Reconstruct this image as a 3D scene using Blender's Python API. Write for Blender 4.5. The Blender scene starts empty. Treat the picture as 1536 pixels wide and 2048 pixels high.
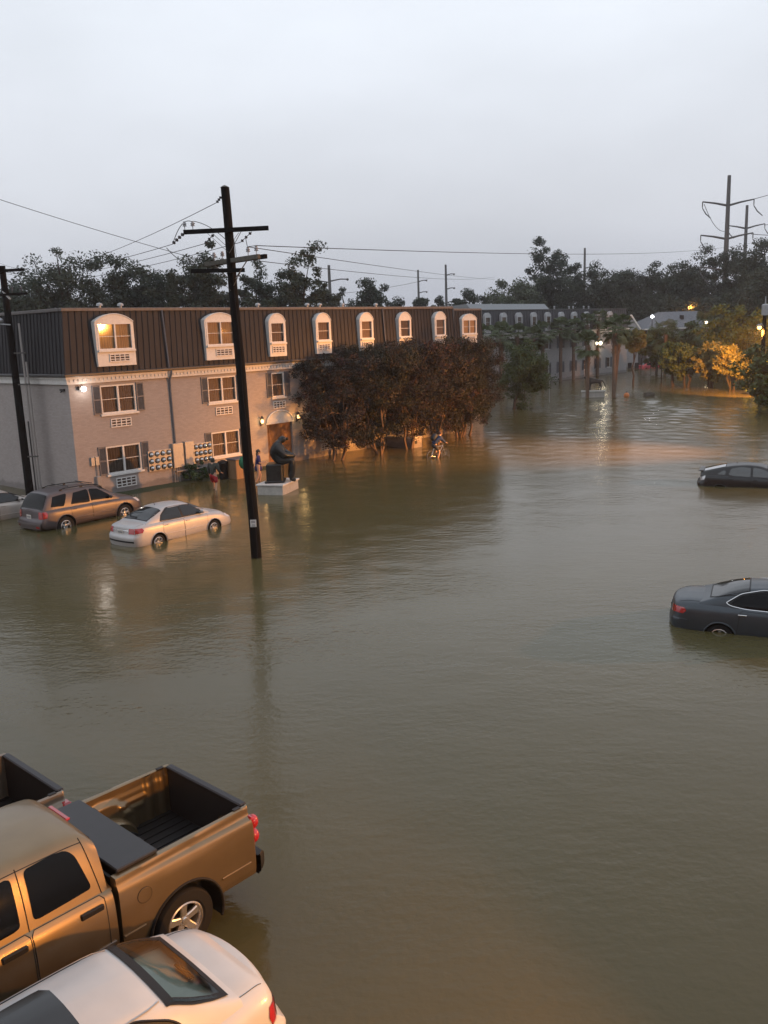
import bpy, math, random
import numpy as np
from mathutils import Vector, Matrix
random.seed(7)
RNG = np.random.default_rng(7)
R = math.radians
sc = bpy.context.scene
COL = sc.collection

# ------------------------------------------------------------------ camera
cam_data = bpy.data.cameras.new("camera")
cam = bpy.data.objects.new("camera", cam_data)
COL.objects.link(cam)
cam_data.sensor_fit = 'AUTO'
cam_data.sensor_width = 36.0
cam_data.lens = 36.0 * 1750.0 / 2048.0
cam_data.clip_start = 0.1
cam_data.clip_end = 5000.0
CAM_Z = 7.0
cam.location = (0, 0, CAM_Z)
cam.matrix_world = (Matrix.Translation((0, 0, CAM_Z)) @ Matrix.Rotation(R(90 - 11.67), 4, 'X')
                    @ Matrix.Rotation(R(-2.0), 4, 'Z'))
sc.camera = cam

# ------------------------------------------------------------------ sky
SUN_EL, SUN_AZ = 9.0, 250.0
world = bpy.data.worlds.new("World")
sc.world = world
world.use_nodes = True
wn = world.node_tree
wn.nodes.clear()
w_out = wn.nodes.new('ShaderNodeOutputWorld')
w_bg = wn.nodes.new('ShaderNodeBackground')
w_sky = wn.nodes.new('ShaderNodeTexSky')
w_sky.sky_type = 'NISHITA'
w_sky.sun_disc = False
w_sky.sun_elevation = R(SUN_EL)
w_sky.sun_rotation = R(SUN_AZ)
w_sky.air_density = 2.0
w_sky.dust_density = 4.0
w_hsv = wn.nodes.new('ShaderNodeHueSaturation')
w_hsv.inputs['Saturation'].default_value = 0.25
wn.links.new(w_sky.outputs[0], w_hsv.inputs['Color'])
# overcast deck: a pale, slightly mottled cloud layer over the clear sky
w_tc = wn.nodes.new('ShaderNodeTexCoord')
w_sep = wn.nodes.new('ShaderNodeSeparateXYZ')
wn.links.new(w_tc.outputs['Generated'], w_sep.inputs[0])
w_ramp = wn.nodes.new('ShaderNodeValToRGB')
cr = w_ramp.color_ramp
cr.elements[0].position = 0.0
cr.elements[0].color = (5.7, 5.9, 6.6, 1)
cr.elements[1].position = 0.62
cr.elements[1].color = (9.1, 9.8, 10.9, 1)
e = cr.elements.new(0.12); e.color = (7.4, 7.7, 8.35, 1)
e = cr.elements.new(0.30); e.color = (9.5, 10.1, 11.0, 1)
wn.links.new(w_sep.outputs['Z'], w_ramp.inputs['Fac'])
w_noise = wn.nodes.new('ShaderNodeTexNoise')
w_noise.inputs['Scale'].default_value = 2.2
w_noise.inputs['Detail'].default_value = 4.0
w_map = wn.nodes.new('ShaderNodeMapping')
w_map.inputs['Scale'].default_value = (1, 1, 2.6)
wn.links.new(w_tc.outputs['Generated'], w_map.inputs['Vector'])
wn.links.new(w_map.outputs[0], w_noise.inputs['Vector'])
w_mr = wn.nodes.new('ShaderNodeMapRange')
w_mr.inputs['To Min'].default_value = 0.76
w_mr.inputs['To Max'].default_value = 1.16
wn.links.new(w_noise.outputs[0], w_mr.inputs['Value'])
w_mul = wn.nodes.new('ShaderNodeMixRGB')
w_mul.blend_type = 'MULTIPLY'
w_mul.inputs['Fac'].default_value = 1.0
wn.links.new(w_ramp.outputs[0], w_mul.inputs[1])
wn.links.new(w_mr.outputs[0], w_mul.inputs[2])
w_mix = wn.nodes.new('ShaderNodeMixRGB')
w_mix.inputs['Fac'].default_value = 0.93
wn.links.new(w_hsv.outputs[0], w_mix.inputs[1])
wn.links.new(w_mul.outputs[0], w_mix.inputs[2])
wn.links.new(w_mix.outputs[0], w_bg.inputs['Color'])
w_bg.inputs['Strength'].default_value = 0.1
wn.links.new(w_bg.outputs[0], w_out.inputs['Surface'])

# ------------------------------------------------------------------ sun (hidden behind cloud at dusk)
sun_data = bpy.data.lights.new("sun", 'SUN')
sun_data.energy = 0.12
sun_data.angle = R(40)
sun_data.color = (1.0, 0.95, 0.88)
sun = bpy.data.objects.new("sun", sun_data)
COL.objects.link(sun)
sun.rotation_euler = (R(90 - SUN_EL - 25), 0, R(180 - SUN_AZ))

# ------------------------------------------------------------------ exposure
sc.view_settings.view_transform = 'Standard'
sc.view_settings.look = 'None'
sc.view_settings.exposure = 0.0
sc.view_settings.gamma = 1.0
sc.view_settings.use_curve_mapping = False
sc.cycles.max_bounces = 6
sc.cycles.diffuse_bounces = 2
sc.cycles.glossy_bounces = 3
sc.cycles.transmission_bounces = 3
sc.cycles.transparent_max_bounces = 8
sc.cycles.volume_bounces = 0
sc.cycles.caustics_reflective = False
sc.cycles.caustics_refractive = False
sc.cycles.sample_clamp_indirect = 4.0

# ------------------------------------------------------------------ helpers
def tag(o, label=None, cat=None, group=None, kind=None):
    if label: o["label"] = label
    if cat: o["category"] = cat
    if group: o["group"] = group
    if kind: o["kind"] = kind
    return o

def thing(name, label, cat, loc=(0, 0, 0), rz=0.0, group=None):
    o = bpy.data.objects.new(name, None)
    o.empty_display_size = 0.3
    COL.objects.link(o)
    o.location = loc
    o.rotation_euler = (0, 0, rz)
    return tag(o, label, cat, group)

def link_obj(name, me, parent=None, loc=None):
    o = bpy.data.objects.new(name, me)
    COL.objects.link(o)
    if parent is not None: o.parent = parent
    if loc is not None: o.location = loc
    return o

def copy_tree(o, parent=None):
    c = o.copy()
    COL.objects.link(c)
    if parent is not None:
        c.parent = parent
    for ch in list(o.children):
        copy_tree(ch, c)
    return c

class MB:
    """collects shapes into one mesh"""
    def __init__(s):
        s.v = []; s.f = []; s.m = []; s.n = 0; s.mi = 0
    def add(s, verts, faces, mi=None):
        verts = np.asarray(verts, float)
        s.v.append(verts)
        off = s.n
        for f in faces:
            s.f.append([i + off for i in f])
            s.m.append(s.mi if mi is None else mi)
        s.n += len(verts)
        return s
    def box(s, c, d, rot=None, mi=None, bev=0.0):
        x, y, z = d[0] / 2, d[1] / 2, d[2] / 2
        if bev > 0:
            b = min(bev, x * .9, y * .9, z * .9)
            V = []; idx = {}
            for sx in (-1, 1):
                for sy in (-1, 1):
                    for sz in (-1, 1):
                        idx[(sx, sy, sz)] = len(V)
                        V += [(sx * x, sy * (y - b), sz * (z - b)), (sx * (x - b), sy * y, sz * (z - b)), (sx * (x - b), sy * (y - b), sz * z)]
            F = []
            I = lambda a, k: idx[a] + k
            for sg in (-1, 1):
                F.append([I((sg, -1, -1), 0), I((sg, sg, -sg), 0) if False else I((sg, 1, -1), 0), I((sg, 1, 1), 0), I((sg, -1, 1), 0)][::sg])
                F.append([I((-1, sg, -1), 1), I((-1, sg, 1), 1), I((1, sg, 1), 1), I((1, sg, -1), 1)][::sg])
                F.append([I((-1, -1, sg), 2), I((1, -1, sg), 2), I((1, 1, sg), 2), I((-1, 1, sg), 2)][::sg])
            for a in (-1, 1):
                for b2 in (-1, 1):
                    q = [I((a, b2, -1), 0), I((a, b2, 1), 0), I((a, b2, 1), 1), I((a, b2, -1), 1)]
                    F.append(q[::-a * b2])
                    q = [I((a, -1, b2), 0), I((a, 1, b2), 0), I((a, 1, b2), 2), I((a, -1, b2), 2)]
                    F.append(q[::a * b2])
                    q = [I((-1, a, b2), 1), I((1, a, b2), 1), I((1, a, b2), 2), I((-1, a, b2), 2)]
                    F.append(q[::-a * b2])
                    for c2 in (-1, 1):
                        q = [I((a, b2, c2), 0), I((a, b2, c2), 1), I((a, b2, c2), 2)]
                        F.append(q[::a * b2 * c2])
        else:
            V = [(-x, -y, -z), (x, -y, -z), (x, y, -z), (-x, y, -z), (-x, -y, z), (x, -y, z), (x, y, z), (-x, y, z)]
            F = [(0, 3, 2, 1), (4, 5, 6, 7), (0, 1, 5, 4), (1, 2, 6, 5), (2, 3, 7, 6), (3, 0, 4, 7)]
        V = np.array(V, float)
        if rot is not None:
            V = V @ np.array(rot.to_3x3()).T
        return s.add(V + np.array(c, float), F, mi)
    def b2(s, x0, x1, y0, y1, z0, z1, mi=None, bev=0.0):
        return s.box(((x0 + x1) / 2, (y0 + y1) / 2, (z0 + z1) / 2), (abs(x1 - x0), abs(y1 - y0), abs(z1 - z0)), None, mi, bev)
    def tube(s, pts, r, n=8, cap=True, mi=None):
        pts = np.array(pts, float); k = len(pts)
        r = np.full(k, r, float) if np.isscalar(r) else np.array(r, float)
        T = np.gradient(pts, axis=0); T /= np.linalg.norm(T, axis=1)[:, None] + 1e-9
        up = np.array([0, 0, 1.0]) if abs(T[0][2]) < .9 else np.array([1.0, 0, 0])
        a = np.cross(T[0], up); a /= np.linalg.norm(a)
        V = []
        th = np.linspace(0, 2 * np.pi, n, endpoint=False)
        for i in range(k):
            a = a - T[i] * (a @ T[i]); a /= np.linalg.norm(a) + 1e-9
            b = np.cross(T[i], a)
            V.append(pts[i] + r[i] * (np.cos(th)[:, None] * a + np.sin(th)[:, None] * b))
        F = []
        for i in range(k - 1):
            for j in range(n):
                F.append((i * n + j, i * n + (j + 1) % n, (i + 1) * n + (j + 1) % n, (i + 1) * n + j))
        if cap:
            F.append(tuple(range(n))[::-1]); F.append(tuple((k - 1) * n + j for j in range(n)))
        return s.add(np.concatenate(V), F, mi)
    def bar(s, p, q, w, h=None, mi=None):
        """rectangular bar from p to q"""
        p = Vector(p); q = Vector(q); d = q - p
        rot = d.to_track_quat('X', 'Z').to_matrix()
        return s.box((p + q) / 2, (d.length, w, h or w), rot, mi)
    def grid(s, P, mi=None, flip=False):
        P = np.array(P, float); a, b = P.shape[:2]
        F = []
        for i in range(a - 1):
            for j in range(b - 1):
                q = (i * b + j, i * b + j + 1, (i + 1) * b + j + 1, (i + 1) * b + j)
                F.append(q[::-1] if flip else q)
        return s.add(P.reshape(-1, 3), F, mi)
    def lathe(s, prof, o=(0, 0, 0), axis='Z', n=24, mi=None, cap=True):
        """prof: list of (radius, height)"""
        th = np.linspace(0, 2 * np.pi, n, endpoint=False)
        V = []
        for r, h in prof:
            c = np.stack([r * np.cos(th), r * np.sin(th), np.full(n, h)], 1)
            if axis == 'Y': c = c[:, [0, 2, 1]]
            if axis == 'X': c = c[:, [2, 0, 1]]
            V.append(c + np.array(o, float))
        F = []
        k = len(prof)
        for i in range(k - 1):
            for j in range(n):
                F.append((i * n + j, i * n + (j + 1) % n, (i + 1) * n + (j + 1) % n, (i + 1) * n + j))
        if cap and prof[0][0] > 1e-4: F.append(tuple(range(n))[::-1])
        if cap and prof[-1][0] > 1e-4: F.append(tuple((k - 1) * n + j for j in range(n)))
        return s.add(np.concatenate(V), F, mi)
    def prism(s, poly, a0, a1, plane='XZ', mi=None):
        """extrude a 2-D outline along the third axis between a0 and a1"""
        k = len(poly)
        def put(p, a):
            if plane == 'XZ': return (p[0], a, p[1])
            if plane == 'YZ': return (a, p[0], p[1])
            return (p[0], p[1], a)
        V = [put(p, a0) for p in poly] + [put(p, a1) for p in poly]
        F = [tuple(range(k)), tuple(range(2 * k - 1, k - 1, -1))]
        for i in range(k):
            j = (i + 1) % k
            F.append((i, i + k, j + k, j))
        return s.add(V, F, mi)
    def sphere(s, c, r, n=12, m=8, mi=None, sc3=(1, 1, 1)):
        prof = [(max(1e-5, math.sin(math.pi * i / m)), -math.cos(math.pi * i / m)) for i in range(m + 1)]
        th = np.linspace(0, 2 * np.pi, n, endpoint=False)
        V = np.concatenate([np.stack([q[0] * np.cos(th), q[0] * np.sin(th), np.full(n, q[1])], 1) for q in prof])
        V = V * np.array(sc3) * r + np.array(c, float)
        F = []
        for i in range(m):
            for j in range(n):
                F.append((i * n + j, i * n + (j + 1) % n, (i + 1) * n + (j + 1) % n, (i + 1) * n + j))
        return s.add(V, F, mi)
    def mesh(s, name, mats, smooth=None, recalc=True):
        me = bpy.data.meshes.new(name)
        V = np.concatenate(s.v) if s.v else np.zeros((0, 3))
        me.from_pydata(V.tolist(), [], s.f)
        if not isinstance(mats, (list, tuple)): mats = [mats]
        for m in mats: me.materials.append(m)
        if len(mats) > 1:
            me.polygons.foreach_set('material_index', s.m)
        if recalc:
            import bmesh
            bm = bmesh.new(); bm.from_mesh(me)
            bmesh.ops.recalc_face_normals(bm, faces=bm.faces)
            bm.to_mesh(me); bm.free()
        if smooth is not None:
            me.polygons.foreach_set('use_smooth', [True] * len(me.polygons))
            if smooth < 180: me.set_sharp_from_angle(angle=R(smooth))
        me.update()
        return me
    def build(s, name, mats, parent=None, smooth=None, loc=None, recalc=True):
        return link_obj(name, s.mesh(name, mats, smooth, recalc), parent, loc)

# ------------------------------------------------------------------ materials
def new_mat(name):
    m = bpy.data.materials.new(name)
    m.use_nodes = True
    nt = m.node_tree
    return m, nt, nt.nodes['Principled BSDF']

def mat(name, col, rough=0.6, metal=0.0, noise=0.0, nscale=6.0, bump=0.0, bscale=40.0, coat=0.0, spec=0.5, col2=None, stretch=None, coords='Object', rvar=0.0):
    m, nt, p = new_mat(name)
    p.inputs['Base Color'].default_value = (*col, 1)
    p.inputs['Roughness'].default_value = rough
    p.inputs['Metallic'].default_value = metal
    p.inputs['Specular IOR Level'].default_value = spec
    if coat:
        p.inputs['Coat Weight'].default_value = coat
        p.inputs['Coat Roughness'].default_value = 0.06
    tc = nt.nodes.new('ShaderNodeTexCoord')
    src = tc.outputs[coords]
    if stretch:
        mp = nt.nodes.new('ShaderNodeMapping'); mp.inputs['Scale'].default_value = stretch
        nt.links.new(src, mp.inputs[0]); src = mp.outputs[0]
    if noise > 0 or col2:
        n = nt.nodes.new('ShaderNodeTexNoise')
        n.inputs['Scale'].default_value = nscale; n.inputs['Detail'].default_value = 6; n.inputs['Roughness'].default_value = .65
        nt.links.new(src, n.inputs['Vector'])
        r = nt.nodes.new('ShaderNodeValToRGB')
        c2 = col2 or tuple(c * (1 - noise) for c in col)
        c1 = col if col2 else tuple(min(1, c * (1 + noise * .6)) for c in col)
        r.color_ramp.elements[0].color = (*c2, 1); r.color_ramp.elements[0].position = .3
        r.color_ramp.elements[1].color = (*c1, 1); r.color_ramp.elements[1].position = .7
        nt.links.new(n.outputs[0], r.inputs[0]); nt.links.new(r.outputs[0], p.inputs['Base Color'])
        if rvar:
            mr = nt.nodes.new('ShaderNodeMapRange')
            mr.inputs['To Min'].default_value = max(0, rough - rvar); mr.inputs['To Max'].default_value = min(1, rough + rvar)
            nt.links.new(n.outputs[0], mr.inputs['Value']); nt.links.new(mr.outputs[0], p.inputs['Roughness'])
    if bump > 0:
        n2 = nt.nodes.new('ShaderNodeTexNoise'); n2.inputs['Scale'].default_value = bscale; n2.inputs['Detail'].default_value = 4
        nt.links.new(src, n2.inputs['Vector'])
        b = nt.nodes.new('ShaderNodeBump'); b.inputs['Strength'].default_value = bump; b.inputs['Distance'].default_value = .02
        nt.links.new(n2.outputs[0], b.inputs['Height']); nt.links.new(b.outputs[0], p.inputs['Normal'])
    return m

def emit(name, col, strength):
    m, nt, p = new_mat(name)
    p.inputs['Base Color'].default_value = (*col, 1)
    p.inputs['Emission Color'].default_value = (*col, 1)
    p.inputs['Emission Strength'].default_value = strength
    return m

def paint(name, col, metal=0.35, rough=0.46, flake=0.06, coat=0.3, cr=0.28, beads=.06):
    """wet car paint: clear coat with beads of rain"""
    m, nt, p = new_mat(name)
    p.inputs['Metallic'].default_value = metal
    p.inputs['Roughness'].default_value = rough
    p.inputs['Coat Weight'].default_value = coat
    p.inputs['Coat Roughness'].default_value = cr
    tc = nt.nodes.new('ShaderNodeTexCoord')
    n = nt.nodes.new('ShaderNodeTexNoise'); n.inputs['Scale'].default_value = 3.0; n.inputs['Detail'].default_value = 5
    nt.links.new(tc.outputs['Object'], n.inputs['Vector'])
    r = nt.nodes.new('ShaderNodeValToRGB')
    r.color_ramp.elements[0].position = .3; r.color_ramp.elements[1].position = .75
    r.color_ramp.elements[0].color = (*[c * (1 - flake * 1.6) for c in col], 1)
    r.color_ramp.elements[1].color = (*[min(1, c * (1 + flake)) for c in col], 1)
    nt.links.new(n.outputs[0], r.inputs[0]); nt.links.new(r.outputs[0], p.inputs['Base Color'])
    v = nt.nodes.new('ShaderNodeTexVoronoi'); v.inputs['Scale'].default_value = 90
    nt.links.new(tc.outputs['Object'], v.inputs['Vector'])
    mr = nt.nodes.new('ShaderNodeMapRange'); mr.inputs['From Max'].default_value = .45; mr.inputs['To Min'].default_value = 1; mr.inputs['To Max'].default_value = 0
    nt.links.new(v.outputs['Distance'], mr.inputs['Value'])
    b = nt.nodes.new('ShaderNodeBump'); b.inputs['Strength'].default_value = beads; b.inputs['Distance'].default_value = .004
    nt.links.new(mr.outputs[0], b.inputs['Height']); nt.links.new(b.outputs[0], p.inputs['Coat Normal'])
    return m

def foliage(name, c1, c2, c3, rough=.6, trans=0.15, nscale=.6):
    m, nt, p = new_mat(name)
    g = nt.nodes.new('ShaderNodeNewGeometry')
    r = nt.nodes.new('ShaderNodeValToRGB')
    r.color_ramp.elements[0].color = (*c1, 1); r.color_ramp.elements[1].color = (*c3, 1)
    e = r.color_ramp.elements.new(.55); e.color = (*c2, 1)
    tc = nt.nodes.new('ShaderNodeTexCoord')
    n = nt.nodes.new('ShaderNodeTexNoise'); n.inputs['Scale'].default_value = nscale; n.inputs['Detail'].default_value = 3
    nt.links.new(tc.outputs['Object'], n.inputs['Vector'])
    ms = nt.nodes.new('ShaderNodeMapRange'); ms.inputs['From Min'].default_value = .32; ms.inputs['From Max'].default_value = .68
    nt.links.new(n.outputs[0], ms.inputs['Value'])
    mx0 = nt.nodes.new('ShaderNodeMix'); mx0.inputs[0].default_value = .5
    nt.links.new(g.outputs['Random Per Island'], mx0.inputs[2]); nt.links.new(ms.outputs[0], mx0.inputs[3])
    nt.links.new(mx0.outputs[0], r.inputs[0])
    nt.links.new(r.outputs[0], p.inputs['Base Color'])
    p.inputs['Roughness'].default_value = rough
    p.inputs['Specular IOR Level'].default_value = .3
    tr = nt.nodes.new('ShaderNodeBsdfTranslucent')
    nt.links.new(r.outputs[0], tr.inputs['Color'])
    mx = nt.nodes.new('ShaderNodeMixShader'); mx.inputs[0].default_value = trans
    out = nt.nodes['Material Output']
    nt.links.new(p.outputs[0], mx.inputs[1]); nt.links.new(tr.outputs[0], mx.inputs[2])
    nt.links.new(mx.outputs[0], out.inputs['Surface'])
    return m

def glass(name, tint, rough=.03, clear=.75, ior=1.3):
    """window pane: see-through with a fresnel reflection"""
    m, nt, p = new_mat(name)
    nt.nodes.remove(p)
    t = nt.nodes.new('ShaderNodeBsdfTransparent'); t.inputs['Color'].default_value = (*[c * clear for c in tint], 1)
    g = nt.nodes.new('ShaderNodeBsdfGlossy'); g.inputs['Roughness'].default_value = rough
    f = nt.nodes.new('ShaderNodeFresnel'); f.inputs['IOR'].default_value = ior
    mx = nt.nodes.new('ShaderNodeMixShader')
    nt.links.new(f.outputs[0], mx.inputs[0]); nt.links.new(t.outputs[0], mx.inputs[1]); nt.links.new(g.outputs[0], mx.inputs[2])
    nt.links.new(mx.outputs[0], nt.nodes['Material Output'].inputs['Surface'])
    return m

def brick_mat(name, col, mortar, bump=.35, scale=1.0, noise=.12):
    m, nt, p = new_mat(name)
    tc = nt.nodes.new('ShaderNodeTexCoord')
    sep = nt.nodes.new('ShaderNodeSeparateXYZ'); nt.links.new(tc.outputs['Object'], sep.inputs[0])
    add = nt.nodes.new('ShaderNodeMath'); add.operation = 'ADD'
    nt.links.new(sep.outputs[0], add.inputs[0]); nt.links.new(sep.outputs[1], add.inputs[1])
    cmb = nt.nodes.new('ShaderNodeCombineXYZ')
    nt.links.new(add.outputs[0], cmb.inputs[0]); nt.links.new(sep.outputs[2], cmb.inputs[1])
    b = nt.nodes.new('ShaderNodeTexBrick')
    b.inputs['Scale'].default_value = 1.0 * scale
    b.inputs['Brick Width'].default_value = .21; b.inputs['Row Height'].default_value = .075
    b.inputs['Mortar Size'].default_value = .008; b.inputs['Mortar Smooth'].default_value = .3
    b.inputs['Color1'].default_value = (*col, 1)
    b.inputs['Color2'].default_value = (*[c * .86 for c in col], 1)
    b.inputs['Mortar'].default_value = (*mortar, 1)
    nt.links.new(cmb.outputs[0], b.inputs['Vector'])
    n = nt.nodes.new('ShaderNodeTexNoise'); n.inputs['Scale'].default_value = .9; n.inputs['Detail'].default_value = 8; n.inputs['Roughness'].default_value = .7
    nt.links.new(tc.outputs['Object'], n.inputs['Vector'])
    mr = nt.nodes.new('ShaderNodeMapRange'); mr.inputs['To Min'].default_value = 1 - noise * 1.6; mr.inputs['To Max'].default_value = 1 + noise
    nt.links.new(n.outputs[0], mr.inputs['Value'])
    mu = nt.nodes.new('ShaderNodeMixRGB'); mu.blend_type = 'MULTIPLY'; mu.inputs[0].default_value = 1
    nt.links.new(b.outputs['Color'], mu.inputs[1]); nt.links.new(mr.outputs[0], mu.inputs[2])
    # damp, dirty tide band just above the flood
    nz = nt.nodes.new('ShaderNodeTexNoise'); nz.inputs['Scale'].default_value = 1.6; nz.inputs['Detail'].default_value = 5
    nt.links.new(tc.outputs['Object'], nz.inputs['Vector'])
    ad = nt.nodes.new('ShaderNodeMath'); ad.operation = 'MULTIPLY_ADD'; ad.inputs[1].default_value = -.5
    nt.links.new(nz.outputs[0], ad.inputs[0]); nt.links.new(sep.outputs[2], ad.inputs[2])
    tb = nt.nodes.new('ShaderNodeMapRange'); tb.inputs['From Min'].default_value = -.02; tb.inputs['From Max'].default_value = .12
    tb.inputs['To Min'].default_value = .62; tb.inputs['To Max'].default_value = 1
    nt.links.new(ad.outputs[0], tb.inputs['Value'])
    mu2 = nt.nodes.new('ShaderNodeMixRGB'); mu2.blend_type = 'MULTIPLY'; mu2.inputs[0].default_value = 1
    nt.links.new(mu.outputs[0], mu2.inputs[1]); nt.links.new(tb.outputs[0], mu2.inputs[2])
    nt.links.new(mu2.outputs[0], p.inputs['Base Color'])
    p.inputs['Roughness'].default_value = .75
    bp = nt.nodes.new('ShaderNodeBump'); bp.inputs['Strength'].default_value = bump; bp.inputs['Distance'].default_value = .01
    inv = nt.nodes.new('ShaderNodeMath'); inv.operation = 'SUBTRACT'; inv.inputs[0].default_value = 1
    nt.links.new(b.outputs['Fac'], inv.inputs[1]); nt.links.new(inv.outputs[0], bp.inputs['Height'])
    nt.links.new(bp.outputs[0], p.inputs['Normal'])
    return m

M = {}
M['brick'] = brick_mat('painted_brick', (.345, .305, .29), (.30, .265, .25), bump=.2, noise=.08)
M['brick_far'] = brick_mat('painted_brick_pale', (.30, .30, .31), (.25, .25, .26))
M['roof'] = mat('standing_seam_metal', (.022, .0205, .023), .62, .0, spec=.3, noise=.25, nscale=2.5, stretch=(1, 1, .35))
M['roof_far'] = mat('dark_metal_roof', (.035, .036, .043), .5, .2, noise=.25, nscale=2.5)
M['coping'] = mat('roof_coping_metal', (.12, .105, .10), .6, .0, noise=.3, nscale=5)
M['gutter'] = mat('dark_gutter_metal', (.04, .037, .037), .45, .2)
M['white'] = mat('white_trim_paint', (.62, .60, .58), .5, noise=.1, nscale=8)
M['cornice'] = mat('cream_cornice_paint', (.58, .56, .54), .55, noise=.12, nscale=6)
M['shutter'] = mat('slate_blue_shutter_paint', (.10, .11, .135), .5, noise=.2, nscale=10)
M['dark'] = mat('dark_void', (.012, .012, .013), .7)
M['black'] = mat('black_rubber', (.010, .010, .011), .7, noise=.2, spec=.25)
M['trim'] = mat('black_plastic_trim', (.010, .010, .011), .5, spec=.3)
M['curtain'] = mat('beige_curtain', (.50, .34, .18), .9, noise=.2, nscale=9, stretch=(6, 1, .4))
M['curtain_dark'] = mat('brown_curtain', (.21, .155, .115), .9, noise=.2, nscale=9, stretch=(6, 1, .4))
M['pane'] = glass('window_pane', (.95, .93, .9), .04, .85)
M['meter_metal'] = mat('galvanised_box_metal', (.36, .35, .34), .4, .3, noise=.15, nscale=12)
M['meter_glass'] = mat('meter_glass_dome', (.55, .55, .55), .12, .8)
M['pipe'] = mat('painted_pipe', (.27, .25, .24), .5)
M['door'] = mat('varnished_wood_door', (.16, .065, .025), .45, noise=.4, nscale=6, stretch=(8, 8, .6))
M['concrete'] = mat('pale_concrete', (.40, .385, .36), .8, noise=.2, nscale=6, bump=.2)
M['bronze'] = mat('dark_patinated_bronze', (.030, .033, .034), .42, .6, noise=.5, nscale=7, bump=.3, bscale=20)
M['wood_pole'] = mat('creosoted_pole_wood', (.007, .0062, .006), .85, spec=.12, noise=.5, nscale=12, stretch=(4, 4, .25), bump=.5, bscale=30)
M['wood_grey'] = mat('weathered_grey_timber', (.085, .08, .066), .8, noise=.45, nscale=10, bump=.4)
M['ins'] = mat('porcelain_insulator', (.05, .045, .05), .2)
M['ins_grey'] = mat('grey_porcelain_insulator', (.25, .25, .26), .25)
M['wire'] = mat('weathered_wire', (.012, .012, .013), .8, spec=.2)
M['steel'] = mat('weathered_steel', (.10, .095, .09), .55, .4, noise=.2)
M['galv'] = mat('galvanised_steel', (.33, .34, .35), .45, .5, noise=.15)
M['white_pole'] = mat('white_painted_steel', (.7, .7, .7), .4)
M['chrome'] = mat('chrome', (.7, .7, .7), .12, 1.0)
M['alloy'] = mat('alloy_wheel_metal', (.52, .51, .50), .25, .8)
M['tail'] = mat('red_tail_lens', (.35, .008, .012), .12, coat=1.0)
M['clear'] = mat('clear_lamp_lens', (.55, .55, .57), .1, coat=1.0)
M['plate'] = mat('licence_plate', (.55, .53, .5), .5)
M['tint'] = mat('dark_tinted_glass', (.003, .0035, .0045), .08, spec=.16)
M['tint_grey'] = mat('grey_tinted_glass', (.014, .016, .018), .07, spec=.5)
M['seat'] = mat('beige_car_seat', (.34, .31, .25), .8, noise=.15)
M['skin'] = mat('skin', (.46, .28, .2), .55)
M['bark'] = mat('dark_bark', (.035, .026, .02), .85, noise=.4, nscale=8, bump=.5)
M['bark_warm'] = mat('smooth_pale_bark', (.12, .075, .05), .7, noise=.4, nscale=7, stretch=(1, 1, .3), bump=.3)
M['grass'] = mat('wet_lawn', (.035, .045, .016), .9, noise=.5, nscale=14, bump=.8, bscale=80)
M['earth'] = mat('wet_earth', (.05, .048, .03), .9, noise=.4, nscale=.4)
# ------------------------------------------------------------------ water and ground
def water_material():
    m, nt, p = new_mat('muddy_flood_water')
    tc = nt.nodes.new('ShaderNodeTexCoord')
    n = nt.nodes.new('ShaderNodeTexNoise'); n.inputs['Scale'].default_value = .055; n.inputs['Detail'].default_value = 5
    n.inputs['Distortion'].default_value = .6
    nt.links.new(tc.outputs['Object'], n.inputs['Vector'])
    r = nt.nodes.new('ShaderNodeValToRGB')
    r.color_ramp.elements[0].position = .32; r.color_ramp.elements[1].position = .7
    r.color_ramp.elements[0].color = (.062, .053, .021, 1); r.color_ramp.elements[1].color = (.088, .077, .034, 1)
    nt.links.new(n.outputs[0], r.inputs[0]); nt.links.new(r.outputs[0], p.inputs['Base Color'])
    p.inputs['Roughness'].default_value = .16
    p.inputs['IOR'].default_value = 1.33
    # ripples: wind ripples plus the fine pitting of light rain, calmer in drifting slicks
    def noise(scale, detail, st=None):
        q = nt.nodes.new('ShaderNodeTexNoise'); q.inputs['Scale'].default_value = scale; q.inputs['Detail'].default_value = detail
        if st:
            mp = nt.nodes.new('ShaderNodeMapping'); mp.inputs['Scale'].default_value = st
            mp.inputs['Rotation'].default_value = (0, 0, .5)
            nt.links.new(tc.outputs['Object'], mp.inputs[0]); nt.links.new(mp.outputs[0], q.inputs['Vector'])
        else:
            nt.links.new(tc.outputs['Object'], q.inputs['Vector'])
        return q.outputs[0]
    a = noise(1.7, 3, (1, 2.2, 1)); b = noise(7.5, 3); c = noise(.16, 4, (1, 2.5, 1))
    mr = nt.nodes.new('ShaderNodeMapRange'); mr.inputs['From Min'].default_value = .38; mr.inputs['From Max'].default_value = .62
    mr.inputs['To Min'].default_value = .35; mr.inputs['To Max'].default_value = 1.0
    nt.links.new(c, mr.inputs['Value'])
    def bump(h, strength, dist, prev=None, mod=True):
        q = nt.nodes.new('ShaderNodeBump'); q.inputs['Distance'].default_value = dist
        if mod:
            mu = nt.nodes.new('ShaderNodeMath'); mu.operation = 'MULTIPLY'; mu.inputs[1].default_value = strength
            nt.links.new(mr.outputs[0], mu.inputs[0]); nt.links.new(mu.outputs[0], q.inputs['Strength'])
        else:
            q.inputs['Strength'].default_value = strength
        nt.links.new(h, q.inputs['Height'])
        if prev: nt.links.new(prev, q.inputs['Normal'])
        return q.outputs[0]
    nb = bump(b, .42, .022)
    na = bump(a, .3, .05, nb)
    nt.links.new(na, p.inputs['Normal'])
    return m
M['water'] = water_material()

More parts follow.
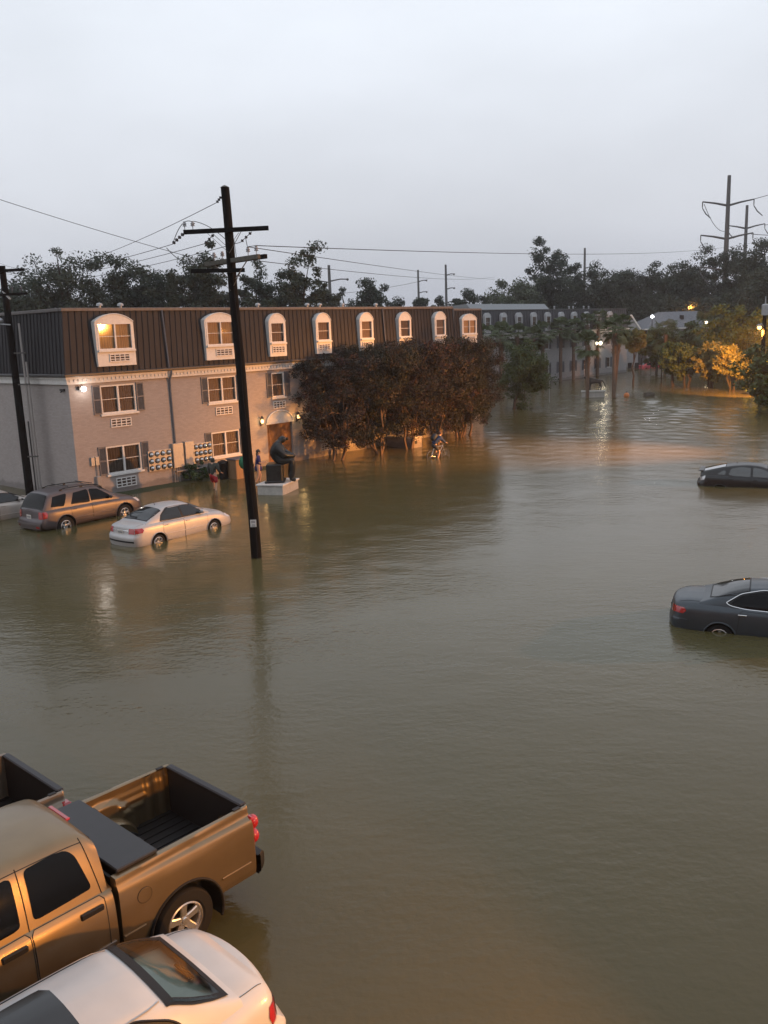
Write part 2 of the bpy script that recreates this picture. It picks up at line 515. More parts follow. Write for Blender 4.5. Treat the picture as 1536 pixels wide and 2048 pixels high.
# open water with real low wind waves, calmer close to the buildings; a flat sheet carries on beyond it
def water_mesh():
    rng = np.random.default_rng(5)
    xs = np.arange(-62, 70, .23); ys = np.arange(3, 192, .23)
    X, Y = np.meshgrid(xs, ys)
    Z = np.zeros_like(X)
    for k in range(34):
        lam = .85 * 2.0**(rng.random() * 1.25); a = R(60) + rng.normal() * 1.1
        kx, ky = math.cos(a) * 6.283 / lam, math.sin(a) * 6.283 / lam
        A = WAVE_SLOPE * lam / 6.283 * math.sqrt(2 / 34)
        Z += A * np.sin(kx * X + ky * Y + rng.random() * 6.283)
    slick = .62 + .38 * np.sin(X * .11 + 2.2 * np.sin(Y * .045 + 1)) * np.sin(Y * .09 + 1.4 * np.sin(X * .06))
    Z *= np.clip((Y - 16) / 55, .14, 1.2) * slick
    edge = np.minimum.reduce([X + 62, 70 - X, Y - 3, 192 - Y]) / 4
    Z = Z * np.clip(edge, 0, 1)
    a, b = X.shape
    V = np.stack([X, Y, Z], 2).reshape(-1, 3)
    i = np.arange((a - 1) * (b - 1)); i = i + i // (b - 1)
    F = np.stack([i, i + 1, i + b + 1, i + b], 1)
    x0, x1, y0, y1 = X[0, 0], X[0, -1], Y[0, 0], Y[-1, 0]
    o = len(V)
    ring = np.array([(x0, y0, 0), (x1, y0, 0), (x1, y1, 0), (x0, y1, 0), (-600, -40, 0), (600, -40, 0), (600, 1000, 0), (-600, 1000, 0)], float)
    V = np.concatenate([V, ring])
    F = np.concatenate([F, np.array([(4, 5, 1, 0), (5, 6, 2, 1), (6, 7, 3, 2), (7, 4, 0, 3)]) + o])
    me = bpy.data.meshes.new('water')
    me.vertices.add(len(V)); me.vertices.foreach_set('co', V.ravel())
    me.loops.add(F.size); me.loops.foreach_set('vertex_index', F.ravel())
    me.polygons.add(len(F)); me.polygons.foreach_set('loop_start', np.arange(0, F.size, 4))
    me.materials.append(M['water'])
    me.update(calc_edges=True)
    me.polygons.foreach_set('use_smooth', [True] * len(F))
    return me
WAVE_SLOPE = .07
tag(link_obj('water', water_mesh()), kind='structure')

def sheet(name, poly, z, m):
    g = MB(); g.add([(x, y, z) for x, y in poly], [tuple(range(len(poly)))])
    return tag(g.build(name, m), kind='structure')

# higher ground beyond the flood: behind the far trees, and the bank on the right
sheet('ground', [(-598, 75), (-60, 75), (-12, 112), (12, 150), (44, 196), (62, 186), (66, 150), (80, 100), (70, 30), (598, 30), (598, 990), (-598, 990)], .06, M['earth'])
g = MB()
bank = [(28.6, 58), (30.5, 64), (33.2, 72), (34.8, 82), (37.5, 92), (42, 100), (50, 118), (56, 150), (62, 186)]
g.grid([[(x, y, -.03) for x, y in bank], [(x + 2.2, y + .4, .35) for x, y in bank], [(x + 9, y + 1, .5) for x, y in bank], [(x + 45, y - 4, .55) for x, y in bank]])
tag(g.build('bank', M['grass'], smooth=60), kind='structure')

# ------------------------------------------------------------------ apartment building with the lit facade
# local frame: x along the long facade, y into the building, z up from the water
AZ_FAC = 41.5
RZ_FAC = R(90 - AZ_FAC)
b1 = thing('apartment_building', 'long painted brick apartment building with dark mansard roof, lit orange by a street lamp', 'building', (-11.68, 41.23, 0), RZ_FAC)

def wall_with_openings(mb, x0, x1, z0, z1, y, holes, depth=.14):
    xs = sorted({x0, x1} | {h[0] for h in holes} | {h[1] for h in holes})
    zs = sorted({z0, z1} | {h[2] for h in holes} | {h[3] for h in holes})
    for i in range(len(xs) - 1):
        for j in range(len(zs) - 1):
            cx, cz = (xs[i] + xs[i + 1]) / 2, (zs[j] + zs[j + 1]) / 2
            if any(h[0] < cx < h[1] and h[2] < cz < h[3] for h in holes): continue
            mb.add([(xs[i], y, zs[j]), (xs[i + 1], y, zs[j]), (xs[i + 1], y, zs[j + 1]), (xs[i], y, zs[j + 1])], [(0, 1, 2, 3)])
    for a, b, c, d in holes:
        q = [(a, c), (b, c), (b, d), (a, d)]
        for k in range(4):
            p, r = q[k], q[(k + 1) % 4]
            mb.add([(p[0], y, p[1]), (r[0], y, r[1]), (r[0], y + depth, r[1]), (p[0], y + depth, p[1])], [(0, 3, 2, 1)])

def ac_grille(parent, xc, zc, y, w=1.06, h=.42, body=None, name='ac_grille'):
    g = MB()
    t = .045
    g.b2(xc - w / 2, xc + w / 2, y - .05, y + .0, zc + h / 2 - t, zc + h / 2)
    g.b2(xc - w / 2, xc + w / 2, y - .05, y + .0, zc - h / 2, zc - h / 2 + t)
    for k in range(5):
        x = xc - w / 2 + t / 2 + k * (w - t) / 4
        g.b2(x - t / 2, x + t / 2, y - .048, y + .002, zc - h / 2 + t, zc + h / 2 - t)
    for k in (1, 2):
        z = zc - h / 2 + k * h / 3
        g.b2(xc - w / 2 + t, xc + w / 2 - t, y - .042, y, z - .02, z + .02)
    o = g.build(name, body or M['white'], parent)
    g = MB(); g.b2(xc - w / 2 + .02, xc + w / 2 - .02, y - .012, y - .002, zc - h / 2 + .02, zc + h / 2 - .02)
    g.build('vent_core', M['vent'], o)
    return o
M['vent'] = mat('rusty_vent_core', (.05, .025, .016), .7, noise=.5, nscale=20)

CRNG = random.Random(3)
M['curtain_tan'] = mat('tan_blind', (.27, .20, .14), .9, noise=.2, nscale=5, stretch=(.5, 1, 14))
M['curtain_dim'] = mat('dim_curtain', (.13, .10, .08), .9, noise=.25, nscale=9, stretch=(6, 1, .4))
def sash_window(parent, x0, x1, z0, z1, y, n=2, curt='curtain', sill=True, name='window', frame='white', frame_w=.07):
    """window set in an opening whose back is at y; frame stands 3 cm proud of the wall line"""
    g = MB()
    f = frame_w
    g.b2(x0 - .03, x0 + f, y - .05, y + .05, z0, z1); g.b2(x1 - f, x1 + .03, y - .05, y + .05, z0, z1)
    g.b2(x0 + f, x1 - f, y - .05, y + .05, z1 - f, z1 + .03); g.b2(x0 + f, x1 - f, y - .05, y + .05, z0 - .0, z0 + f)
    w = (x1 - x0) / n
    for k in range(1, n):
        g.b2(x0 + k * w - f * .65, x0 + k * w + f * .65, y - .047, y + .047, z0 + f, z1 - f)
    zm = (z0 + z1) / 2
    for k in range(n):
        g.b2(x0 + k * w + f * (1 if k == 0 else .65), x0 + (k + 1) * w - f * (1 if k == n - 1 else .65), y - .01, y + .03, zm - .013, zm + .013)
    o = g.build(name, M[frame], parent)
    g = MB(); g.add([(x0 + f * .5, y + .02, z0 + f * .5), (x1 - f * .5, y + .02, z0 + f * .5), (x1 - f * .5, y + .02, z1 - f * .5), (x0 + f * .5, y + .02, z1 - f * .5)], [(0, 1, 2, 3)])
    g.build('pane', M['pane'], o)
    # gathered curtain behind the glass, drawn differently from flat to flat
    if curt == 'curtain_dark': curt = CRNG.choice(['curtain_dark', 'curtain_dark', 'curtain_tan', 'curtain_dim'])
    g = MB(); k = 40
    us = np.linspace(x0 + .03, x1 - .03, k * n)
    row = [(u, y + .09 + 0.010 * math.sin(u * 55 + 2 * math.sin(u * 9))) for u in us]
    g.grid([[(u, yy, z) for u, yy in row] for z in (z0 + .03, z1 - .03)])
    g.build('curtain', M[curt], o, smooth=60)
    if sill:
        g = MB(); g.b2(x0 - .08, x1 + .08, y - .14, y - .0, z0 - .1, z0 - .002, bev=.01)
        g.build('sill', M[frame], o)
    return o

def shutter(parent, xc, z0, z1, y, w=.4, m='shutter'):
    g = MB()
    g.b2(xc - w / 2, xc - w / 2 + .05, y - .05, y - .004, z0, z1); g.b2(xc + w / 2 - .05, xc + w / 2, y - .05, y - .004, z0, z1)
    for z in (z0 + .03, (z0 + z1) / 2, z1 - .03):
        g.b2(xc - w / 2 + .05, xc + w / 2 - .05, y - .048, y - .006, z - .03, z + .03)
    k = 22
    for i in range(k):
        z = z0 + .07 + (z1 - z0 - .14) * (i + .5) / k
        g.box((xc, y - .025, z), (w - .1, .012, (z1 - z0) / k * .95), Matrix.Rotation(.5, 3, 'X'))
    return g.build('shutter', M[m], parent)

def mansard(parent, x0, x1, z0, z1, setback, y0, depth, m_roof, m_cop, left_end=True, right_end=False, seam=.41, name='mansard_roof'):
    g = MB()
    a = setback
    xl = x0 - .12 if left_end else x0
    xr = x1 + .12 if right_end else x1
    xtl = x0 + a if left_end else x0
    xtr = x1 - a if right_end else x1
    yb = y0 - .06; yt = y0 + a
    g.add([(xl, yb, z0), (xr, yb, z0), (xtr, yt, z1), (xtl, yt, z1)], [(0, 1, 2, 3)])
    g.add([(xtl, yt, z1 - .01), (xtr, yt, z1 - .01), (xtr, y0 + depth, z1 - .01), (xtl, y0 + depth, z1 - .01)], [(0, 1, 2, 3)])
    if left_end: g.add([(xl, yb, z0), (xtl, yt, z1), (xtl, y0 + depth, z1), (xl, y0 + depth, z0)], [(0, 1, 2, 3)])
    if right_end: g.add([(xr, yb, z0), (xr, y0 + depth, z0), (xtr, y0 + depth, z1), (xtr, yt, z1)], [(0, 1, 2, 3)])
    n = int((x1 - x0) / seam)
    for k in range(n + 1):
        t = (k + .0) / n
        xb, xt = xl + (xr - xl) * t, xtl + (xtr - xtl) * t
        g.bar((xb, yb - .012, z0 + .01), (xt, yt - .012, z1 - .01), .028, .05)
    if left_end:
        n2 = int(depth / seam)
        for k in range(n2 + 1):
            t = k / n2
            ya, ybk = yb + (depth) * t, yt + (depth - a) * t
            g.bar((xl - .012, ya, z0 + .01), (xtl - .012, ybk, z1 - .01), .028, .05)
    o = g.build(name, m_roof, parent)
    g = MB()
    g.b2(xtl - .08, xtr + (.08 if right_end else 0), yt - .1, yt + .12, z1 - .1, z1 + .05, bev=.02)
    if left_end: g.b2(xtl - .1, xtl + .12, yt + .12, y0 + depth, z1 - .1, z1 + .048, bev=.02)
    g.build('roof_coping', m_cop, o)
    return o

def dormer(parent, xc, w, z0, zs, zt, y, win_z0, win_z1, n, back, lit='curtain', grille=True, frame='white', gw=None):
    """arched dormer: white frame, sash window, panel with an air conditioner grille"""
    g = MB()
    t = .11
    x0, x1 = xc - w / 2, xc + w / 2
    g.b2(x0, x0 + t, y - .0, y + .12, z0, zs); g.b2(x1 - t, x1, y - .0, y + .12, z0, zs)
    g.b2(x0 + t, x1 - t, y + .002, y + .12, z0, win_z0)
    ins = [(x0 + .0, win_z1)] if False else None
    # arched head
    rise = zt - zs
    hw = w / 2
    rad = (hw * hw + rise * rise) / (2 * rise) if rise < hw else hw
    cz = zt - rad
    arc = []
    a0 = math.asin(min(1, hw / rad))
    for k in range(15):
        a = -a0 + 2 * a0 * k / 14
        arc.append((xc + rad * math.sin(a), cz + rad * math.cos(a)))
    head = [(x0, zs + .001), ] + arc[1:-1] + [(x1, zs + .001)]
    head = [(x1 - t, win_z1), (x0 + t, win_z1), (x0 + t, zs + .001)] + [(x0, zs + .001)] + arc[1:-1] + [(x1, zs + .001), (x1 - t, zs + .001)]
    g.prism(head, y - .004, y + .12)
    # moulding on the arch
    g.tube([(p[0], y - .01, p[1] - .02) for p in arc], .03, 6)
    # cheeks and barrel top run back into the roof
    P = [(x0 + .005, z0)] + [(x0 + .005, zs)] + [(p[0], p[1] - .006) for p in arc[1:-1]] + [(x1 - .005, zs), (x1 - .005, z0)]
    g.grid([[(p[0], y + .1, p[1]) for p in P], [(p[0], y + back, p[1]) for p in P]])
    o = g.build('dormer', M[frame], parent)
    sash_window(o, x0 + t, x1 - t, win_z0, win_z1, y + .03, n, lit, sill=True, name='dormer_window', frame=frame, frame_w=.055)
    if grille:
        gw = gw or min(1.05, w - .24)
        ac_grille(o, xc + (0.12 if n == 2 else 0), z0 + .36, y + .0, gw, .36, name='dormer_grille', body=M[frame])
    return o

UL, UR = -3.05, 25.4
ZE, ZT = 5.62, 8.42
dbl = [-.6, 5.45]
sgl = [9.28, 12.78, 16.42, 20.02, 23.64]
holes = []
for c in dbl:
    for a, b in ((3.72, 5.02), (.93, 2.22)): holes.append((c - .92, c + .92, a, b))
for c in sgl:
    holes.append((c - .46, c + .46, 3.68, 5.0))
    if c > 10: holes.append((c - .46, c + .46, .95, 2.24))
holes.append((8.3, 10.15, -.3, 2.33))
holes2 = [(c[0], c[1], c[2], c[3]) for c in holes]
g = MB()
wall_with_openings(g, UL, UR, -.6, ZE, 0, holes2, .2)
D1 = 16.0
g.add([(UL, 0, -.6), (UL, 0, ZE), (UL, D1, ZE), (UL, D1, -.6)], [(0, 1, 2, 3)])
g.add([(UR, 0, -.6), (UR, 0, ZT), (UR, D1, ZT), (UR, D1, -.6)], [(0, 3, 2, 1)])
g.add([(UL, D1, -.6), (UR, D1, -.6), (UR, D1, ZE), (UL, D1, ZE)], [(0, 3, 2, 1)])
g.build('wall', M['brick'], b1, recalc=False)
mroof = mansard(b1, UL, UR, ZE, ZT, .14, 0, D1, M['roof'], M['coping'], True, False, seam=.31)
# cornice with dentils, then the dark gutter
g = MB()
g.b2(UL - .12, UR, -.12, -.003, 5.17, 5.5)
g.b2(UL - .12, UL - .003, -.003, D1, 5.17, 5.5)
g.b2(UL - .18, UR, -.18, -.12, 5.40, 5.5); g.b2(UL - .18, UL - .12, -.12, D1, 5.40, 5.5)
x = UL
while x < UR - .1:
    g.b2(x, x + .1, -.155, -.12, 5.27, 5.38); x += .21
g.build('cornice', M['cornice'], b1)
g = MB()
g.b2(UL - .3, UR, -.3, -.06, 5.5, 5.63, bev=.03); g.b2(UL - .3, UL - .06, -.06, D1, 5.5, 5.63, bev=.03)
g.build('gutter', M['gutter'], b1)
for k, c in enumerate(dbl):
    dormer(b1, c, 1.98, 5.87, 7.86, 8.2, -.2, 6.6, 7.78, 2, .62, 'curtain')
for c in sgl:
    dormer(b1, c, 1.2, 5.87, 7.72, 8.14, -.2, 6.6, 7.66, 1, .62, 'curtain_dark', gw=.9)
for c in dbl:
    for a, b in ((3.72, 5.02), (.93, 2.22)):
        sash_window(b1, c - .92, c + .92, a, b, .06, 2, 'curtain_dark')
        shutter(b1, c - 1.14, a, b + .03, 0, .4); shutter(b1, c + 1.14, a, b + .03, 0, .4)
    ac_grille(b1, c, 3.27, 0, 1.08, .4); ac_grille(b1, c - .02, .48, 0, 1.08, .46)
for c in sgl:
    for a, b in ((3.68, 5.0), (.95, 2.24)):
        if c < 10 and a < 1: continue
        sash_window(b1, c - .46, c + .46, a, b, .06, 1, 'curtain_dark')
        shutter(b1, c - .66, a, b + .03, 0, .36); shutter(b1, c + .66, a, b + .03, 0, .36)
        ac_grille(b1, c, a - .42, 0, .9, .4)
# entrance: arched tympanum, recessed wooden door, two glowing sconces
g = MB()
pts = [(8.3, 2.335)] + [(9.225 + .925 * math.sin(a), 2.335 + .6 * math.cos(a)) for a in np.linspace(-math.pi / 2, math.pi / 2, 17)][1:-1] + [(10.15, 2.335)]
g.prism(pts, -.06, -.002)
g.tube([(p[0], -.07, p[1] + .01) for p in pts], .05, 6)
g.b2(8.2, 10.25, -.09, -.0615, 2.26, 2.332)
ent = g.build('entrance_arch', M['white'], b1)
g = MB(); g.b2(8.32, 10.13, .12, .195, -.3, 2.32)
for k in range(2):
    for z0, z1 in ((.2, .95), (1.1, 2.1)):
        g.b2(8.48 + k * .88, 9.1 + k * .88, .1, .12, z0, z1, bev=.01)
dr = g.build('door', M['door'], b1)
g = MB(); g.tube([(9.15, .1, 1.0), (9.15, .05, 1.02), (9.15, .05, 1.2), (9.15, .1, 1.22)], .014, 6); g.build('handle', M['chrome'], dr)
M['sconce_glow'] = emit('sconce_bulb', (1.0, .66, .26), 4)
for x in (7.85, 10.52):
    g = MB(); g.b2(x - .05, x + .05, -.03, -.003, 2.22, 2.5); g.tube([(x, -.03, 2.3), (x, -.14, 2.26), (x, -.16, 2.34)], .014, 6)
    g.lathe([(.085, 2.34), (.09, 2.36)], (x, -.16, 0), n=8); g.lathe([(.11, 2.64), (.05, 2.74), (.01, 2.78)], (x, -.16, 0), n=8)
    for a in range(4):
        p = (x + .085 * math.cos(a * 1.57 + .78), -.16 + .085 * math.sin(a * 1.57 + .78))
        g.tube([(*p, 2.35), (*p, 2.65)], .008, 4)
    so = g.build('wall_lantern', M['gutter'], b1)
    g = MB(); g.sphere((x, -.16, 2.48), .08, sc3=(1, 1, 1.4)); g.build('bulb', M['sconce_glow'], so, smooth=180)
    ld = bpy.data.lights.new('lantern_light', 'POINT'); ld.energy = 9; ld.color = (1, .62, .24); ld.shadow_soft_size = .1
    lo = bpy.data.objects.new('lantern_light', ld); COL.objects.link(lo); lo.parent = so; lo.location = (x, -.36, 2.5)
# white flood lamp at the corner
g = MB(); g.box((-2.42, -.06, 4.98), (.16, .12, .16), bev=.02); g.b2(-2.62, -2.53, -.16, -.003, 4.9, 5.06)
fl = g.build('flood_lamp', M['gutter'], b1)
g = MB(); g.sphere((-2.42, -.17, 4.94), .125, sc3=(1, .8, 1)); g.build('bulb', emit('flood_bulb', (1, .93, .86), 7), fl, smooth=180)
ld = bpy.data.lights.new('flood_light', 'POINT'); ld.energy = 14; ld.color = (1, .9, .8); ld.shadow_soft_size = .1
lo = bpy.data.objects.new('flood_light', ld); COL.objects.link(lo); lo.parent = fl; lo.location = (-2.42, -.4, 4.9)
# downpipes
for x, zb in ((2.2, 1.95), (18.2, -.1)):
    g = MB(); g.tube([(x, -.32, 5.5), (x, -.26, 5.3), (x + .02, -.09, 5.05), (x + .03, -.07, 4.5), (x + .06, -.07, zb)], .05, 8)
    g.tube([(x, -.16, 5.64), (x, .05, 8.36)], .04, 6)
    g.build('downpipe', M['shutter'], b1, smooth=60)
# electric meters, cabinets, conduits
for x0, x1, z0, z1, cols in ((.63, 1.97, .76, 1.74, 4), (3.3, 4.42, .8, 1.8, 4)):
    g = MB(); g.b2(x0, x1, -.1, -.003, z0, z1, bev=.01)
    for k in (1, 2):
        z = z0 + (z1 - z0) * k / 3; g.b2(x0 + .02, x1 - .02, -.104, -.098, z - .006, z + .006)
    mp = g.build('meter_panel', M['meter_metal'], b1)
    for i in range(cols):
        for j in range(3):
            x = x0 + (x1 - x0) * (i + .5) / cols; z = z0 + (z1 - z0) * (j + .5) / 3
            g = MB(); g.lathe([(.001, -.255), (.06, -.24), (.1, -.19), (.115, -.13), (.115, -.1)], (x, 0, z), 'Y', 14)
            g.build('meter', M['meter_glass'], mp, smooth=40)
            g = MB(); g.lathe([(.117, -.127), (.135, -.125), (.135, -.098)], (x, 0, z), 'Y', 14); g.build('meter_ring', M['trim'], mp)
for x0, x1, z0, z1 in ((2.0, 2.62, .76, 1.96), (2.72, 3.27, .76, 1.98)):
    g = MB(); g.b2(x0, x1, -.2, -.003, z0, z1, bev=.012); g.b2(x0 + .03, x1 - .03, -.206, -.199, z0 + .04, z1 - .04)
    g.tube([(x1 - .06, -.215, (z0 + z1) / 2 - .05), (x1 - .06, -.215, (z0 + z1) / 2 + .05)], .012, 6)
    g.build('electric_cabinet', M['meter_metal'], b1)
for x in (2.06, 2.2, 2.34, 2.86, 3.0):
    g = MB(); g.tube([(x, -.1, .76), (x, -.1, -.4)], .035, 8); g.build('conduit', M['pipe'], b1, smooth=60)
for x in (-2.28, -2.06):
    g = MB(); g.b2(x - .09, x + .09, -.1, -.003, 1.45, 1.85, bev=.01); g.build('switch_box', M['meter_metal'], b1)
g = MB(); g.b2(-2.2, -1.98, -.16, -.003, -.4, .95, bev=.02); g.tube([(-2.09, -.06, .95), (-2.09, -.06, 1.45)], .025, 6); g.build('service_duct', M['pipe'], b1)
g = MB(); g.b2(2.1, 4.6, -.24, -.003, .55, .6); g.build('cable_tray', M['pipe'], b1)
# details on the shaded end wall
g = MB(); g.tube([(UL - .06, 3.9, 3.4), (UL - .06, 3.9, -.3)], .03, 6); g.build('conduit', M['gutter'], b1)
g = MB(); g.b2(UL - .09, UL - .003, .3, .62, 4.88, 4.98); g.tube([(UL - .08, .4, 4.9), (UL - .2, .36, 4.84)], .03, 6); g.build('lamp_bracket', M['gutter'], b1)
for x in (-.55, .55, 9.0, 12.7, 13.7, 15.6, 18.6):
    g = MB(); g.lathe([(.07, ZT - .05), (.07, ZT + .16), (.15, ZT + .17), (.13, ZT + .27), (.02, ZT + .31)], (x, .95, 0), n=10)
    g.build('roof_vent', M['galv'], b1, smooth=40)

# set-back wing at the right end, same building
WY = 3.0
g = MB()
wall_with_openings(g, UR, 33.0, -.6, ZE, WY, [(30.2, 32.0, 3.72, 5.02), (30.2, 32.0, .93, 2.22)], .2)
g.add([(33.0, WY, -.6), (33.0, WY, ZT - .05), (33.0, D1, ZT - .05), (33.0, D1, -.6)], [(0, 3, 2, 1)])
g.build('wall', M['brick'], b1, recalc=False)
mansard(b1, UR, 33.0, ZE, ZT - .03, .14, WY, D1 - WY, M['roof'], M['coping'], False, False, seam=.31)
g = MB(); g.b2(UR + .01, 33.1, WY - .12, WY - .003, 5.17, 5.5); g.b2(UR + .01, 33.2, WY - .28, WY - .03, 5.5, 5.63)
g.build('cornice', M['cornice'], b1)
dormer(b1, 31.1, 1.86, 5.87, 7.7, 8.05, WY - .2, 6.6, 7.62, 2, .62, 'curtain')
for a, b in ((3.72, 5.02), (.93, 2.22)):
    sash_window(b1, 30.2, 32.0, a, b, WY + .06, 2, 'curtain_dark')
    ac_grille(b1, 31.1, a - .42, WY, 1.0, .4)
    shutter(b1, 29.98, a, b, WY); shutter(b1, 32.22, a, b, WY)

# ------------------------------------------------------------------ second apartment building, in the shade farther off
b2 = thing('apartment_building', 'grey apartment building farther off with black mansard roof and palms in front', 'building', (19.8, 110, 0), RZ_FAC)
VL, VR, VE, VT = -13.4, 24.2, 6.15, 8.95
cs = [-11.17 + 3.31 * k for k in range(10)]
hol = []
for c in cs:
    hol += [(c - .5, c + .5, 4.1, 5.45), (c - .5, c + .5, 1.0, 2.4)]
g = MB(); wall_with_openings(g, VL, VR, -.6, VE, 0, hol, .2)
g.add([(VL, 0, -.6), (VL, 0, VE), (VL, 14, VE), (VL, 14, -.6)], [(0, 1, 2, 3)])
g.add([(VR, 0, -.6), (VR, 0, VE), (VR, 14, VE), (VR, 14, -.6)], [(0, 3, 2, 1)])
g.build('wall', M['brick_far'], b2, recalc=False)
mansard(b2, VL, VR, VE, VT, .18, 0, 14, M['roof_far'], M['gutter'], True, True, seam=.6)
g = MB(); g.b2(VL - .1, VR + .1, -.16, -.003, VE - .5, VE - .03); g.b2(VL - .1, VR + .1, -.3, -.06, VE - .03, VE + .1)
g.build('cornice', M['cornice'], b2)
M['white_far'] = mat('grey_white_trim', (.42, .42, .43), .6)
for c in cs:
    dormer(b2, c, 1.2, VE + .2, VT - .75, VT - .32, -.2, VE + .85, VT - .8, 1, .58, 'curtain_dark', gw=.8, frame='white_far')
    for a, b in ((4.1, 5.45), (1.0, 2.4)):
        sash_window(b2, c - .5, c + .5, a, b, .06, 1, 'curtain_dark', frame='white_far')
        shutter(b2, c - .72, a, b, 0, .4); shutter(b2, c + .72, a, b, 0, .4)
for x in (3.9, 7.2, 11.0, 12.1, 15.0, 16.4):
    g = MB(); g.lathe([(.1, VT - .05), (.1, VT + .35), (.16, VT + .4), (.02, VT + .5)], (x, 2.0, 0), n=8); g.build('roof_vent', M['galv'], b2, smooth=40)
# pale raised roof over the left half
g = MB()
g.add([(VL, .5, VT + .06), (3.4, .5, VT + .06), (3.4, 1.2, VT + .72), (VL, 1.2, VT + .72), (VL, 12, VT + .06), (3.4, 12, VT + .06)], [(0, 1, 2, 3), (1, 5, 2), (0, 3, 4), (3, 2, 5, 4)])
g.build('raised_roof', mat('pale_metal_roof', (.20, .21, .22), .6, .0, noise=.1), b2)
# wall lamps by its right end
for x in (14.9, 15.7):
    g = MB(); g.b2(x - .14, x + .14, -.12, -.003, 4.35, 4.6)
    wl = g.build('wall_lamp', M['gutter'], b2)
    g = MB(); g.sphere((x, -.2, 4.4), .26); g.build('bulb', emit('wall_lamp_bulb', (1, .9, .62), 3), wl, smooth=180)
    ld = bpy.data.lights.new('wall_lamp_light', 'POINT'); ld.energy = 40; ld.color = (1, .88, .62); ld.shadow_soft_size = .25
    lo = bpy.data.objects.new('wall_lamp_light', ld); COL.objects.link(lo); lo.parent = wl; lo.location = (x, -.9, 4.4)

# ------------------------------------------------------------------ house with a hip roof at the far right
hs = thing('house', 'low house with grey hipped roof showing above the bushes at the far right', 'house', (42.6, 141, 0), R(8))
g = MB(); g.b2(0, 14.5, 0, 8, -.3, 5.9); g.build('wall', M['brick_far'], hs)
g = MB(); g.add([(-.7, -.7, 5.95), (15.2, -.7, 5.95), (15.2, 8.7, 5.95), (-.7, 8.7, 5.95), (3.6, 4, 8.5), (10.4, 4, 8.5)], [(0, 1, 5, 4), (1, 2, 5), (2, 3, 4, 5), (3, 0, 4)])
rf = g.build('roof', mat('grey_shingle', (.13, .135, .15), .7, noise=.3, nscale=3), hs)
g = MB(); g.b2(-.72, 15.22, -.78, -.7, 5.75, 5.96); g.b2(-.78, -.7, -.78, 8.7, 5.75, 5.96); g.build('eave_trim', M['white'], rf)
g = MB(); g.b2(6.4, 6.9, 1.6, 2.1, 7.2, 7.9); g.build('chimney', M['gutter'], rf)
for x in (2, 5.5, 9.5, 12.5):
    sash_window(hs, x - .5, x + .5, 3.2, 4.6, -.03, 1, 'curtain_dark', sill=False)
gb = thing('garage', 'small outbuilding with steep white edged gable left of the hip roofed house', 'outbuilding', (39.4, 139, 0), R(6))
g = MB(); g.prism([(-1.3, -.3), (1.3, -.3), (1.3, 6.1), (0, 8.0), (-1.3, 6.1)], 0, 5); g.build('wall', M['brick_far'], gb)
g = MB(); g.bar((-1.6, -.08, 5.9), (0, -.08, 8.15), .16, .2); g.bar((1.6, -.08, 5.9), (0, -.08, 8.15), .16, .2); g.build('gable_trim', M['white'], gb)
# ------------------------------------------------------------------ vehicles
def pchip(xs, ys, q):
    xs = np.asarray(xs, float); ys = np.asarray(ys, float); q = np.asarray(q, float)
    h = np.diff(xs); d = np.diff(ys) / h
    m = np.zeros_like(ys)
    m[0], m[-1] = d[0], d[-1]
    for i in range(1, len(xs) - 1):
        if d[i - 1] * d[i] > 0:
            w1, w2 = 2 * h[i] + h[i - 1], h[i] + 2 * h[i - 1]
            m[i] = (w1 + w2) / (w1 / d[i - 1] + w2 / d[i])
    i = np.clip(np.searchsorted(xs, q) - 1, 0, len(h) - 1)
    t = np.clip((q - xs[i]) / h[i], 0, 1)
    return ((2 * t**3 - 3 * t**2 + 1) * ys[i] + (t**3 - 2 * t**2 + t) * h[i] * m[i] + (-2 * t**3 + 3 * t**2) * ys[i + 1] + (t**3 - t**2) * h[i] * m[i + 1])

def smooth_path(P, n):
    P = np.array(P, float)
    s = np.concatenate([[0], np.cumsum(np.linalg.norm(np.diff(P, axis=0), axis=1) + 1e-4)])
    q = np.linspace(0, s[-1], n)
    return np.stack([pchip(s, P[:, k], q) for k in range(P.shape[1])], 1)

def poly_rows(poly, k, axis=1):
    """rows of a 2-D outline: (v, umin, umax)"""
    P = np.array(poly, float)
    v0, v1 = P[:, axis].min(), P[:, axis].max()
    out = []
    for v in np.linspace(v0 + 1e-4, v1 - 1e-4, k):
        xs = []
        for i in range(len(P)):
            a, b = P[i], P[(i + 1) % len(P)]
            if (a[axis] - v) * (b[axis] - v) <= 0 and abs(a[axis] - b[axis]) > 1e-9:
                t = (v - a[axis]) / (b[axis] - a[axis]); xs.append(a[1 - axis] + t * (b[1 - axis] - a[1 - axis]))
        out.append((v, min(xs), max(xs)))
    return out

def rounded(poly, r=.05, k=4):
    out = []
    n = len(poly)
    for i in range(n):
        p0, p1, p2 = [np.array(poly[(i + d) % n], float) for d in (-1, 0, 1)]
        d0 = p0 - p1; d2 = p2 - p1
        l0, l2 = np.linalg.norm(d0), np.linalg.norm(d2)
        rr = min(r, l0 * .45, l2 * .45)
        a = p1 + d0 / l0 * rr; b = p1 + d2 / l2 * rr
        for t in np.linspace(0, 1, k + 1):
            out.append(tuple((1 - t)**2 * a + 2 * t * (1 - t) * p1 + t * t * b))
    return out

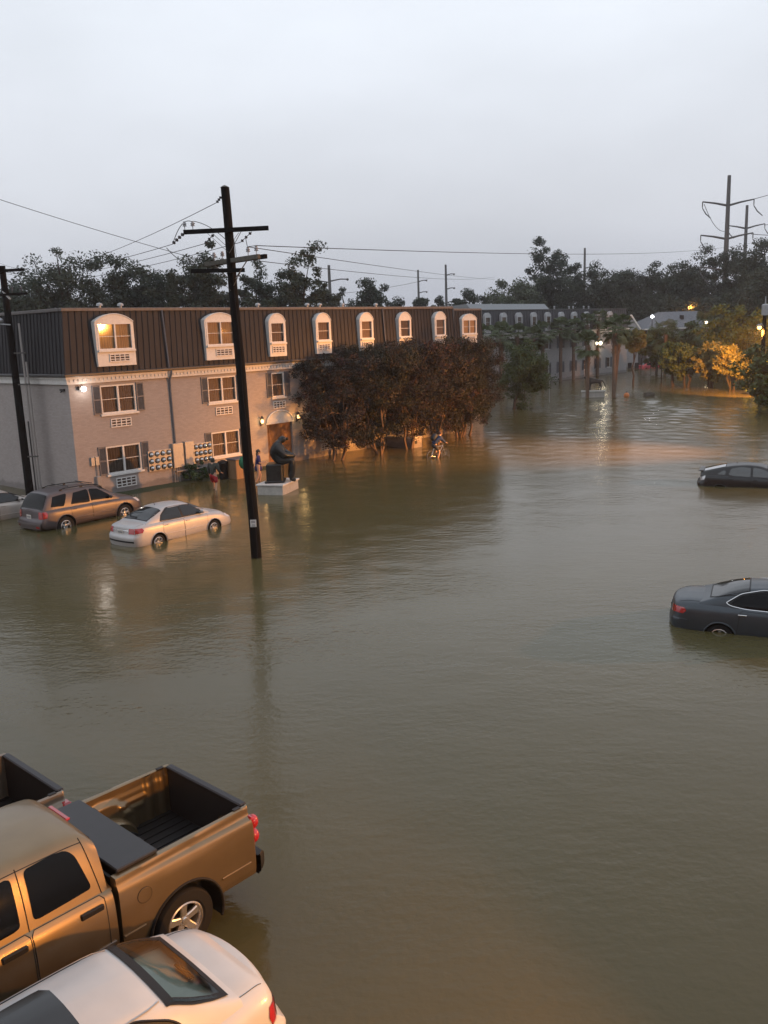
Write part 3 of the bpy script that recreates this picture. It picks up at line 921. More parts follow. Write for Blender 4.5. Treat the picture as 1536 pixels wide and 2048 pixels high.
class Shell:
    """car body surfaces: lower body and greenhouse as smooth cross-sections along x (0 = tail)"""
    NS = 30
    def __init__(s, L, W, Z1, ZC, ZB, roof=None, gw=.885, tumble=.2, rear=((0, 0), (2, 0)), front=((0, 0), (2, 0)), endw=((0, .80), (.08, .90), (.28, .968), (.7, 1.0)), blend=.8, crease=0.0):
        s.L, s.W0 = L, W
        e = np.array(endw)
        xs = np.concatenate([e[:, 0], L - e[::-1, 0]]); ws = np.concatenate([e[:, 1], e[::-1, 1] * .985])
        s.W = lambda x: W * pchip(xs, ws, x)
        s.Z1 = lambda x: pchip(*zip(*Z1), x)
        s.ZC = lambda x: pchip(*zip(*ZC), x)
        s.ZB = lambda x: pchip(*zip(*ZB), x)
        s.roof = roof
        if roof: s.ZR = lambda x: pchip(*zip(*roof), x)
        s.gw, s.tumble = gw, tumble
        s.hmax = max(z for x, z in roof) - float(s.Z1(L * .45)) if roof else 1
        s.rear, s.front, s.blend, s.crease = rear, front, blend, crease
        s.cache = {}
    def shear(s, x, z):
        r = np.interp(z, *zip(*s.rear)); f = np.interp(z, *zip(*s.front))
        return x + r * np.clip(1 - x / s.blend, 0, 1)**2 - f * np.clip(1 - (s.L - x) / s.blend, 0, 1)**2
    def low(s, x):
        k = ('l', round(float(x), 4))
        if k not in s.cache:
            w, z1, zc, zb = float(s.W(x)), float(s.Z1(x)), float(s.ZC(x)), float(s.ZB(x))
            h = z1 - zb; c = s.crease
            P = [(.93 * w, zb), (.985 * w, zb + .10 * h), (w, zb + .36 * h), (.993 * w, zb + .6 * h), ((.975 + c) * w, zb + .8 * h), ((.945 + c * .6) * w, zb + .93 * h),
                 (.895 * w, z1), (.80 * w, z1 + .5 * (zc - z1)), (.55 * w, z1 + .88 * (zc - z1)), (0, zc)]
            s.cache[k] = smooth_path(P, s.NS)
        return s.cache[k]
    def up(s, x):
        k = ('u', round(float(x), 4))
        if k not in s.cache:
            yb = float(s.W(x)) * s.gw; z0 = float(s.Z1(x)) - .03; zr = float(s.ZR(x)); h = max(.004, zr - z0)
            dy = s.tumble * h / s.hmax
            P = [(yb, z0), (yb - .28 * dy, z0 + .35 * h), (yb - .6 * dy, z0 + .65 * h), (yb - .92 * dy, z0 + .86 * h), (yb - 1.25 * dy, z0 + .95 * h), (yb - 1.9 * dy, z0 + .99 * h), (.5 * (yb - 1.9 * dy), zr + .012), (0, zr + .02)]
            s.cache[k] = smooth_path(P, s.NS)
        return s.cache[k]
    def side(s, x, z):
        P = s.low(x); j = int(np.argmax(P[:, 1] >= float(s.Z1(x)) - 1e-6)) or len(P) - 1
        return float(np.interp(z, P[:j + 1, 1], P[:j + 1, 0]))
    def gside(s, x, z):
        P = s.up(x); return float(np.interp(z, P[:, 1], P[:, 0]))
    def top(s, x, y, upper=True):
        P = (s.up(x) if upper else s.low(x))[::-1]
        return float(np.interp(abs(y), P[:, 0], P[:, 1]))
    def body(s, arches=(), step=.045, xr=None, upper=True):
        g = MB()
        x0, x1 = xr or (0, s.L)
        xs = list(np.linspace(x0, x1, int((x1 - x0) / step) + 1))
        rows = []
        for x in xs:
            P = s.low(x)
            full = [(x, y, z) for y, z in P] + [(x, -y, z) for y, z in P[-2::-1]]
            rows.append(full)
        A = np.array(rows)
        A[:, :, 0] = s.shear(A[:, :, 0], A[:, :, 2])
        # wheel arches
        a, b, _ = A.shape
        keep = np.ones((a - 1, b - 1), bool)
        for ax, az, ra in arches:
            d = np.hypot(A[:, :, 0] - ax, A[:, :, 2] - az)
            side = np.abs(A[:, :, 1]) > .6 * s.W0
            sel = side & (np.abs(d - ra) < .034)
            f = ra / np.maximum(d, 1e-6)
            A[:, :, 0] = np.where(sel, ax + (A[:, :, 0] - ax) * f, A[:, :, 0])
            A[:, :, 2] = np.where(sel, az + (A[:, :, 2] - az) * f, A[:, :, 2])
            c = (A[:-1, :-1] + A[1:, :-1] + A[:-1, 1:] + A[1:, 1:]) / 4
            keep &= ~((np.hypot(c[:, :, 0] - ax, c[:, :, 2] - az) < ra) & (np.abs(c[:, :, 1]) > .6 * s.W0))
        F = [(i * b + j, i * b + j + 1, (i + 1) * b + j + 1, (i + 1) * b + j) for i in range(a - 1) for j in range(b - 1) if keep[i, j]]
        g.add(A.reshape(-1, 3), F)
        if xr is None or xr[0] == 0: g.grid(s.cap(0))
        if xr is None or xr[1] == s.L: g.grid(s.cap(1))
        if s.roof and upper:
            ux = np.linspace(s.roof[0][0], s.roof[-1][0], int((s.roof[-1][0] - s.roof[0][0]) / .05) + 1)
            g.grid([[(x, y, z) for y, z in s.up(x)] + [(x, -y, z) for y, z in s.up(x)[-2::-1]] for x in ux])
            for x in (ux[0], ux[-1]):
                P = s.up(x); g.grid([[(x, y, z), (x, -y, z)] for y, z in P])
        return g
    def cap(s, end, bulge=.085, zr=None, yr=None, off=0.0, n=9, rows=None):
        x = 0 if end == 0 else s.L
        P = s.low(x); W = P[:, 0].max()
        zz = P[:, 1] if zr is None else np.linspace(zr[0], zr[1], rows or 8)
        out = []
        for z in zz:
            yy = float(np.interp(z, P[:, 1], P[:, 0]))
            a, b = (-yy, yy) if yr is None else (max(-yy, yr[0]), min(yy, yr[1]))
            row = []
            for y in np.linspace(a, b, n):
                bu = (bulge + 0) * (1 - min(1, abs(y) / max(yy, 1e-3))**2.5) * min(1, yy / (.6 * W)) + off
                xx = float(s.shear(x, z)) + (-bu if end == 0 else bu)
                row.append((xx, y, z))
            out.append(row)
        return out
    def side_patch(s, poly, sgn, off, k=10, n=12, upper=False, cut=None):
        g = []
        for z, a, b in poly_rows(poly, k):
            if cut:
                for ax, az, ra in cut:
                    if abs(z - az) < ra:
                        c = math.sqrt(ra * ra - (z - az)**2)
                        if a < ax + c < b and a > ax - c - .3: a = ax + c
                        elif a < ax - c < b: b = ax - c
            row = []
            for x in np.linspace(a, b, n):
                y = (s.gside(x, z) if upper else s.side(x, z)) + off
                row.append((float(s.shear(x, z)) if not upper else x, sgn * y, z))
            g.append(row)
        return g
    def top_patch(s, rows, off, n=15, upper=True, xoff=0.0):
        """rows: (x, ymin, ymax)"""
        g = []
        for x, a, b in rows:
            g.append([(float(s.shear(x, s.top(x, y, upper))) + xoff if not upper else x + xoff, y, s.top(x, y, upper) + off) for y in np.linspace(a, b, n)])
        return g
    def outline(s, poly, sgn, off, upper):
        return [(x, sgn * ((s.gside(x, z) if upper else s.side(x, z)) + off), z) for x, z in poly]

def make_wheel(parent, x, y, z, r, rim_r, w=.21, spokes=5, rim_mat='alloy', sgn=1, split=.5):
    g = MB()
    o = w / 2
    prof = [(rim_r, -o + .02), (rim_r + .03, -o), (r - .03, -o + .005), (r - .008, -o + .03), (r, -o + .06), (r, o - .06), (r - .008, o - .03), (r - .03, o - .005), (rim_r + .03, o), (rim_r, o - .02)]
    g.lathe(prof, (0, 0, 0), 'Y', 40, cap=False)
    t = g.build('wheel', M['black'], parent, smooth=35)
    t.location = (x, y, z)
    g = MB()
    f = sgn
    yo = sgn * (o - .035)
    g.lathe([(rim_r + .005, f * (o - .015)), (rim_r - .012, f * (o - .008)), (rim_r - .03, f * (o - .03)), (rim_r - .045, f * (o - .12)), (rim_r - .045, f * (-o + .05))], (0, 0, 0), 'Y', 40, cap=False)
    hub = rim_r * .30
    g.lathe([(.001, f * (o - .025)), (hub * .55, f * (o - .028)), (hub * .7, f * (o - .04)), (hub, f * (o - .045)), (hub * 1.05, f * (o - .09)), (.001, f * (o - .1))], (0, 0, 0), 'Y', 20)
    for k in range(spokes):
        a = 2 * math.pi * k / spokes + .3
        c, sn = math.cos(a), math.sin(a)
        tx, tz = -sn, c
        r0, r1 = hub * .6, rim_r - .02
        w0, w1 = rim_r * .19 * 5 / spokes, rim_r * .24 * 5 / spokes
        V = []
        for rr, ww, yy in ((r0, w0, sgn * (o - .045)), (r1 * .6, w0 * 1.0, sgn * (o - .035)), (r1, w1, sgn * (o - .028))):
            for q, dy in ((-1, -sgn * .012), (-.7, 0), (.7, 0), (1, -sgn * .012), (1, -sgn * .045), (-1, -sgn * .045)):
                V.append((c * rr + tx * ww * q, yy + dy, sn * rr + tz * ww * q))
        F = []
        for i in range(2):
            for j in range(6):
                F.append((i * 6 + j, i * 6 + (j + 1) % 6, (i + 1) * 6 + (j + 1) % 6, (i + 1) * 6 + j))
        g.add(V, F)
        g.lathe([(.001, f * (o - .034)), (.013, f * (o - .036)), (.015, f * (o - .05))], (math.cos(a + .6) * hub * .72, 0, math.sin(a + .6) * hub * .72), 'Y', 8)
    g.build('rim', M[rim_mat], t, smooth=35)
    g = MB(); g.lathe([(rim_r - .04, f * (o - .13)), (.001, f * (o - .13))], (0, 0, 0), 'Y', 24)
    g.build('brake_disc', M['black'], t)
    return t

def arch_liner(parent, shell, arches, paint_m, lip=.016):
    for ax, az, ra in arches:
        for sgn in (-1, 1):
            g = MB(); gl = MB()
            th = np.linspace(-.35, math.pi + .35, 30)
            out, mid, inn = [], [], []
            for a in th:
                x, z = ax + (ra + .002) * math.cos(a), az + (ra + .002) * math.sin(a)
                y = shell.side(min(max(x, .02), shell.L - .02), max(z, float(shell.ZB(ax)) + .01))
                out.append((x, sgn * (y - .004), z)); inn.append((x, sgn * (y - .42), z))
                mid.append((x, sgn * (y + .004), z))
            g.grid([out, inn])
            g.add([p for p in inn] , [tuple(range(len(inn)))])
            gl.tube(mid, lip, 6)
            w_ = g.build('wheel_well', M['dark'], parent)
            gl.build('arch_lip', paint_m, w_, smooth=60)

def make_car(name, label, loc, rz, sp, group=None):
    """sp: dictionary of shape and finish"""
    t = thing(name, label, sp.get('cat', 'car'), loc, rz, group)
    S = sp['shell']; pm = sp['paint']; arches = sp['arches']
    S.body(arches).build('body', pm, t, smooth=38)
    arch_liner(t, S, arches, sp.get('lip', pm))
    for (ax, az, ra), sgn in [(a, q) for a in arches for q in (-1, 1)]:
        make_wheel(t, ax, sgn * (S.W0 - sp.get('inset', .125)), sp['wr'], sp['wr'], sp['rr'], spokes=sp.get('spokes', 5), sgn=sgn)
    # side glass with dark surround
    for sgn in (-1, 1):
        for poly in sp['windows']:
            pr = rounded(poly, sp.get('wround', .06))
            g = MB(); g.grid(S.side_patch(pr, sgn, .006, 12, 14, True))
            w = g.build('side_window', sp.get('glass', M['tint']), t, smooth=60)
        if sp.get('dlo'):
            pr = rounded(sp['dlo'], sp.get('wround', .06))
            g = MB(); g.grid(S.side_patch(pr, sgn, .003, 14, 24, True)); g.build('window_surround', M['trim'], t, smooth=60)
            g = MB(); g.tube([*S.outline(pr, sgn, .004, True), S.outline(pr, sgn, .004, True)[0]], sp.get('dlo_r', .008), 5, cap=False)
            g.build('window_trim', sp.get('dlo_mat', M['trim']), t, smooth=60)
        for poly, hx, hz in sp['doors']:
            pr = rounded(poly, .05)
            g = MB(); g.grid(S.side_patch(pr, sgn, .0035, 14, 16, False, cut=[(a[0], a[1], a[2] + .035) for a in arches]))
            d = g.build('door', pm, t, smooth=60)
            rows = S.side_patch(pr, sgn, .004, 24, 2, False, cut=[(a[0], a[1], a[2] + .035) for a in arches])
            g = MB(); loop = [r[0] for r in rows] + [r[1] for r in rows[::-1]]
            g.tube([*loop, loop[0]], .0045, 4, cap=False); g.build('door_seam', M['dark'], d)
            y = S.side(hx, hz)
            g = MB(); g.box((hx, sgn * (y + .022), hz), (.19, .022, .034), bev=.008)
            g.box((hx - .08, sgn * (y + .008), hz), (.022, .024, .03)); g.box((hx + .08, sgn * (y + .008), hz), (.022, .024, .03))
            g.build('handle', sp.get('handle', pm), d)
        if sp.get('moulding'):
            x0, x1, z0, z1 = sp['moulding']
            pts = [(x, sgn * (S.side(x, z0 + (z1 - z0) * (x - x0) / (x1 - x0)) + .006), z0 + (z1 - z0) * (x - x0) / (x1 - x0)) for x in np.linspace(x0, x1, 14)]
            g = MB(); g.tube(pts, .014, 6); g.build('side_moulding', pm, t, smooth=60)
        mx, mz = sp['mirror']
        y = S.gside(mx, mz)
        g = MB(); g.sphere((mx + .02, sgn * (y + .13), mz + .06), .1, 14, 8, sc3=(.62, 1.0, .72)); g.box((mx + .04, sgn * (y + .03), mz + .01), (.07, .12, .05))
        g.build('mirror', sp.get('mirror_mat', pm), t, smooth=50)
        # lamps
        z0, z1, yin, xin = sp['tail']
        g = MB()
        g.grid(S.cap(0, zr=(z0, z1), yr=(yin, 9) if sgn > 0 else (-9, -yin), off=.012))
        g.grid(S.side_patch([(0.002, z0), (xin * .75, z0 + .02), (xin, (z0 + z1) / 2 + .02), (xin * .8, z1), (0.002, z1)], sgn, .008, 8, 6))
        g.build('taillight', sp.get('tail_mat', M['tail']), t, smooth=60)
        z0, z1, yin, xin = sp['head']
        g = MB()
        g.grid(S.cap(1, zr=(z0, z1), yr=(yin, 9) if sgn > 0 else (-9, -yin), off=.01))
        g.grid(S.side_patch([(S.L - .002, z0), (S.L - xin * .6, z0 + .02), (S.L - xin, z1), (S.L - .002, z1)], sgn, .008, 8, 6))
        g.build('headlight', M['clear'], t, smooth=60)
    # rear glass and windscreen
    for nm, rows, brd in (('rear_window', sp['rear_glass'], 1), ('windscreen', sp['front_glass'], 1)):
        if not rows: continue
        xs, hs = zip(*rows)
        q = np.linspace(xs[0], xs[-1], 12)
        R_ = [(x, -float(pchip(xs, hs, x)), float(pchip(xs, hs, x))) for x in q]
        g = MB(); g.grid(S.top_patch(R_, .011, 21))
        o = g.build(nm, sp.get('glass_rear', sp.get('glass', M['tint'])), t, smooth=60)
        c = (xs[0] + xs[-1]) / 2
        q2 = np.linspace(xs[0] - .03 * np.sign(xs[-1] - xs[0]), xs[-1] + .03 * np.sign(xs[-1] - xs[0]), 12)
        g = MB(); g.grid(S.top_patch([(x, -float(pchip(xs, hs, x)) - .03, float(pchip(xs, hs, x)) + .03) for x in q2], .005, 21)); g.build('seal', M['trim'], o, smooth=60)
    # boot and bonnet shut lines
    for line in sp.get('lines', []):
        for sgn in (-1, 1):
            pts = [(float(S.shear(x, S.top(x, y, False))), sgn * y, S.top(x, y, False) + .002) for x, y in smooth_path(line, 16)]
            g = MB(); g.tube(pts, .004, 4); g.build('shut_line', M['dark'], t)
    if sp.get('plate'):
        z = sp['plate']; xx = S.cap(0, zr=(z, z + .1), rows=2)[0][4][0]
        g = MB(); g.box((xx - .012, 0, z), (.01, .31, .155), bev=.004); pl = g.build('licence_plate', M['plate'], t)
        g = MB()
        for i, w in enumerate((.02, .028, .022, .03, .022, .026)): g.box((xx - .0185, .1 - i * .04, z - .005), (.002, w, .06))
        g.build('plate_figures', M['shutter'], pl)
    if sp.get('bumper'):
        z0, z1 = sp['bumper']
        g = MB(); g.grid(S.cap(0, zr=(z0, z1), off=.008, n=13)); g.build('bumper_strip', sp.get('bumper_mat', M['trim']), t, smooth=60)
    if sp.get('extra'): sp['extra'](t, S, sp)
    return t

def antenna(t, S, x):
    g = MB(); z = S.top(x, 0); g.tube([(x, 0, z), (x - .06, 0, z + .1)], [.012, .005], 6); g.build('antenna', M['trim'], t)

# silver saloon
P_silver = paint('wet_silver_paint', (.42, .41, .41), .35, .45)
def silver_extra(t, S, sp):
    antenna(t, S, 1.55)
    g = MB(); g.grid(S.cap(0, zr=(.84, .87), yr=(-.42, .42), off=.02, n=11, rows=3)); g.build('boot_trim', M['chrome'], t)
    pass
S1 = Shell(4.53, .855, [(0, .93), (.5, .985), (1.2, .97), (2.4, .93), (3.3, .89), (4.0, .80), (4.53, .62)],
           [(0, 1.03), (.3, 1.06), (.7, 1.07), (1.3, 1.05), (2.6, 1.0), (3.3, .985), (4.0, .90), (4.35, .80), (4.53, .70)],
           [(0, .24), (.6, .2), (3.9, .2), (4.53, .22)],
           roof=[(.52, 1.03), (.75, 1.14), (1.05, 1.30), (1.38, 1.42), (1.8, 1.465), (2.3, 1.455), (2.6, 1.41), (3.0, 1.22), (3.42, .98)],
           rear=((.2, .05), (.5, -.0), (.62, .0), (.7, .06), (.95, .10), (1.06, .2)), front=((.2, .1), (.4, .0), (.6, .03), (.75, .25)), tumble=.235)
sp_silver = dict(shell=S1, paint=P_silver, arches=[(.94, .31, .355), (3.54, .31, .355)], wr=.30, rr=.195, inset=.12, spokes=7,
                 windows=[[(1.17, 1.02), (2.13, .985), (2.10, 1.365), (1.62, 1.375), (1.3, 1.22)], [(2.2, .985), (3.12, .965), (3.0, 1.07), (2.62, 1.32), (2.17, 1.365)]],
                 dlo=[(1.12, 1.0), (3.22, .945), (3.02, 1.09), (2.62, 1.35), (2.1, 1.40), (1.58, 1.405), (1.25, 1.22)],
                 doors=[([(1.15, .3), (2.13, .28), (2.14, .95), (1.2, .96)], 1.34, .86), ([(2.15, .28), (3.2, .28), (3.28, .9), (2.16, .95)], 2.32, .84)],
                 mirror=(2.98, .98), tail=(.74, .93, .42, .34), head=(.58, .74, .38, .4), moulding=(1.2, 3.2, .54, .50),
                 rear_glass=[(.66, .60), (.9, .60), (1.3, .545)], front_glass=[(3.3, .66), (3.0, .62), (2.66, .54)],
                 lines=[[(.1, .62), (.45, .66)], [(3.4, .68), (4.0, .62), (4.45, .5)]], plate=.79, bumper=(.44, .5), glass=M['tint_grey'], glass_rear=M['tint_grey'], extra=silver_extra)
make_car('saloon_car', 'silver four door saloon with half sunk wheels, left of the main utility pole', (-9.17, 29.72, -.30), R(53), sp_silver, 'cars parked in the flooded lot')

# mauve sport utility car
P_mauve = paint('wet_mauve_paint', (.078, .064, .068), .3, .42)
P_mauve_dark = mat('grey_lower_cladding', (.10, .085, .085), .5)
def suv_extra(t, S, sp):
    for sgn in (-1, 1):
        y = .52; pts = [(x, sgn * (y + .06), S.top(x, y) + .055 * min(1, min(x - 1.0, 2.9 - x) * 6 + .05)) for x in np.linspace(1.0, 2.9, 16)]
        g = MB(); g.tube(pts, .02, 6)
        for x in (1.05, 1.95, 2.82): g.box((x, sgn * (y + .06), S.top(x, y) + .02), (.1, .035, .05))
        g.build('roof_rail', M['trim'], t, smooth=60)
    for x in (1.4, 2.45):
        g = MB(); g.box((x, 0, S.top(x, 0) + .07), (.05, 1.14, .025), bev=.008); g.build('roof_bar', M['trim'], t)
    g = MB(); g.grid(S.cap(0, zr=(.36, .62), off=.05, n=13)); g.build('rear_bumper', P_mauve_dark, t, smooth=60)
    g = MB(); g.tube([(.06, -.3, 1.07), (.10, .02, 1.06), (.14, .3, 1.08)], .012, 5); g.build('wiper', M['trim'], t)
    for sgn in (-1, 1):
        g = MB(); g.grid(S.cap(0, zr=(.42, .5), yr=(.55, .72) if sgn > 0 else (-.72, -.55), off=.06)); g.build('reflector', M['tail'], t)
S2 = Shell(4.57, .93, [(0, 1.06), (.5, 1.07), (2.4, 1.04), (3.4, 1.01), (4.1, .95), (4.57, .78)],
           [(0, 1.12), (.6, 1.13), (2.4, 1.1), (3.4, 1.10), (4.1, 1.04), (4.4, .96), (4.57, .84)],
           [(0, .38), (.6, .34), (4.0, .34), (4.57, .36)],
           roof=[(.10, 1.08), (.17, 1.22), (.28, 1.45), (.42, 1.62), (.62, 1.69), (1.4, 1.73), (2.3, 1.71), (2.65, 1.65), (3.1, 1.38), (3.5, 1.09)],
           rear=((.3, .04), (.55, -.02), (.68, .0), (.75, .06), (1.05, .08), (1.15, .1)), front=((.3, .08), (.5, 0), (.8, .06), (.95, .25)), tumble=.2, gw=.90,
           endw=((0, .86), (.08, .93), (.25, .975), (.6, 1.0)))
sp_suv = dict(cat='car', shell=S2, paint=P_mauve, arches=[(.95, .38, .43), (3.66, .38, .43)], wr=.365, rr=.215, inset=.13, spokes=5,
              windows=[[(.42, 1.15), (1.0, 1.13), (1.22, 1.58), (.62, 1.57)], [(1.28, 1.12), (2.15, 1.1), (2.15, 1.6), (1.52, 1.59)], [(2.2, 1.1), (3.2, 1.09), (3.06, 1.24), (2.6, 1.55), (2.2, 1.6)]],
              doors=[([(1.28, .5), (2.15, .48), (2.17, 1.05), (1.22, 1.06)], 1.42, .96), ([(2.18, .48), (3.18, .48), (3.3, 1.0), (2.19, 1.05)], 2.34, .95)],
              mirror=(3.02, 1.12), tail=(.76, 1.03, .6, .2), head=(.72, .92, .42, .34), moulding=(1.3, 3.2, .62, .62),
              rear_glass=[(.13, .70), (.25, .70), (.4, .64)], front_glass=[(3.4, .72), (3.1, .68), (2.68, .60)],
              lines=[[(3.45, .7), (4.0, .66), (4.5, .5)]], plate=.82, glass=M['tint'], extra=suv_extra, lip=P_mauve_dark)
make_car('sport_utility_car', 'mauve sport utility car with roof rails between the end wall and the silver saloon', (-13.56, 32.86, -.30), R(52), sp_suv, 'cars parked in the flooded lot')

# pale car at the left edge
P_pale = paint('wet_champagne_paint', (.40, .36, .33), .35, .45)
S3 = Shell(4.7, .88, [(0, .95), (.5, 1.0), (1.2, .99), (2.5, .95), (3.4, .90), (4.2, .80), (4.7, .62)],
           [(0, 1.05), (.7, 1.08), (2.6, 1.02), (3.4, 1.0), (4.2, .90), (4.5, .8), (4.7, .7)], [(0, .22), (4.7, .22)],
           roof=[(.6, 1.05), (1.1, 1.27), (1.5, 1.42), (2.0, 1.46), (2.5, 1.43), (2.8, 1.36), (3.2, 1.18), (3.6, .99)],
           rear=((.2, .05), (.5, 0), (1.06, .15)), front=((.2, .1), (.45, 0), (.75, .25)), tumble=.22)
sp_pale = dict(shell=S3, paint=P_pale, arches=[(1.0, .31, .36), (3.72, .31, .36)], wr=.31, rr=.2, inset=.12,
               windows=[[(1.2, 1.03), (2.2, 1.0), (2.18, 1.36), (1.65, 1.36)], [(2.28, 1.0), (3.3, .975), (3.15, 1.08), (2.74, 1.3), (2.26, 1.36)]],
               dlo=[(1.12, 1.01), (3.42, .955), (3.15, 1.12), (2.74, 1.34), (2.2, 1.39), (1.6, 1.39)],
               doors=[([(1.2, .3), (2.2, .28), (2.22, .96), (1.25, .97)], 1.42, .88), ([(2.24, .28), (3.3, .28), (3.4, .91), (2.25, .96)], 2.42, .86)],
               mirror=(3.12, .99), tail=(.75, .93, .45, .3), head=(.58, .74, .4, .4), moulding=(1.2, 3.3, .52, .5),
               rear_glass=[(.75, .62), (1.4, .55)], front_glass=[(3.48, .68), (3.2, .64), (2.84, .56)], lines=[[(3.5, .7), (4.1, .62), (4.6, .5)]], plate=.8, glass=M['tint_grey'], mirror_mat=P_pale)
make_car('saloon_car', 'pale champagne car at the left edge, front half in view beyond the mauve car', (-17.7, 33.75, -.30), R(49), sp_pale, 'cars parked in the flooded lot')

# dark grey luxury saloon on the right, deep in water
P_slate = paint('wet_slate_grey_paint', (.042, .052, .062), .3, .34, coat=.15)
S4 = Shell(4.86, .905, [(0, .955), (.5, 1.0), (1.3, 1.0), (2.5, .97), (3.5, .92), (4.3, .82), (4.86, .62)],
           [(0, 1.07), (.3, 1.11), (.8, 1.12), (1.4, 1.09), (2.6, 1.04), (3.5, 1.0), (4.3, .9), (4.65, .8), (4.86, .7)], [(0, .22), (4.86, .22)],
           roof=[(.62, 1.08), (.95, 1.20), (1.35, 1.36), (1.75, 1.45), (2.2, 1.475), (2.65, 1.46), (2.95, 1.40), (3.35, 1.2), (3.75, .99)],
           rear=((.2, .08), (.5, .0), (.65, .0), (.75, .04), (1.0, .07), (1.12, .2)), front=((.2, .1), (.45, 0), (.75, .25)), tumble=.25, gw=.87,
           endw=((0, .70), (.06, .82), (.18, .90), (.4, .965), (.9, 1.0)))
def slate_extra(t, S, sp):
    for sgn in (-1, 1):
        pts = S.outline([(.02 + k * .05, .80 - .002 * k) for k in range(9)], sgn, .004, False)
        g = MB(); g.grid(S.side_patch([(.01, .62), (.42, .62), (.38, .70), (.01, .72)], sgn, .012, 4, 8)); g.build('bumper_corner', sp['paint'], t, smooth=60)
sp_slate = dict(shell=S4, paint=P_slate, arches=[(1.08, .33, .36), (3.8, .33, .36)], wr=.325, rr=.2, inset=.12,
                windows=[[(1.27, 1.12), (1.62, 1.03), (2.42, 1.0), (2.42, 1.385), (1.95, 1.40), (1.5, 1.29)], [(2.5, 1.0), (3.5, .97), (3.3, 1.1), (2.9, 1.34), (2.48, 1.385)]],
                dlo=[(1.18, 1.12), (1.3, 1.06), (1.6, 1.015), (3.62, .955), (3.32, 1.12), (2.9, 1.375), (2.4, 1.425), (1.95, 1.425), (1.5, 1.33)], wround=.09,
                dlo_r=.012, dlo_mat=M['chrome'], handle=M['chrome'],
                doors=[([(1.42, .3), (2.42, .28), (2.44, .97), (1.5, .985)], 1.55, .90), ([(2.46, .28), (3.45, .28), (3.6, .92), (2.47, .97)], 2.62, .88)],
                mirror=(3.3, 1.0), tail=(.79, .95, .5, .33), head=(.58, .76, .4, .4),
                rear_glass=[(.86, .50), (1.0, .60), (1.3, .61), (1.66, .555)], front_glass=[(3.62, .70), (3.3, .64), (2.98, .56)], lines=[[(.1, .6), (.75, .66)]], plate=.78, glass=M['tint'], glass_rear=M['tint_grey'], extra=slate_extra)
make_car('saloon_car', 'slate grey saloon with chrome window surround, deep in water at the right', (6.93, 20.21, -.45), R(-24), sp_slate, 'cars parked in the flooded lot')

# black hatchback on the right
P_black = paint('wet_black_paint', (.005, .0055, .0065), .0, .3, coat=.08)
S5 = Shell(4.45, .865, [(0, .98), (.4, 1.02), (1.2, 1.0), (2.4, .96), (3.3, .93), (4.0, .84), (4.45, .65)],
           [(0, 1.06), (.5, 1.09), (1.3, 1.06), (2.5, 1.02), (3.3, 1.0), (4.0, .91), (4.3, .8), (4.45, .7)], [(0, .22), (4.45, .22)],
           roof=[(.06, 1.14), (.4, 1.23), (.9, 1.36), (1.4, 1.455), (1.95, 1.49), (2.35, 1.465), (2.7, 1.36), (3.1, 1.18), (3.6, .98)],
           rear=((.2, .05), (.5, -.04), (.68, -.03), (.75, .06), (1.05, .12)), front=((.2, .1), (.45, 0), (.75, .25)), tumble=.22, gw=.885)
def hatch_extra(t, S, sp):
    g = MB(); g.box((.07, 0, S.top(.12, 0) + .015), (.2, 1.16, .035), bev=.012); g.build('spoiler', P_black, t)
    antenna(t, S, 1.5)
sp_black = dict(shell=S5, paint=P_black, arches=[(.86, .31, .35), (3.56, .31, .35)], wr=.305, rr=.195, inset=.12,
                windows=[[(.72, 1.08), (1.06, 1.06), (1.06, 1.23), (.95, 1.24)], [(1.18, 1.05), (2.05, 1.0), (2.05, 1.39), (1.65, 1.40), (1.27, 1.32)], [(2.14, 1.0), (3.15, .98), (2.95, 1.1), (2.55, 1.32), (2.14, 1.39)]],
                doors=[([(1.15, .3), (2.06, .28), (2.08, .97), (1.2, .99)], 1.3, .9), ([(2.1, .28), (3.1, .28), (3.2, .92), (2.11, .97)], 2.25, .88)],
                mirror=(3.0, 1.0), tail=(.78, 1.08, .54, .2), head=(.6, .78, .4, .4), tail_mat=M['clear'],
                rear_glass=[(.2, .52), (.6, .55), (1.05, .50)], front_glass=[(3.45, .68), (3.1, .62), (2.72, .54)], plate=.72, glass=mat('hatchback_glass', (.05, .055, .055), .06, coat=1.0), extra=hatch_extra)
make_car('hatchback_car', 'black hatchback with sloping tail and clear tail lamps, deep in water at the right', (13.96, 37.92, -.57), R(-24), sp_black, 'cars parked in the flooded lot')

# far red car
P_red = paint('wet_red_paint', (.32, .012, .03), .2, .3)
sp_red = dict(sp_silver); sp_red.update(paint=P_red, extra=None, plate=None)
make_car('saloon_car', 'small crimson car far off, half sunk in the flooded road beyond the palms', (39.9, 136.6, -.55), R(25), sp_red, 'cars parked in the flooded lot')

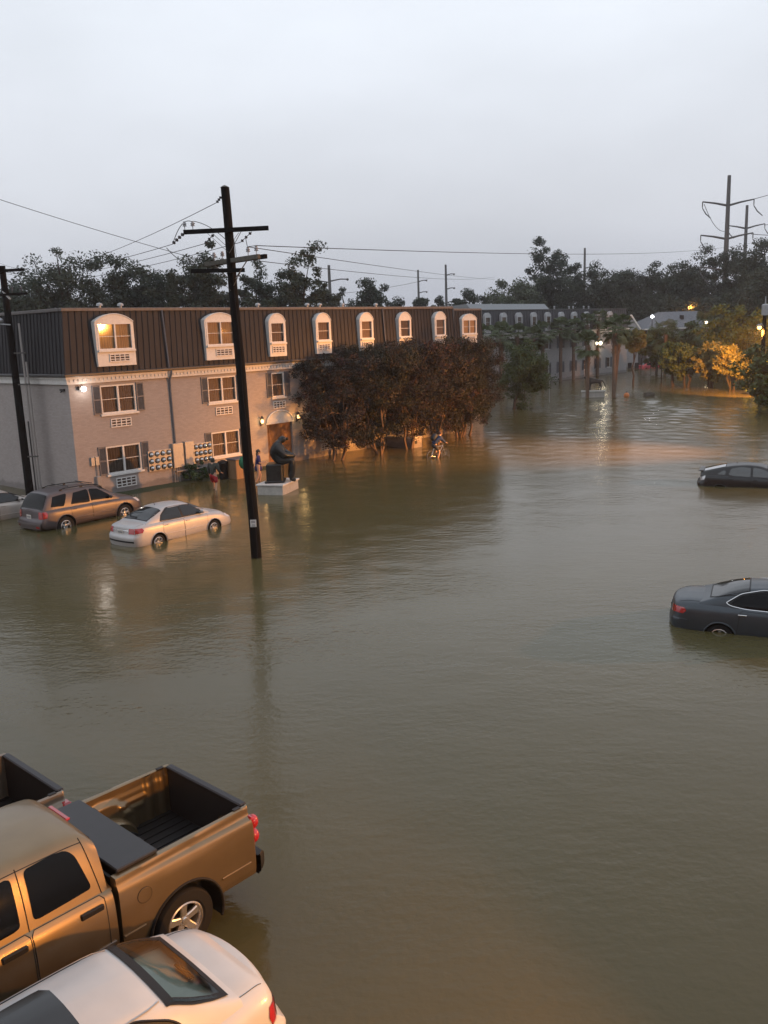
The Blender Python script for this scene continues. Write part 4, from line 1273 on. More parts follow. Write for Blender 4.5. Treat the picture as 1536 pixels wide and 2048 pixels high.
# white saloon in the foreground
P_white = paint('wet_white_paint', (.50, .51, .51), .0, .36, flake=.04, coat=.6, cr=.1, beads=.12)
S6 = Shell(4.62, .885, [(0, .90), (.4, .965), (1.1, .96), (2.3, .93), (3.3, .90), (4.1, .82), (4.62, .65)],
           [(0, .985), (.10, 1.04), (.3, 1.06), (.6, 1.065), (1.1, 1.04), (2.4, 1.0), (3.3, .98), (4.1, .9), (4.45, .82), (4.62, .7)], [(0, .22), (4.62, .22)],
           roof=[(.42, 1.055), (.54, 1.10), (.80, 1.235), (1.06, 1.36), (1.36, 1.425), (2.1, 1.45), (2.6, 1.43), (2.9, 1.37), (3.3, 1.18), (3.7, .98)],
           rear=((.2, -.06), (.5, -.08), (.57, -.06), (.60, .03), (.95, .05), (1.06, .12)), front=((.2, .1), (.45, 0), (.75, .2)), tumble=.235, gw=.875,
           endw=((0, .80), (.06, .875), (.18, .925), (.45, .97), (.9, 1.0)))
M['rear_tint'] = glass('greenish_rear_glass', (.66, .72, .67), .06, .97, 1.5)
def white_extra(t, S, sp):
    # sunroof
    rows = [(x, -.42, .42) for x in np.linspace(1.8, 2.6, 10)]
    pr = rounded([(1.8, -.38), (2.62, -.38), (2.62, .38), (1.8, .38)], .09)
    rw = poly_rows(pr, 14, 0)
    g = MB(); g.grid(S.top_patch(rw, .008, 15)); o = g.build('sunroof', M['tint_grey'], t, smooth=60)
    # rear parcel shelf and seats seen through the back glass
    g = MB(); g.box((.82, 0, 1.045), (.6, 1.1, .03), Matrix.Rotation(-.12, 3, 'Y')); g.build('parcel_shelf', mat('beige_parcel_shelf', (.7, .69, .62), .8, noise=.1), t)
    for y in (-.32, .32):
        g = MB(); g.box((1.06, y, 1.12), (.1, .26, .15), bev=.04); g.build('head_restraint', M['seat'], t, smooth=50)
    g = MB(); g.box((1.13, 0, .98), (.18, 1.2, .2), bev=.06); g.build('rear_seat', M['seat'], t, smooth=50)
    g = MB(); g.box((.60, 0, 1.082), (.05, .3, .025), bev=.01); g.build('brake_lamp', M['trim'], t)
    for sgn in (-1, 1):
        pts = [(x, sgn * (S.gside(x, 1.365) - .012), S.top(x, S.gside(x, 1.365) - .03) + .003) for x in np.linspace(1.15, 2.8, 14)]
        g = MB(); g.tube(pts, .006, 4); g.build('roof_seam', mat('grey_seam_rubber', (.25, .25, .25), .6), t)
sp_white = dict(shell=S6, paint=P_white, arches=[(.98, .32, .37), (3.62, .32, .37)], wr=.31, rr=.2, inset=.12,
                windows=[[(1.12, 1.03), (2.1, .985), (2.1, 1.335), (1.45, 1.35), (1.18, 1.24)], [(2.2, .985), (3.35, .965), (3.15, 1.08), (2.75, 1.29), (2.18, 1.335)]],
                dlo=[(.98, 1.07), (1.06, 1.0), (3.5, .945), (3.2, 1.1), (2.75, 1.33), (2.1, 1.37), (1.42, 1.38), (1.1, 1.24)], wround=.1, dlo_r=.012, dlo_mat=M['trim'],
                doors=[([(1.2, .3), (2.12, .28), (2.14, .93), (1.25, .95)], 1.38, .86), ([(2.16, .28), (3.25, .28), (3.4, .9), (2.17, .93)], 2.32, .84)],
                mirror=(3.2, .98), tail=(.62, .84, .42, .16), head=(.58, .76, .4, .4),
                rear_glass=[(.52, .58), (.7, .61), (.85, .60), (1.08, .54)], front_glass=[(3.55, .68), (3.2, .64), (2.9, .56)],
                lines=[[(.06, .60), (.3, .64), (.52, .655)]], glass=M['tint'], glass_rear=M['rear_tint'], extra=white_extra)
w_car = make_car('saloon_car', 'white saloon with dark sunroof in the bottom left corner, beside the tan pickup', (-1.715, 8.0, -.21), R(-135), sp_white, 'cars parked in the flooded lot')
# the back glass is a real opening: drop the roof skin and the seal under it
for ch in w_car.children:
    if ch.name.startswith('rear_window'):
        for q in list(ch.children): bpy.data.objects.remove(q)
        S = S6; xs, hs = zip(*sp_white['rear_glass'])
        g = MB()
        xs2 = np.linspace(xs[0], xs[-1], 14)
        for sgn in (-1, 1):
            g.grid([[(x, sgn * (float(pchip(xs, hs, x)) + d), S.top(x, float(pchip(xs, hs, x)) + d) + .012) for d in (-.05, .03)] for x in xs2])
        for xe, dx in ((xs[0], .03), (xs[-1], -.05)):
            h = float(pchip(xs, hs, xe))
            g.grid([[(xe + q, y, S.top(xe + q, y) + .0135) for y in np.linspace(-h - .03, h + .03, 21)] for q in sorted((dx, -dx * .8))])
        g.build('seal', M['trim'], ch, smooth=60)
    if ch.name.startswith('body'):
        import bmesh
        bm = bmesh.new(); bm.from_mesh(ch.data)
        xs, hs = zip(*sp_white['rear_glass'])
        dele = []
        for f in bm.faces:
            c = f.calc_center_median()
            if xs[0] + .01 < c.x < xs[-1] - .01 and abs(c.y) < float(pchip(xs, hs, c.x)) - .01 and c.z > S6.top(c.x, c.y, True) - .02:
                dele.append(f)
        bmesh.ops.delete(bm, geom=dele, context='FACES')
        # the deck below the glass goes too, the parcel shelf takes its place
        dele = [f for f in bm.faces if xs[0] + .03 < f.calc_center_median().x < xs[-1] + .3 and abs(f.calc_center_median().y) < .56 and f.calc_center_median().z < 1.09 and f.calc_center_median().z > .9 and f.normal.z > .6]
        bmesh.ops.delete(bm, geom=dele, context='FACES')
        bm.to_mesh(ch.data); bm.free()
# ------------------------------------------------------------------ pickup trucks
def make_pickup(label, loc, rz, pm, style):
    t = thing('pickup_truck', label, 'pickup truck', loc, rz, 'pickup trucks at the lower left')
    L, W = 5.56, .985
    arches = [(1.06, .42, .50), (4.62, .42, .50)]
    AX = arches[0][0]; BL = 1.88; CB = 1.92   # rear axle, bed length, back of the cab
    S = Shell(L, W, [(0, 1.28), (2.0, 1.28), (4.1, 1.25), (4.8, 1.17), (5.56, 1.0)], [(0, 1.31), (2.0, 1.31), (4.1, 1.29), (5.0, 1.23), (5.56, 1.1)],
              [(0, .5), (5.56, .5)],
              roof=[(1.90, 1.27), (1.92, 1.68), (1.98, 1.84), (2.1, 1.92), (2.4, 1.955), (3.1, 1.965), (3.55, 1.93), (3.85, 1.78), (4.15, 1.54), (4.55, 1.27)],
              rear=((0, 0), (2, 0)), front=((.4, .1), (.7, 0), (1.0, .05), (1.2, .15)), gw=.905, tumble=.23, endw=((0, 1), (.1, 1), (.3, 1), (.7, 1.0)))
    S.W = lambda x: W * pchip([0, 4.0, 4.62, 5.2, 5.56], [.975, .975, 1.0, .95, .8], x)
    # cab and bonnet
    S.body([arches[1]], xr=(CB, L)).build('cab', pm, t, smooth=38)
    g = MB(); P = S.low(CB); g.grid([[(CB + .005, y, z), (CB + .005, -y, z)] for y, z in P]); g.build('cab_back', M['trim'], t)
    # bed: outer sides with a shoulder, rails, inner walls, floor
    zr = 1.385
    def sec(x):
        fl = .012 * math.exp(-((x - AX) / .55)**2)
        k = min(1, x / BL); d = .075 * (1 - .8 * k)   # the shoulder is wide at the tail and narrows towards the cab
        return [(.955, .50), (.972, .60), (.975 + fl, .78), (.976 + fl, 1.0), (.972 + fl, 1.13), (.967, 1.205 + .03 * k), (.955, 1.238 + .03 * k), (.955 - d, 1.268 + .03 * k), (.948 - d, 1.30 + .02 * k), (.943 - d, zr - .015), (.93 - d, zr), (.825, zr + .002), (.812, zr - .008)]
    xs = np.linspace(0.03, BL, 44)
    bedb = MB()
    for sgn in (-1, 1):
        rows = [[(x, sgn * y, z) for y, z in smooth_path(sec(x), 44)] for x in xs]
        A = np.array(rows); a, b, _ = A.shape
        ax, az, ra = arches[0]
        d = np.hypot(A[:, :, 0] - ax, A[:, :, 2] - az)
        low = A[:, :, 2] < 1.2
        sel = low & (np.abs(d - ra) < .034); f = ra / np.maximum(d, 1e-6)
        A[:, :, 0] = np.where(sel, ax + (A[:, :, 0] - ax) * f, A[:, :, 0]); A[:, :, 2] = np.where(sel, az + (A[:, :, 2] - az) * f, A[:, :, 2])
        c = (A[:-1, :-1] + A[1:, :-1] + A[:-1, 1:] + A[1:, 1:]) / 4
        keep = np.hypot(c[:, :, 0] - ax, c[:, :, 2] - az) >= ra
        F = [(i * b + j, i * b + j + 1, (i + 1) * b + j + 1, (i + 1) * b + j) for i in range(a - 1) for j in range(b - 1) if keep[i, j]]
        bedb.add(A.reshape(-1, 3), F)
        # rounded tail corner and front closing face
        tc = smooth_path(sec(.03), 44)
        bedb.grid([[(.03, sgn * y, z) for y, z in tc], [(.008, sgn * (y - .012), z) for y, z in tc], [(0, sgn * (y - .045), z) for y, z in tc], [(0, sgn * min(y, .80), z) for y, z in tc]])
        bedb.add([(BL, sgn * y, z) for y, z in sec(BL)] + [(BL, sgn * .8, .5)], [tuple(range(len(sec(BL)) + 1))])
    bedb.build('bed_side', pm, t, smooth=38)
    # inner walls with pressed ribs and wheel housings
    for sgn in (-1, 1):
        g = MB()
        us = np.linspace(.035, BL, 80); rows = []
        for z in np.linspace(.74, zr - .008, 26):
            row = []
            for x in us:
                y = .80
                if z > 1.24: y = .80 + .015 * min(1, (z - 1.24) / .04)
                for xc in (.16, .36):
                    y -= .03 * max(0, 1 - ((x - xc) / .06)**4)
                if .98 < z < 1.06 and .45 < x < .80: y -= .02
                if 1.12 < z < 1.17 and .42 < x < .85: y -= .02
                d = math.hypot(x - AX, (z - .74) * .95)
                if d < .52: y -= .05 * min(1, (.52 - d) / .05)
                row.append((x, sgn * y, z))
            rows.append(row)
        g.grid(rows); g.build('bed_wall', pm, t, smooth=50)
        g = MB()
        th = np.linspace(0, math.pi, 20)
        prof = [(.80, 1.0), (.72, .995), (.62, .97), (.585, .90), (.58, .0)]
        g.grid([[(AX + .40 * f * math.cos(a), sgn * y, .74 + .32 * f * math.sin(a)) for a in th] for y, f in prof])
        g.build('wheel_housing', pm, t, smooth=50)
    g = MB(); g.b2(.06, BL, -.80, .80, .70, .745)
    for k in range(11): g.b2(.08, BL - .01, -.75 + k * .15 - .035, -.75 + k * .15 + .035, .745, .757)
    g.build('bed_floor', M['trim'], t)
    g = MB(); g.b2(BL - .03, BL, -.8, .8, .745, zr - .03); g.build('bed_front', M['trim'], t)
    # tailgate: painted outside, black liner inside, black cap
    g = MB(); g.b2(-.012, .045, -.795, .795, .70, zr - .035, bev=.012)
    tg = g.build('tailgate', pm, t)
    g = MB(); g.b2(.047, .058, -.785, .785, .745, zr - .03); g.build('tailgate_liner', M['dark'], tg)
    g = MB(); g.b2(-.03, .07, -.80, .80, zr - .034, zr + .012, bev=.015); g.build('tailgate_cap', M['cap'], tg)
    g = MB(); g.box((-.02, 0, 1.2), (.02, .26, .08), bev=.01); g.build('handle', M['trim'], tg)
    for sgn in (-1, 1):
        g = MB(); g.b2(.10, .20, sgn * .795, sgn * .85, zr + .003, zr + .012); g.build('stake_pocket', M['dark'], t)
        # tail lamps
        g = MB()
        if style == 'round':
            g.b2(-.012, .05, sgn * .82, sgn * .966, .88, 1.27, bev=.02)
            tl = g.build('taillight', M['tail'], t)
            g = MB()
            g.sphere((-.02, sgn * .905, 1.175), .1, 16, 10, sc3=(.75, .78, .95)); g.sphere((-.02, sgn * .905, .985), .1, 16, 10, sc3=(.75, .78, .95))
            g.build('lens', M['tail'], tl, smooth=180)
        else:
            g.b2(-.04, .09, sgn * .83, sgn * .978, .86, 1.26, bev=.025)
            tl = g.build('taillight', M['tail'], t)
        # lower mouldings
        if style == 'round':
            for x0, x1 in ((.1, .54), (1.60, BL - .01)):
                g = MB(); g.tube([(x, sgn * (.976 + .002), .70) for x in np.linspace(x0, x1, 6)], .017, 6); g.build('side_moulding', pm, t, smooth=60)
            g = MB(); g.tube([(x, sgn * (S.side(x, .70) + .004), .70) for x in np.linspace(1.96, 4.06, 8)], .017, 6); g.build('side_moulding', M['chrome_dull'], t, smooth=60)
    # bumper
    g = MB()
    prof = [(.0, .48), (-.14, .50), (-.17, .56), (-.17, .70), (-.13, .735), (.0, .74)]
    ys = [-.97, -.92, -.6, .6, .92, .97]
    rows = []
    for y in ys:
        k = 1 if abs(y) < .9 else (.85 if abs(y) < .95 else .3)
        rows.append([(x * k - .01, y, z) for x, z in prof])
    g.grid(rows); g.build('bumper', M['trim'], t, smooth=40)
    # wheels, wells
    class RS:  # side line of the bed for the rear arch
        L = S.L
        @staticmethod
        def side(x, z): return .978
        @staticmethod
        def ZB(x): return .5
    arch_liner(t, RS, [arches[0]], M['black'] if style == 'round' else pm, .02)
    arch_liner(t, S, [arches[1]], M['black'] if style == 'round' else pm, .02)
    for ax, az, ra in arches:
        for sgn in (-1, 1):
            make_wheel(t, ax, sgn * (W - .17), .40, .40, .235, w=.27, spokes=5, sgn=sgn)
    # glass, doors, mirrors
    wins = [[(2.11, 1.37), (2.76, 1.345), (2.74, 1.835), (2.40, 1.85), (2.27, 1.83), (2.20, 1.75)], [(2.9, 1.34), (3.94, 1.31), (3.92, 1.42), (3.56, 1.78), (2.88, 1.83)]]
    for sgn in (-1, 1):
        for k, poly in enumerate(wins):
            g = MB(); g.grid(S.side_patch(rounded(poly, .06, 6), sgn, .008, 40, 14, True)); g.build('side_window', M['tint'], t, smooth=60)
        for poly, hx in (([(2.02, .56), (2.82, .56), (2.82, 1.27), (2.02, 1.27)], 2.18), ([(2.84, .56), (4.0, .56), (4.04, 1.25), (2.84, 1.27)], 3.02)):
            pr = rounded(poly, .04)
            g = MB(); g.grid(S.side_patch(pr, sgn, .004, 14, 14)); d = g.build('door', pm, t, smooth=60)
            g = MB(); rows = S.side_patch(pr, sgn, .005, 20, 2); loop = [r[0] for r in rows] + [r[1] for r in rows[::-1]]
            g.tube([*loop, loop[0]], .005, 4, cap=False); g.build('door_seam', M['dark'], d)
            y = S.side(hx, 1.16)
            g = MB(); g.box((hx, sgn * (y + .012), 1.16), (.27, .03, .075), bev=.03); h = g.build('handle', M['trim'], d)
            g = MB(); g.box((hx, sgn * (y + .034), 1.05), (.2, .018, .03), bev=.006); g.build('grip', M['black'], h) if False else None
        for x0, x1 in ((2.02, 2.10), (2.825, 2.81)):
            pts = [(x0 + (x1 - x0) * q, sgn * (S.gside(x0 + (x1 - x0) * q, 1.27 + .6 * q) + .003), 1.27 + .6 * q) for q in np.linspace(0, 1, 14)]
            g = MB(); g.tube(pts, .0055, 4); g.build('door_seam', M['dark'], t)
        pts = [(x, sgn * .66, S.top(x, .66) + .002) for x in np.linspace(2.1, 3.5, 14)]
        g = MB(); g.tube(pts, .006, 4); g.build('roof_seam', M['trim'], t)
        g = MB(); g.box((3.84, sgn * (S.gside(3.84, 1.36) + .17), 1.42), (.12, .22, .2), bev=.04); g.box((3.88, sgn * (S.gside(3.84, 1.36) + .05), 1.35), (.06, .16, .05)); g.build('mirror', M['trim'], t)
        g = MB(); g.grid(S.cap(1, zr=(.86, 1.06), yr=(.45, 9) if sgn > 0 else (-9, -.45), off=.01)); g.build('headlight', M['clear'], t, smooth=60)
    # fuel door on the near side
    g = MB(); g.lathe([(.09, .979), (.085, .983), (.001, .983)], (1.58, 0, 1.06), 'Y', 20); g.build('fuel_door', pm, t)
    g = MB(); g.lathe([(.088, .9838), (.093, .9838), (.093, .976)], (1.58, 0, 1.06), 'Y', 24, cap=False); g.build('fuel_door_gap', M['dark'], t)
    g = MB(); g.grid(S.top_patch([(x, -.62 + .04 * q, .62 - .04 * q) for q, x in enumerate(np.linspace(4.5, 3.65, 8))], .012)); g.build('windscreen', M['tint'], t, smooth=60)
    g = MB(); g.add([(1.895, -.55, 1.38), (1.895, .55, 1.38), (1.91, .5, 1.74), (1.91, -.5, 1.74)], [(0, 1, 2, 3)]); g.build('rear_window', M['tint'], t)
    g = MB(); g.box((1.985, 0, 1.875), (.06, .42, .035), bev=.012); g.build('brake_lamp', M['tail'], t)
    # wheel-arch flare
    if style == 'round':
        # crossover toolbox
        g = MB(); g.b2(1.30, 1.82, -.86, .86, zr + .005, zr + .055, bev=.012)
        tb = g.build('toolbox', M['toolbox'], t)
        g = MB(); g.b2(1.34, 1.79, -.79, .79, .95, zr + .004); g.build('toolbox_body', M['trim'], tb)
        for y in (-.5, .5):
            g = MB(); g.b2(1.28, 1.301, y - .06, y + .06, zr - .06, zr + .03); g.build('toolbox_latch', M['trim'], tb)
    return t
M['toolbox'] = mat('dark_grey_toolbox_lid', (.018, .019, .023), .45, .0, noise=.15, nscale=6)
M['cap'] = mat('black_tailgate_cap', (.016, .017, .022), .5)
M['chrome_dull'] = mat('dull_chrome', (.4, .38, .36), .25, .9)
P_tan = paint('wet_tan_paint', (.215, .155, .085), .8, .42, coat=.6, cr=.1, beads=.12)
P_tan2 = paint('wet_light_brown_paint', (.22, .175, .13), .35, .45)
make_pickup('tan pickup with open bed, dark toolbox and round red tail lamps, at the lower left', (-2.45, 10.48, -.08), R(-132.5), P_tan, 'round')
make_pickup('second pickup at the left edge, only its bed corner and tall red tail lamp showing', (-5.0, 11.22, -.2), R(-132.5), P_tan2, 'tall')
# ------------------------------------------------------------------ utility poles, wires, pylons
def sag(p, q, s, n=24):
    p = np.array(p, float); q = np.array(q, float)
    t = np.linspace(0, 1, n)[:, None]
    P = p + (q - p) * t
    P[:, 2] -= (4 * s * t * (1 - t))[:, 0]
    return P

def insulator(parent, p, h=.2, r=.06, m='ins_grey'):
    g = MB(); g.tube([p, (p[0], p[1], p[2] + h * .45)], .012, 6)
    g.lathe([(.02, p[2] + h * .4), (r, p[2] + h * .45), (r * .6, p[2] + h * .6), (r * .95, p[2] + h * .68), (r * .5, p[2] + h * .85), (r * .6, p[2] + h * .95), (.005, p[2] + h)], (p[0], p[1], 0), n=10)
    return g.build('insulator', M[m], parent, smooth=40)

def string_ins(parent, p, q, n=5, r=.055):
    p = np.array(p, float); q = np.array(q, float)
    g = MB(); g.tube([p, q], .012, 6)
    for k in range(n):
        c = p + (q - p) * (.15 + .7 * k / max(1, n - 1)); d = (q - p) / np.linalg.norm(q - p)
        g.tube([c - d * .03, c, c + d * .03], [r * .5, r, r * .5], 8)
    return g.build('insulator', M['ins'], parent)

PX, PY = -4.16, 27.36
up_ = thing('utility_pole', 'tall black wooden utility pole with three crossarms standing in the middle of the flooded lot', 'utility pole', (PX, PY, 0))
g = MB(); zz = np.linspace(-.6, 11.67, 30)
g.tube([(-.22 * z / 11.67 + .012 * math.sin(z * 1.3), .0, z) for z in zz], [.172 - .046 * (z + .6) / 12.3 for z in zz], 14)
g.build('pole', M['wood_pole'], up_, smooth=60)
g = MB(); g.lathe([(.128, 11.67), (.05, 11.72), (.001, 11.735)], (-.222, 0, 0), n=14); g.build('pole_top', M['wood_grey'], up_, smooth=60)
def px_(z): return -.22 * z / 11.67
g = MB(); g.bar((px_(10.4) - 1.30, -.19, 10.38), (px_(10.4) + 1.22, -.17, 10.42), .1, .13); g.build('crossarm', M['wood_pole'], up_)
g = MB(); g.bar((px_(9.5) - .93, .86, 9.50), (px_(9.5) + .98, -1.02, 9.52), .1, .13); g.build('crossarm', M['wood_grey'], up_)
g = MB(); g.bar((px_(9.5) - .8, 1.16, 9.52), (px_(9.5) + 1.15, -.76, 9.54), .1, .13); g.build('crossarm', M['wood_pole'], up_)
g = MB(); g.bar((px_(9.3) - 1.18, -.24, 9.22), (px_(9.3) + .42, -.22, 9.2), .1, .12); g.build('crossarm', M['wood_pole'], up_)
g = MB()
for a, b in (((-.62, -.2, 10.34), (-.13, -.17, 9.75)), ((.40, -.2, 10.34), (-.10, -.17, 9.72)), ((-.5, .1, 10.34), (-.2, .05, 9.95)), ((.28, .1, 10.34), (-.15, .05, 9.9))):
    g.bar((a[0] + px_(10), a[1], a[2]), (b[0] + px_(10) + .1, b[1], b[2]), .035, .012)
for a, b in (((-.62, .55, 9.45), (-.1, .12, 8.95)), ((.55, -.55, 9.45), (.1, -.12, 8.95)), ((-.55, -.24, 9.17), (-.05, -.17, 8.6)), ((.30, -.24, 9.17), (.05, -.17, 8.75))):
    g.bar((a[0] + px_(9), a[1], a[2]), (b[0] + px_(9), b[1], b[2]), .035, .012)
g.build('arm_brace', M['steel'], up_)
g = MB(); g.tube([(px_(z) + .06 + .02 * math.sin(z * 2), -.168 + .0035 * z, z) for z in np.linspace(-.3, 9.6, 30)], .009, 5); g.build('ground_wire', M['wire'], up_)
for p in ((px_(10.4) - 1.26, -.19, 10.44), (px_(10.4) - 1.02, -.19, 10.44), (px_(9.5) + .62, -.66, 9.58), (px_(9.5) + .9, -.94, 9.58), (px_(9.5) - .6, .56, 9.57), (px_(9.5) - .3, .3, 9.57)):
    insulator(up_, p, .26, .07)
string_ins(up_, (px_(10.4) - 1.28, -.2, 10.36), (px_(10.4) - 1.80, .4, 10.10), 4, .06)
string_ins(up_, (px_(10.4) - .42, -.1, 10.3), (px_(10.4) - .80, .35, 10.08), 3, .05)
string_ins(up_, (px_(10.4) + .72, -.2, 10.32), (px_(10.4) + .30, .3, 10.08), 3, .05)
string_ins(up_, (px_(11.2) - .13, -.02, 11.4), (px_(11.2) - .3, .15, 11.26), 3, .05)
g = MB()
g.tube(sag((px_(10.4) - 1.75, .3, 10.12), (px_(10.4) - .95, -.2, 10.62), -.30, 12), .011, 5)
g.tube(sag((px_(10.4) - .98, -.19, 10.69), (px_(10.4) + .05, -.25, 10.0), -.12, 12), .010, 5)
g.tube(sag((px_(9.5) - 2.0, .4, 10.0), (px_(9.5) - .6, .56, 9.8), .42, 14), .011, 5)
g.tube(sag((px_(10.4) + .5, .0, 10.2), (px_(9.5) + .62, -.66, 9.84), .06, 8), .010, 5)
g.tube([(px_(9.5) + .62, -.66, 9.84), (px_(9.5) + .9, -.94, 9.84)], .010, 5)
g.tube([(px_(9.8) + .17, -.2, 10.1), (px_(9.5) + .2, -.22, 9.6)], .008, 4)
g.build('jumper_wire', M['wire'], up_)
g = MB(); g.box((px_(1.2) + .02, -.178, 1.2), (.19, .02, .24)); nt = g.build('notice', M['white'], up_)
g = MB()
for z in (1.27, 1.23, 1.15, 1.11): g.box((px_(1.2) + .02, -.19, z), (.13 if z != 1.15 else .1, .003, .018))
g.build('notice_print', M['shutter'], nt)

# leaning pole by the end wall, with conduits clamped beside it
up_.scale = (1, 1, .971)
lp = thing('utility_pole', 'dark utility pole at the left edge before the shaded end wall, with pale conduits', 'utility pole', (-16.45, 40.2, 0))
g = MB(); g.tube([(-.05 * z / 10, 0, z) for z in np.linspace(-.5, 10.4, 14)], [.19 - .05 * z / 10 for z in np.linspace(0, 10.4, 14)], 14); g.build('pole', M['wood_pole'], lp, smooth=60)
g = MB(); g.bar((-1.2, -.2, 10.15), (1.0, -.2, 10.2), .1, .12); g.build('crossarm', M['wood_pole'], lp)
for x in (.35, .75):
    insulator(lp, (x, -.2, 9.2), .3, .07, 'ins')
g = MB(); g.bar((-.2, -.2, 9.15), (1.0, -.2, 9.17), .08, .1); g.build('crossarm', M['wood_pole'], lp)
g = MB()
for x, top in ((.42, 7.9), (.55, 6.2)):
    g.tube([(x - .0, -.05, -.5), (x, -.05, top)], .05, 8)
g.build('conduit', M['pipe'], lp, smooth=60)
g = MB()
for z in (1.9, 5.2, 6.6): g.box((.32, -.05, z), (.55, .13, .06))
g.build('conduit_clamp', M['steel'], lp)
g = MB(); g.bar((-.1, -.1, 9.3), (.25, -.25, 8.95), .09, .05); g.bar((-.35, -.2, 7.9), (.1, -.2, 7.85), .05, .05); g.build('bracket', M['galv'], lp)
g = MB(); g.sphere((-.4, -.22, 8.05), .16, 12, 8, sc3=(1.3, 1, .8)); g.build('lamp_housing', M['galv'], lp, smooth=180)

def wire(label, pts, r=.014, group='overhead wires'):
    g = MB(); g.tube(pts, r, 5, cap=False)
    o = g.build('overhead_wire', M['wire'], None)
    tag(o, label, 'wire', group)
    return o
pole_at = lambda dx, dy, z: (PX + dx, PY + dy, z * .971)
wire('wire falling from the main utility pole top to the trees at the left', sag(pole_at(px_(11.2) - .3, .15, 11.26), (-33, 80, 13.45), .9), .010)
wire('wire from the end of the top crossarm running left past the treetops', sag(pole_at(px_(10.4) - 1.8, .4, 10.1), (-33, 80, 14.0), .7), .010)
wire('wire from the middle of the top crossarm running left', sag(pole_at(px_(10.4) - .8, .35, 10.08), (-33, 80, 13.2), .6), .010)
wire('wire from the right side of the top crossarm running left behind the pole', sag(pole_at(px_(10.4) + .3, .3, 10.08), (-33, 80, 12.6), .6), .010)
wire('straight dark wire crossing the sky from the left edge down to the lower crossarm', sag((-14.2, 20.7, 12.4), pole_at(px_(9.5) - .95, .86, 9.6), .15), .008)
wire('faint wire crossing low in front of the treetops from the left pole', sag((-16.7, 40.2, 10.2), (4.0, 70, 10.8), 1.2), .012)
wire('uppermost wire running right from the pole above the treetops', sag(pole_at(px_(9.5) + .9, -.94, 9.84), (60.6, 140, 18.9), 1.0, 60), .012)
wire('wire running right from the pole, crossing the distant steel poles', sag(pole_at(px_(9.5) + .62, -.66, 9.84), (17.1, 130, 13.74), .15, 40), .012)
wire('lowest wire running right from the pole to the distant poles', sag(pole_at(px_(9.5) + .5, -.4, 9.5), (17.1, 130, 14.1), .45, 40), .011)

# transmission line poles
def pylon(label, x, y, h, arms, r0=.75, r1=.32, azimuth=0.0, m='steel'):
    t = thing('transmission_pole', label, 'pylon', (x, y, 0), azimuth, 'steel transmission poles')
    g = MB(); g.tube([(0, 0, -.5), (0, 0, h)], [r0, r1], 12); g.build('mast', M[m], t, smooth=60)
    for z, w, st in arms:
        for sgn in (-1, 1):
            g = MB(); g.tube([(0, 0, z), (sgn * w * .5, 0, z + .5), (sgn * w, 0, z + .85)], [.22, .17, .12], 6)
            g.tube([(sgn * w, 0, z + .85), (sgn * w, 0, z - .1)], .09, 6)
            a = g.build('arm', M[m], t, smooth=60)
            if st:
                g = MB(); q = (sgn * w + 1.1, -1.5, z - 2.1)
                g.tube([(sgn * w, 0, z - .2), ((sgn * w + q[0]) / 2 - .1, -.7, z - 1.25), q], [.08, .10, .08], 6); g.build('insulator', M['ins'], a)
    return t
pylon('nearest steel transmission pole with wide curved arms at the right edge', 61.9, 160, 31.4, [(26.4, 4.3, 1), (20.8, 4.4, 1), (15.4, 4.3, 1)], .62, .30, R(-8))
pylon('second steel transmission pole just right of and behind the nearest one', 83.6, 205, 31.8, [(26.8, 4.0, 1), (21.3, 4.2, 0), (16.0, 4.2, 1)], .6, .30, R(-8))
def smallpole(label, x, y, h, arms):
    t = thing('transmission_pole', label, 'pylon', (x, y, 0), 0, 'thin distant steel poles')
    g = MB(); g.tube([(0, 0, -.5), (0, 0, h)], [.42, .22], 8); g.build('mast', M['steel'], t, smooth=60)
    for z, sgn, w in arms:
        g = MB(); g.tube([(0, 0, z), (sgn * w * .6, 0, z + .3), (sgn * w, 0, z + .25)], [.13, .1, .1], 5); g.sphere((sgn * w, 0, z + .2), .22, 6, 4); g.build('arm', M['steel'], t)
smallpole('thin distant pole right of the round topped tree, the left of two', 10.3, 220, 21.3, [(18.5, 1, 2), (15.8, 1, 2), (13.2, 1, 2)])
smallpole('thin distant pole, taller of the two beyond the roof', 15.5, 200, 20.9, [(18.6, 1, 1.8), (15.6, 1, 1.8), (12.7, 1, 1.8)])
smallpole('thin distant pole with bracket arms beside the open crowned tree', -7.7, 150, 18.0, [(15.4, 1, 3), (15.2, -1, 2.5), (11.3, 1, 3)])
smallpole('thin bare pole rising behind the dark wood beyond the grey building', 46.2, 200, 23.4, [(19.0, 1, 1.2)])
wire('wire hanging between the upper arms of the two pylons', sag((57.7, 160, 26.8), (80, 205, 27.0), 2.2, 30), .05)
wire('wire from the nearest pylon rising to the top right corner', sag((66.2, 160, 27.3), (92, 128, 38.0), 1.5, 20), .05)
wire('wire from the second pylon to the right edge', sag((87.6, 205, 27.4), (112, 165, 33.0), 1.5, 20), .05)
wire('wire from the middle arm of the nearest pylon to the right', sag((66.2, 160, 21.5), (96, 140, 25.0), 2.5, 20), .05)

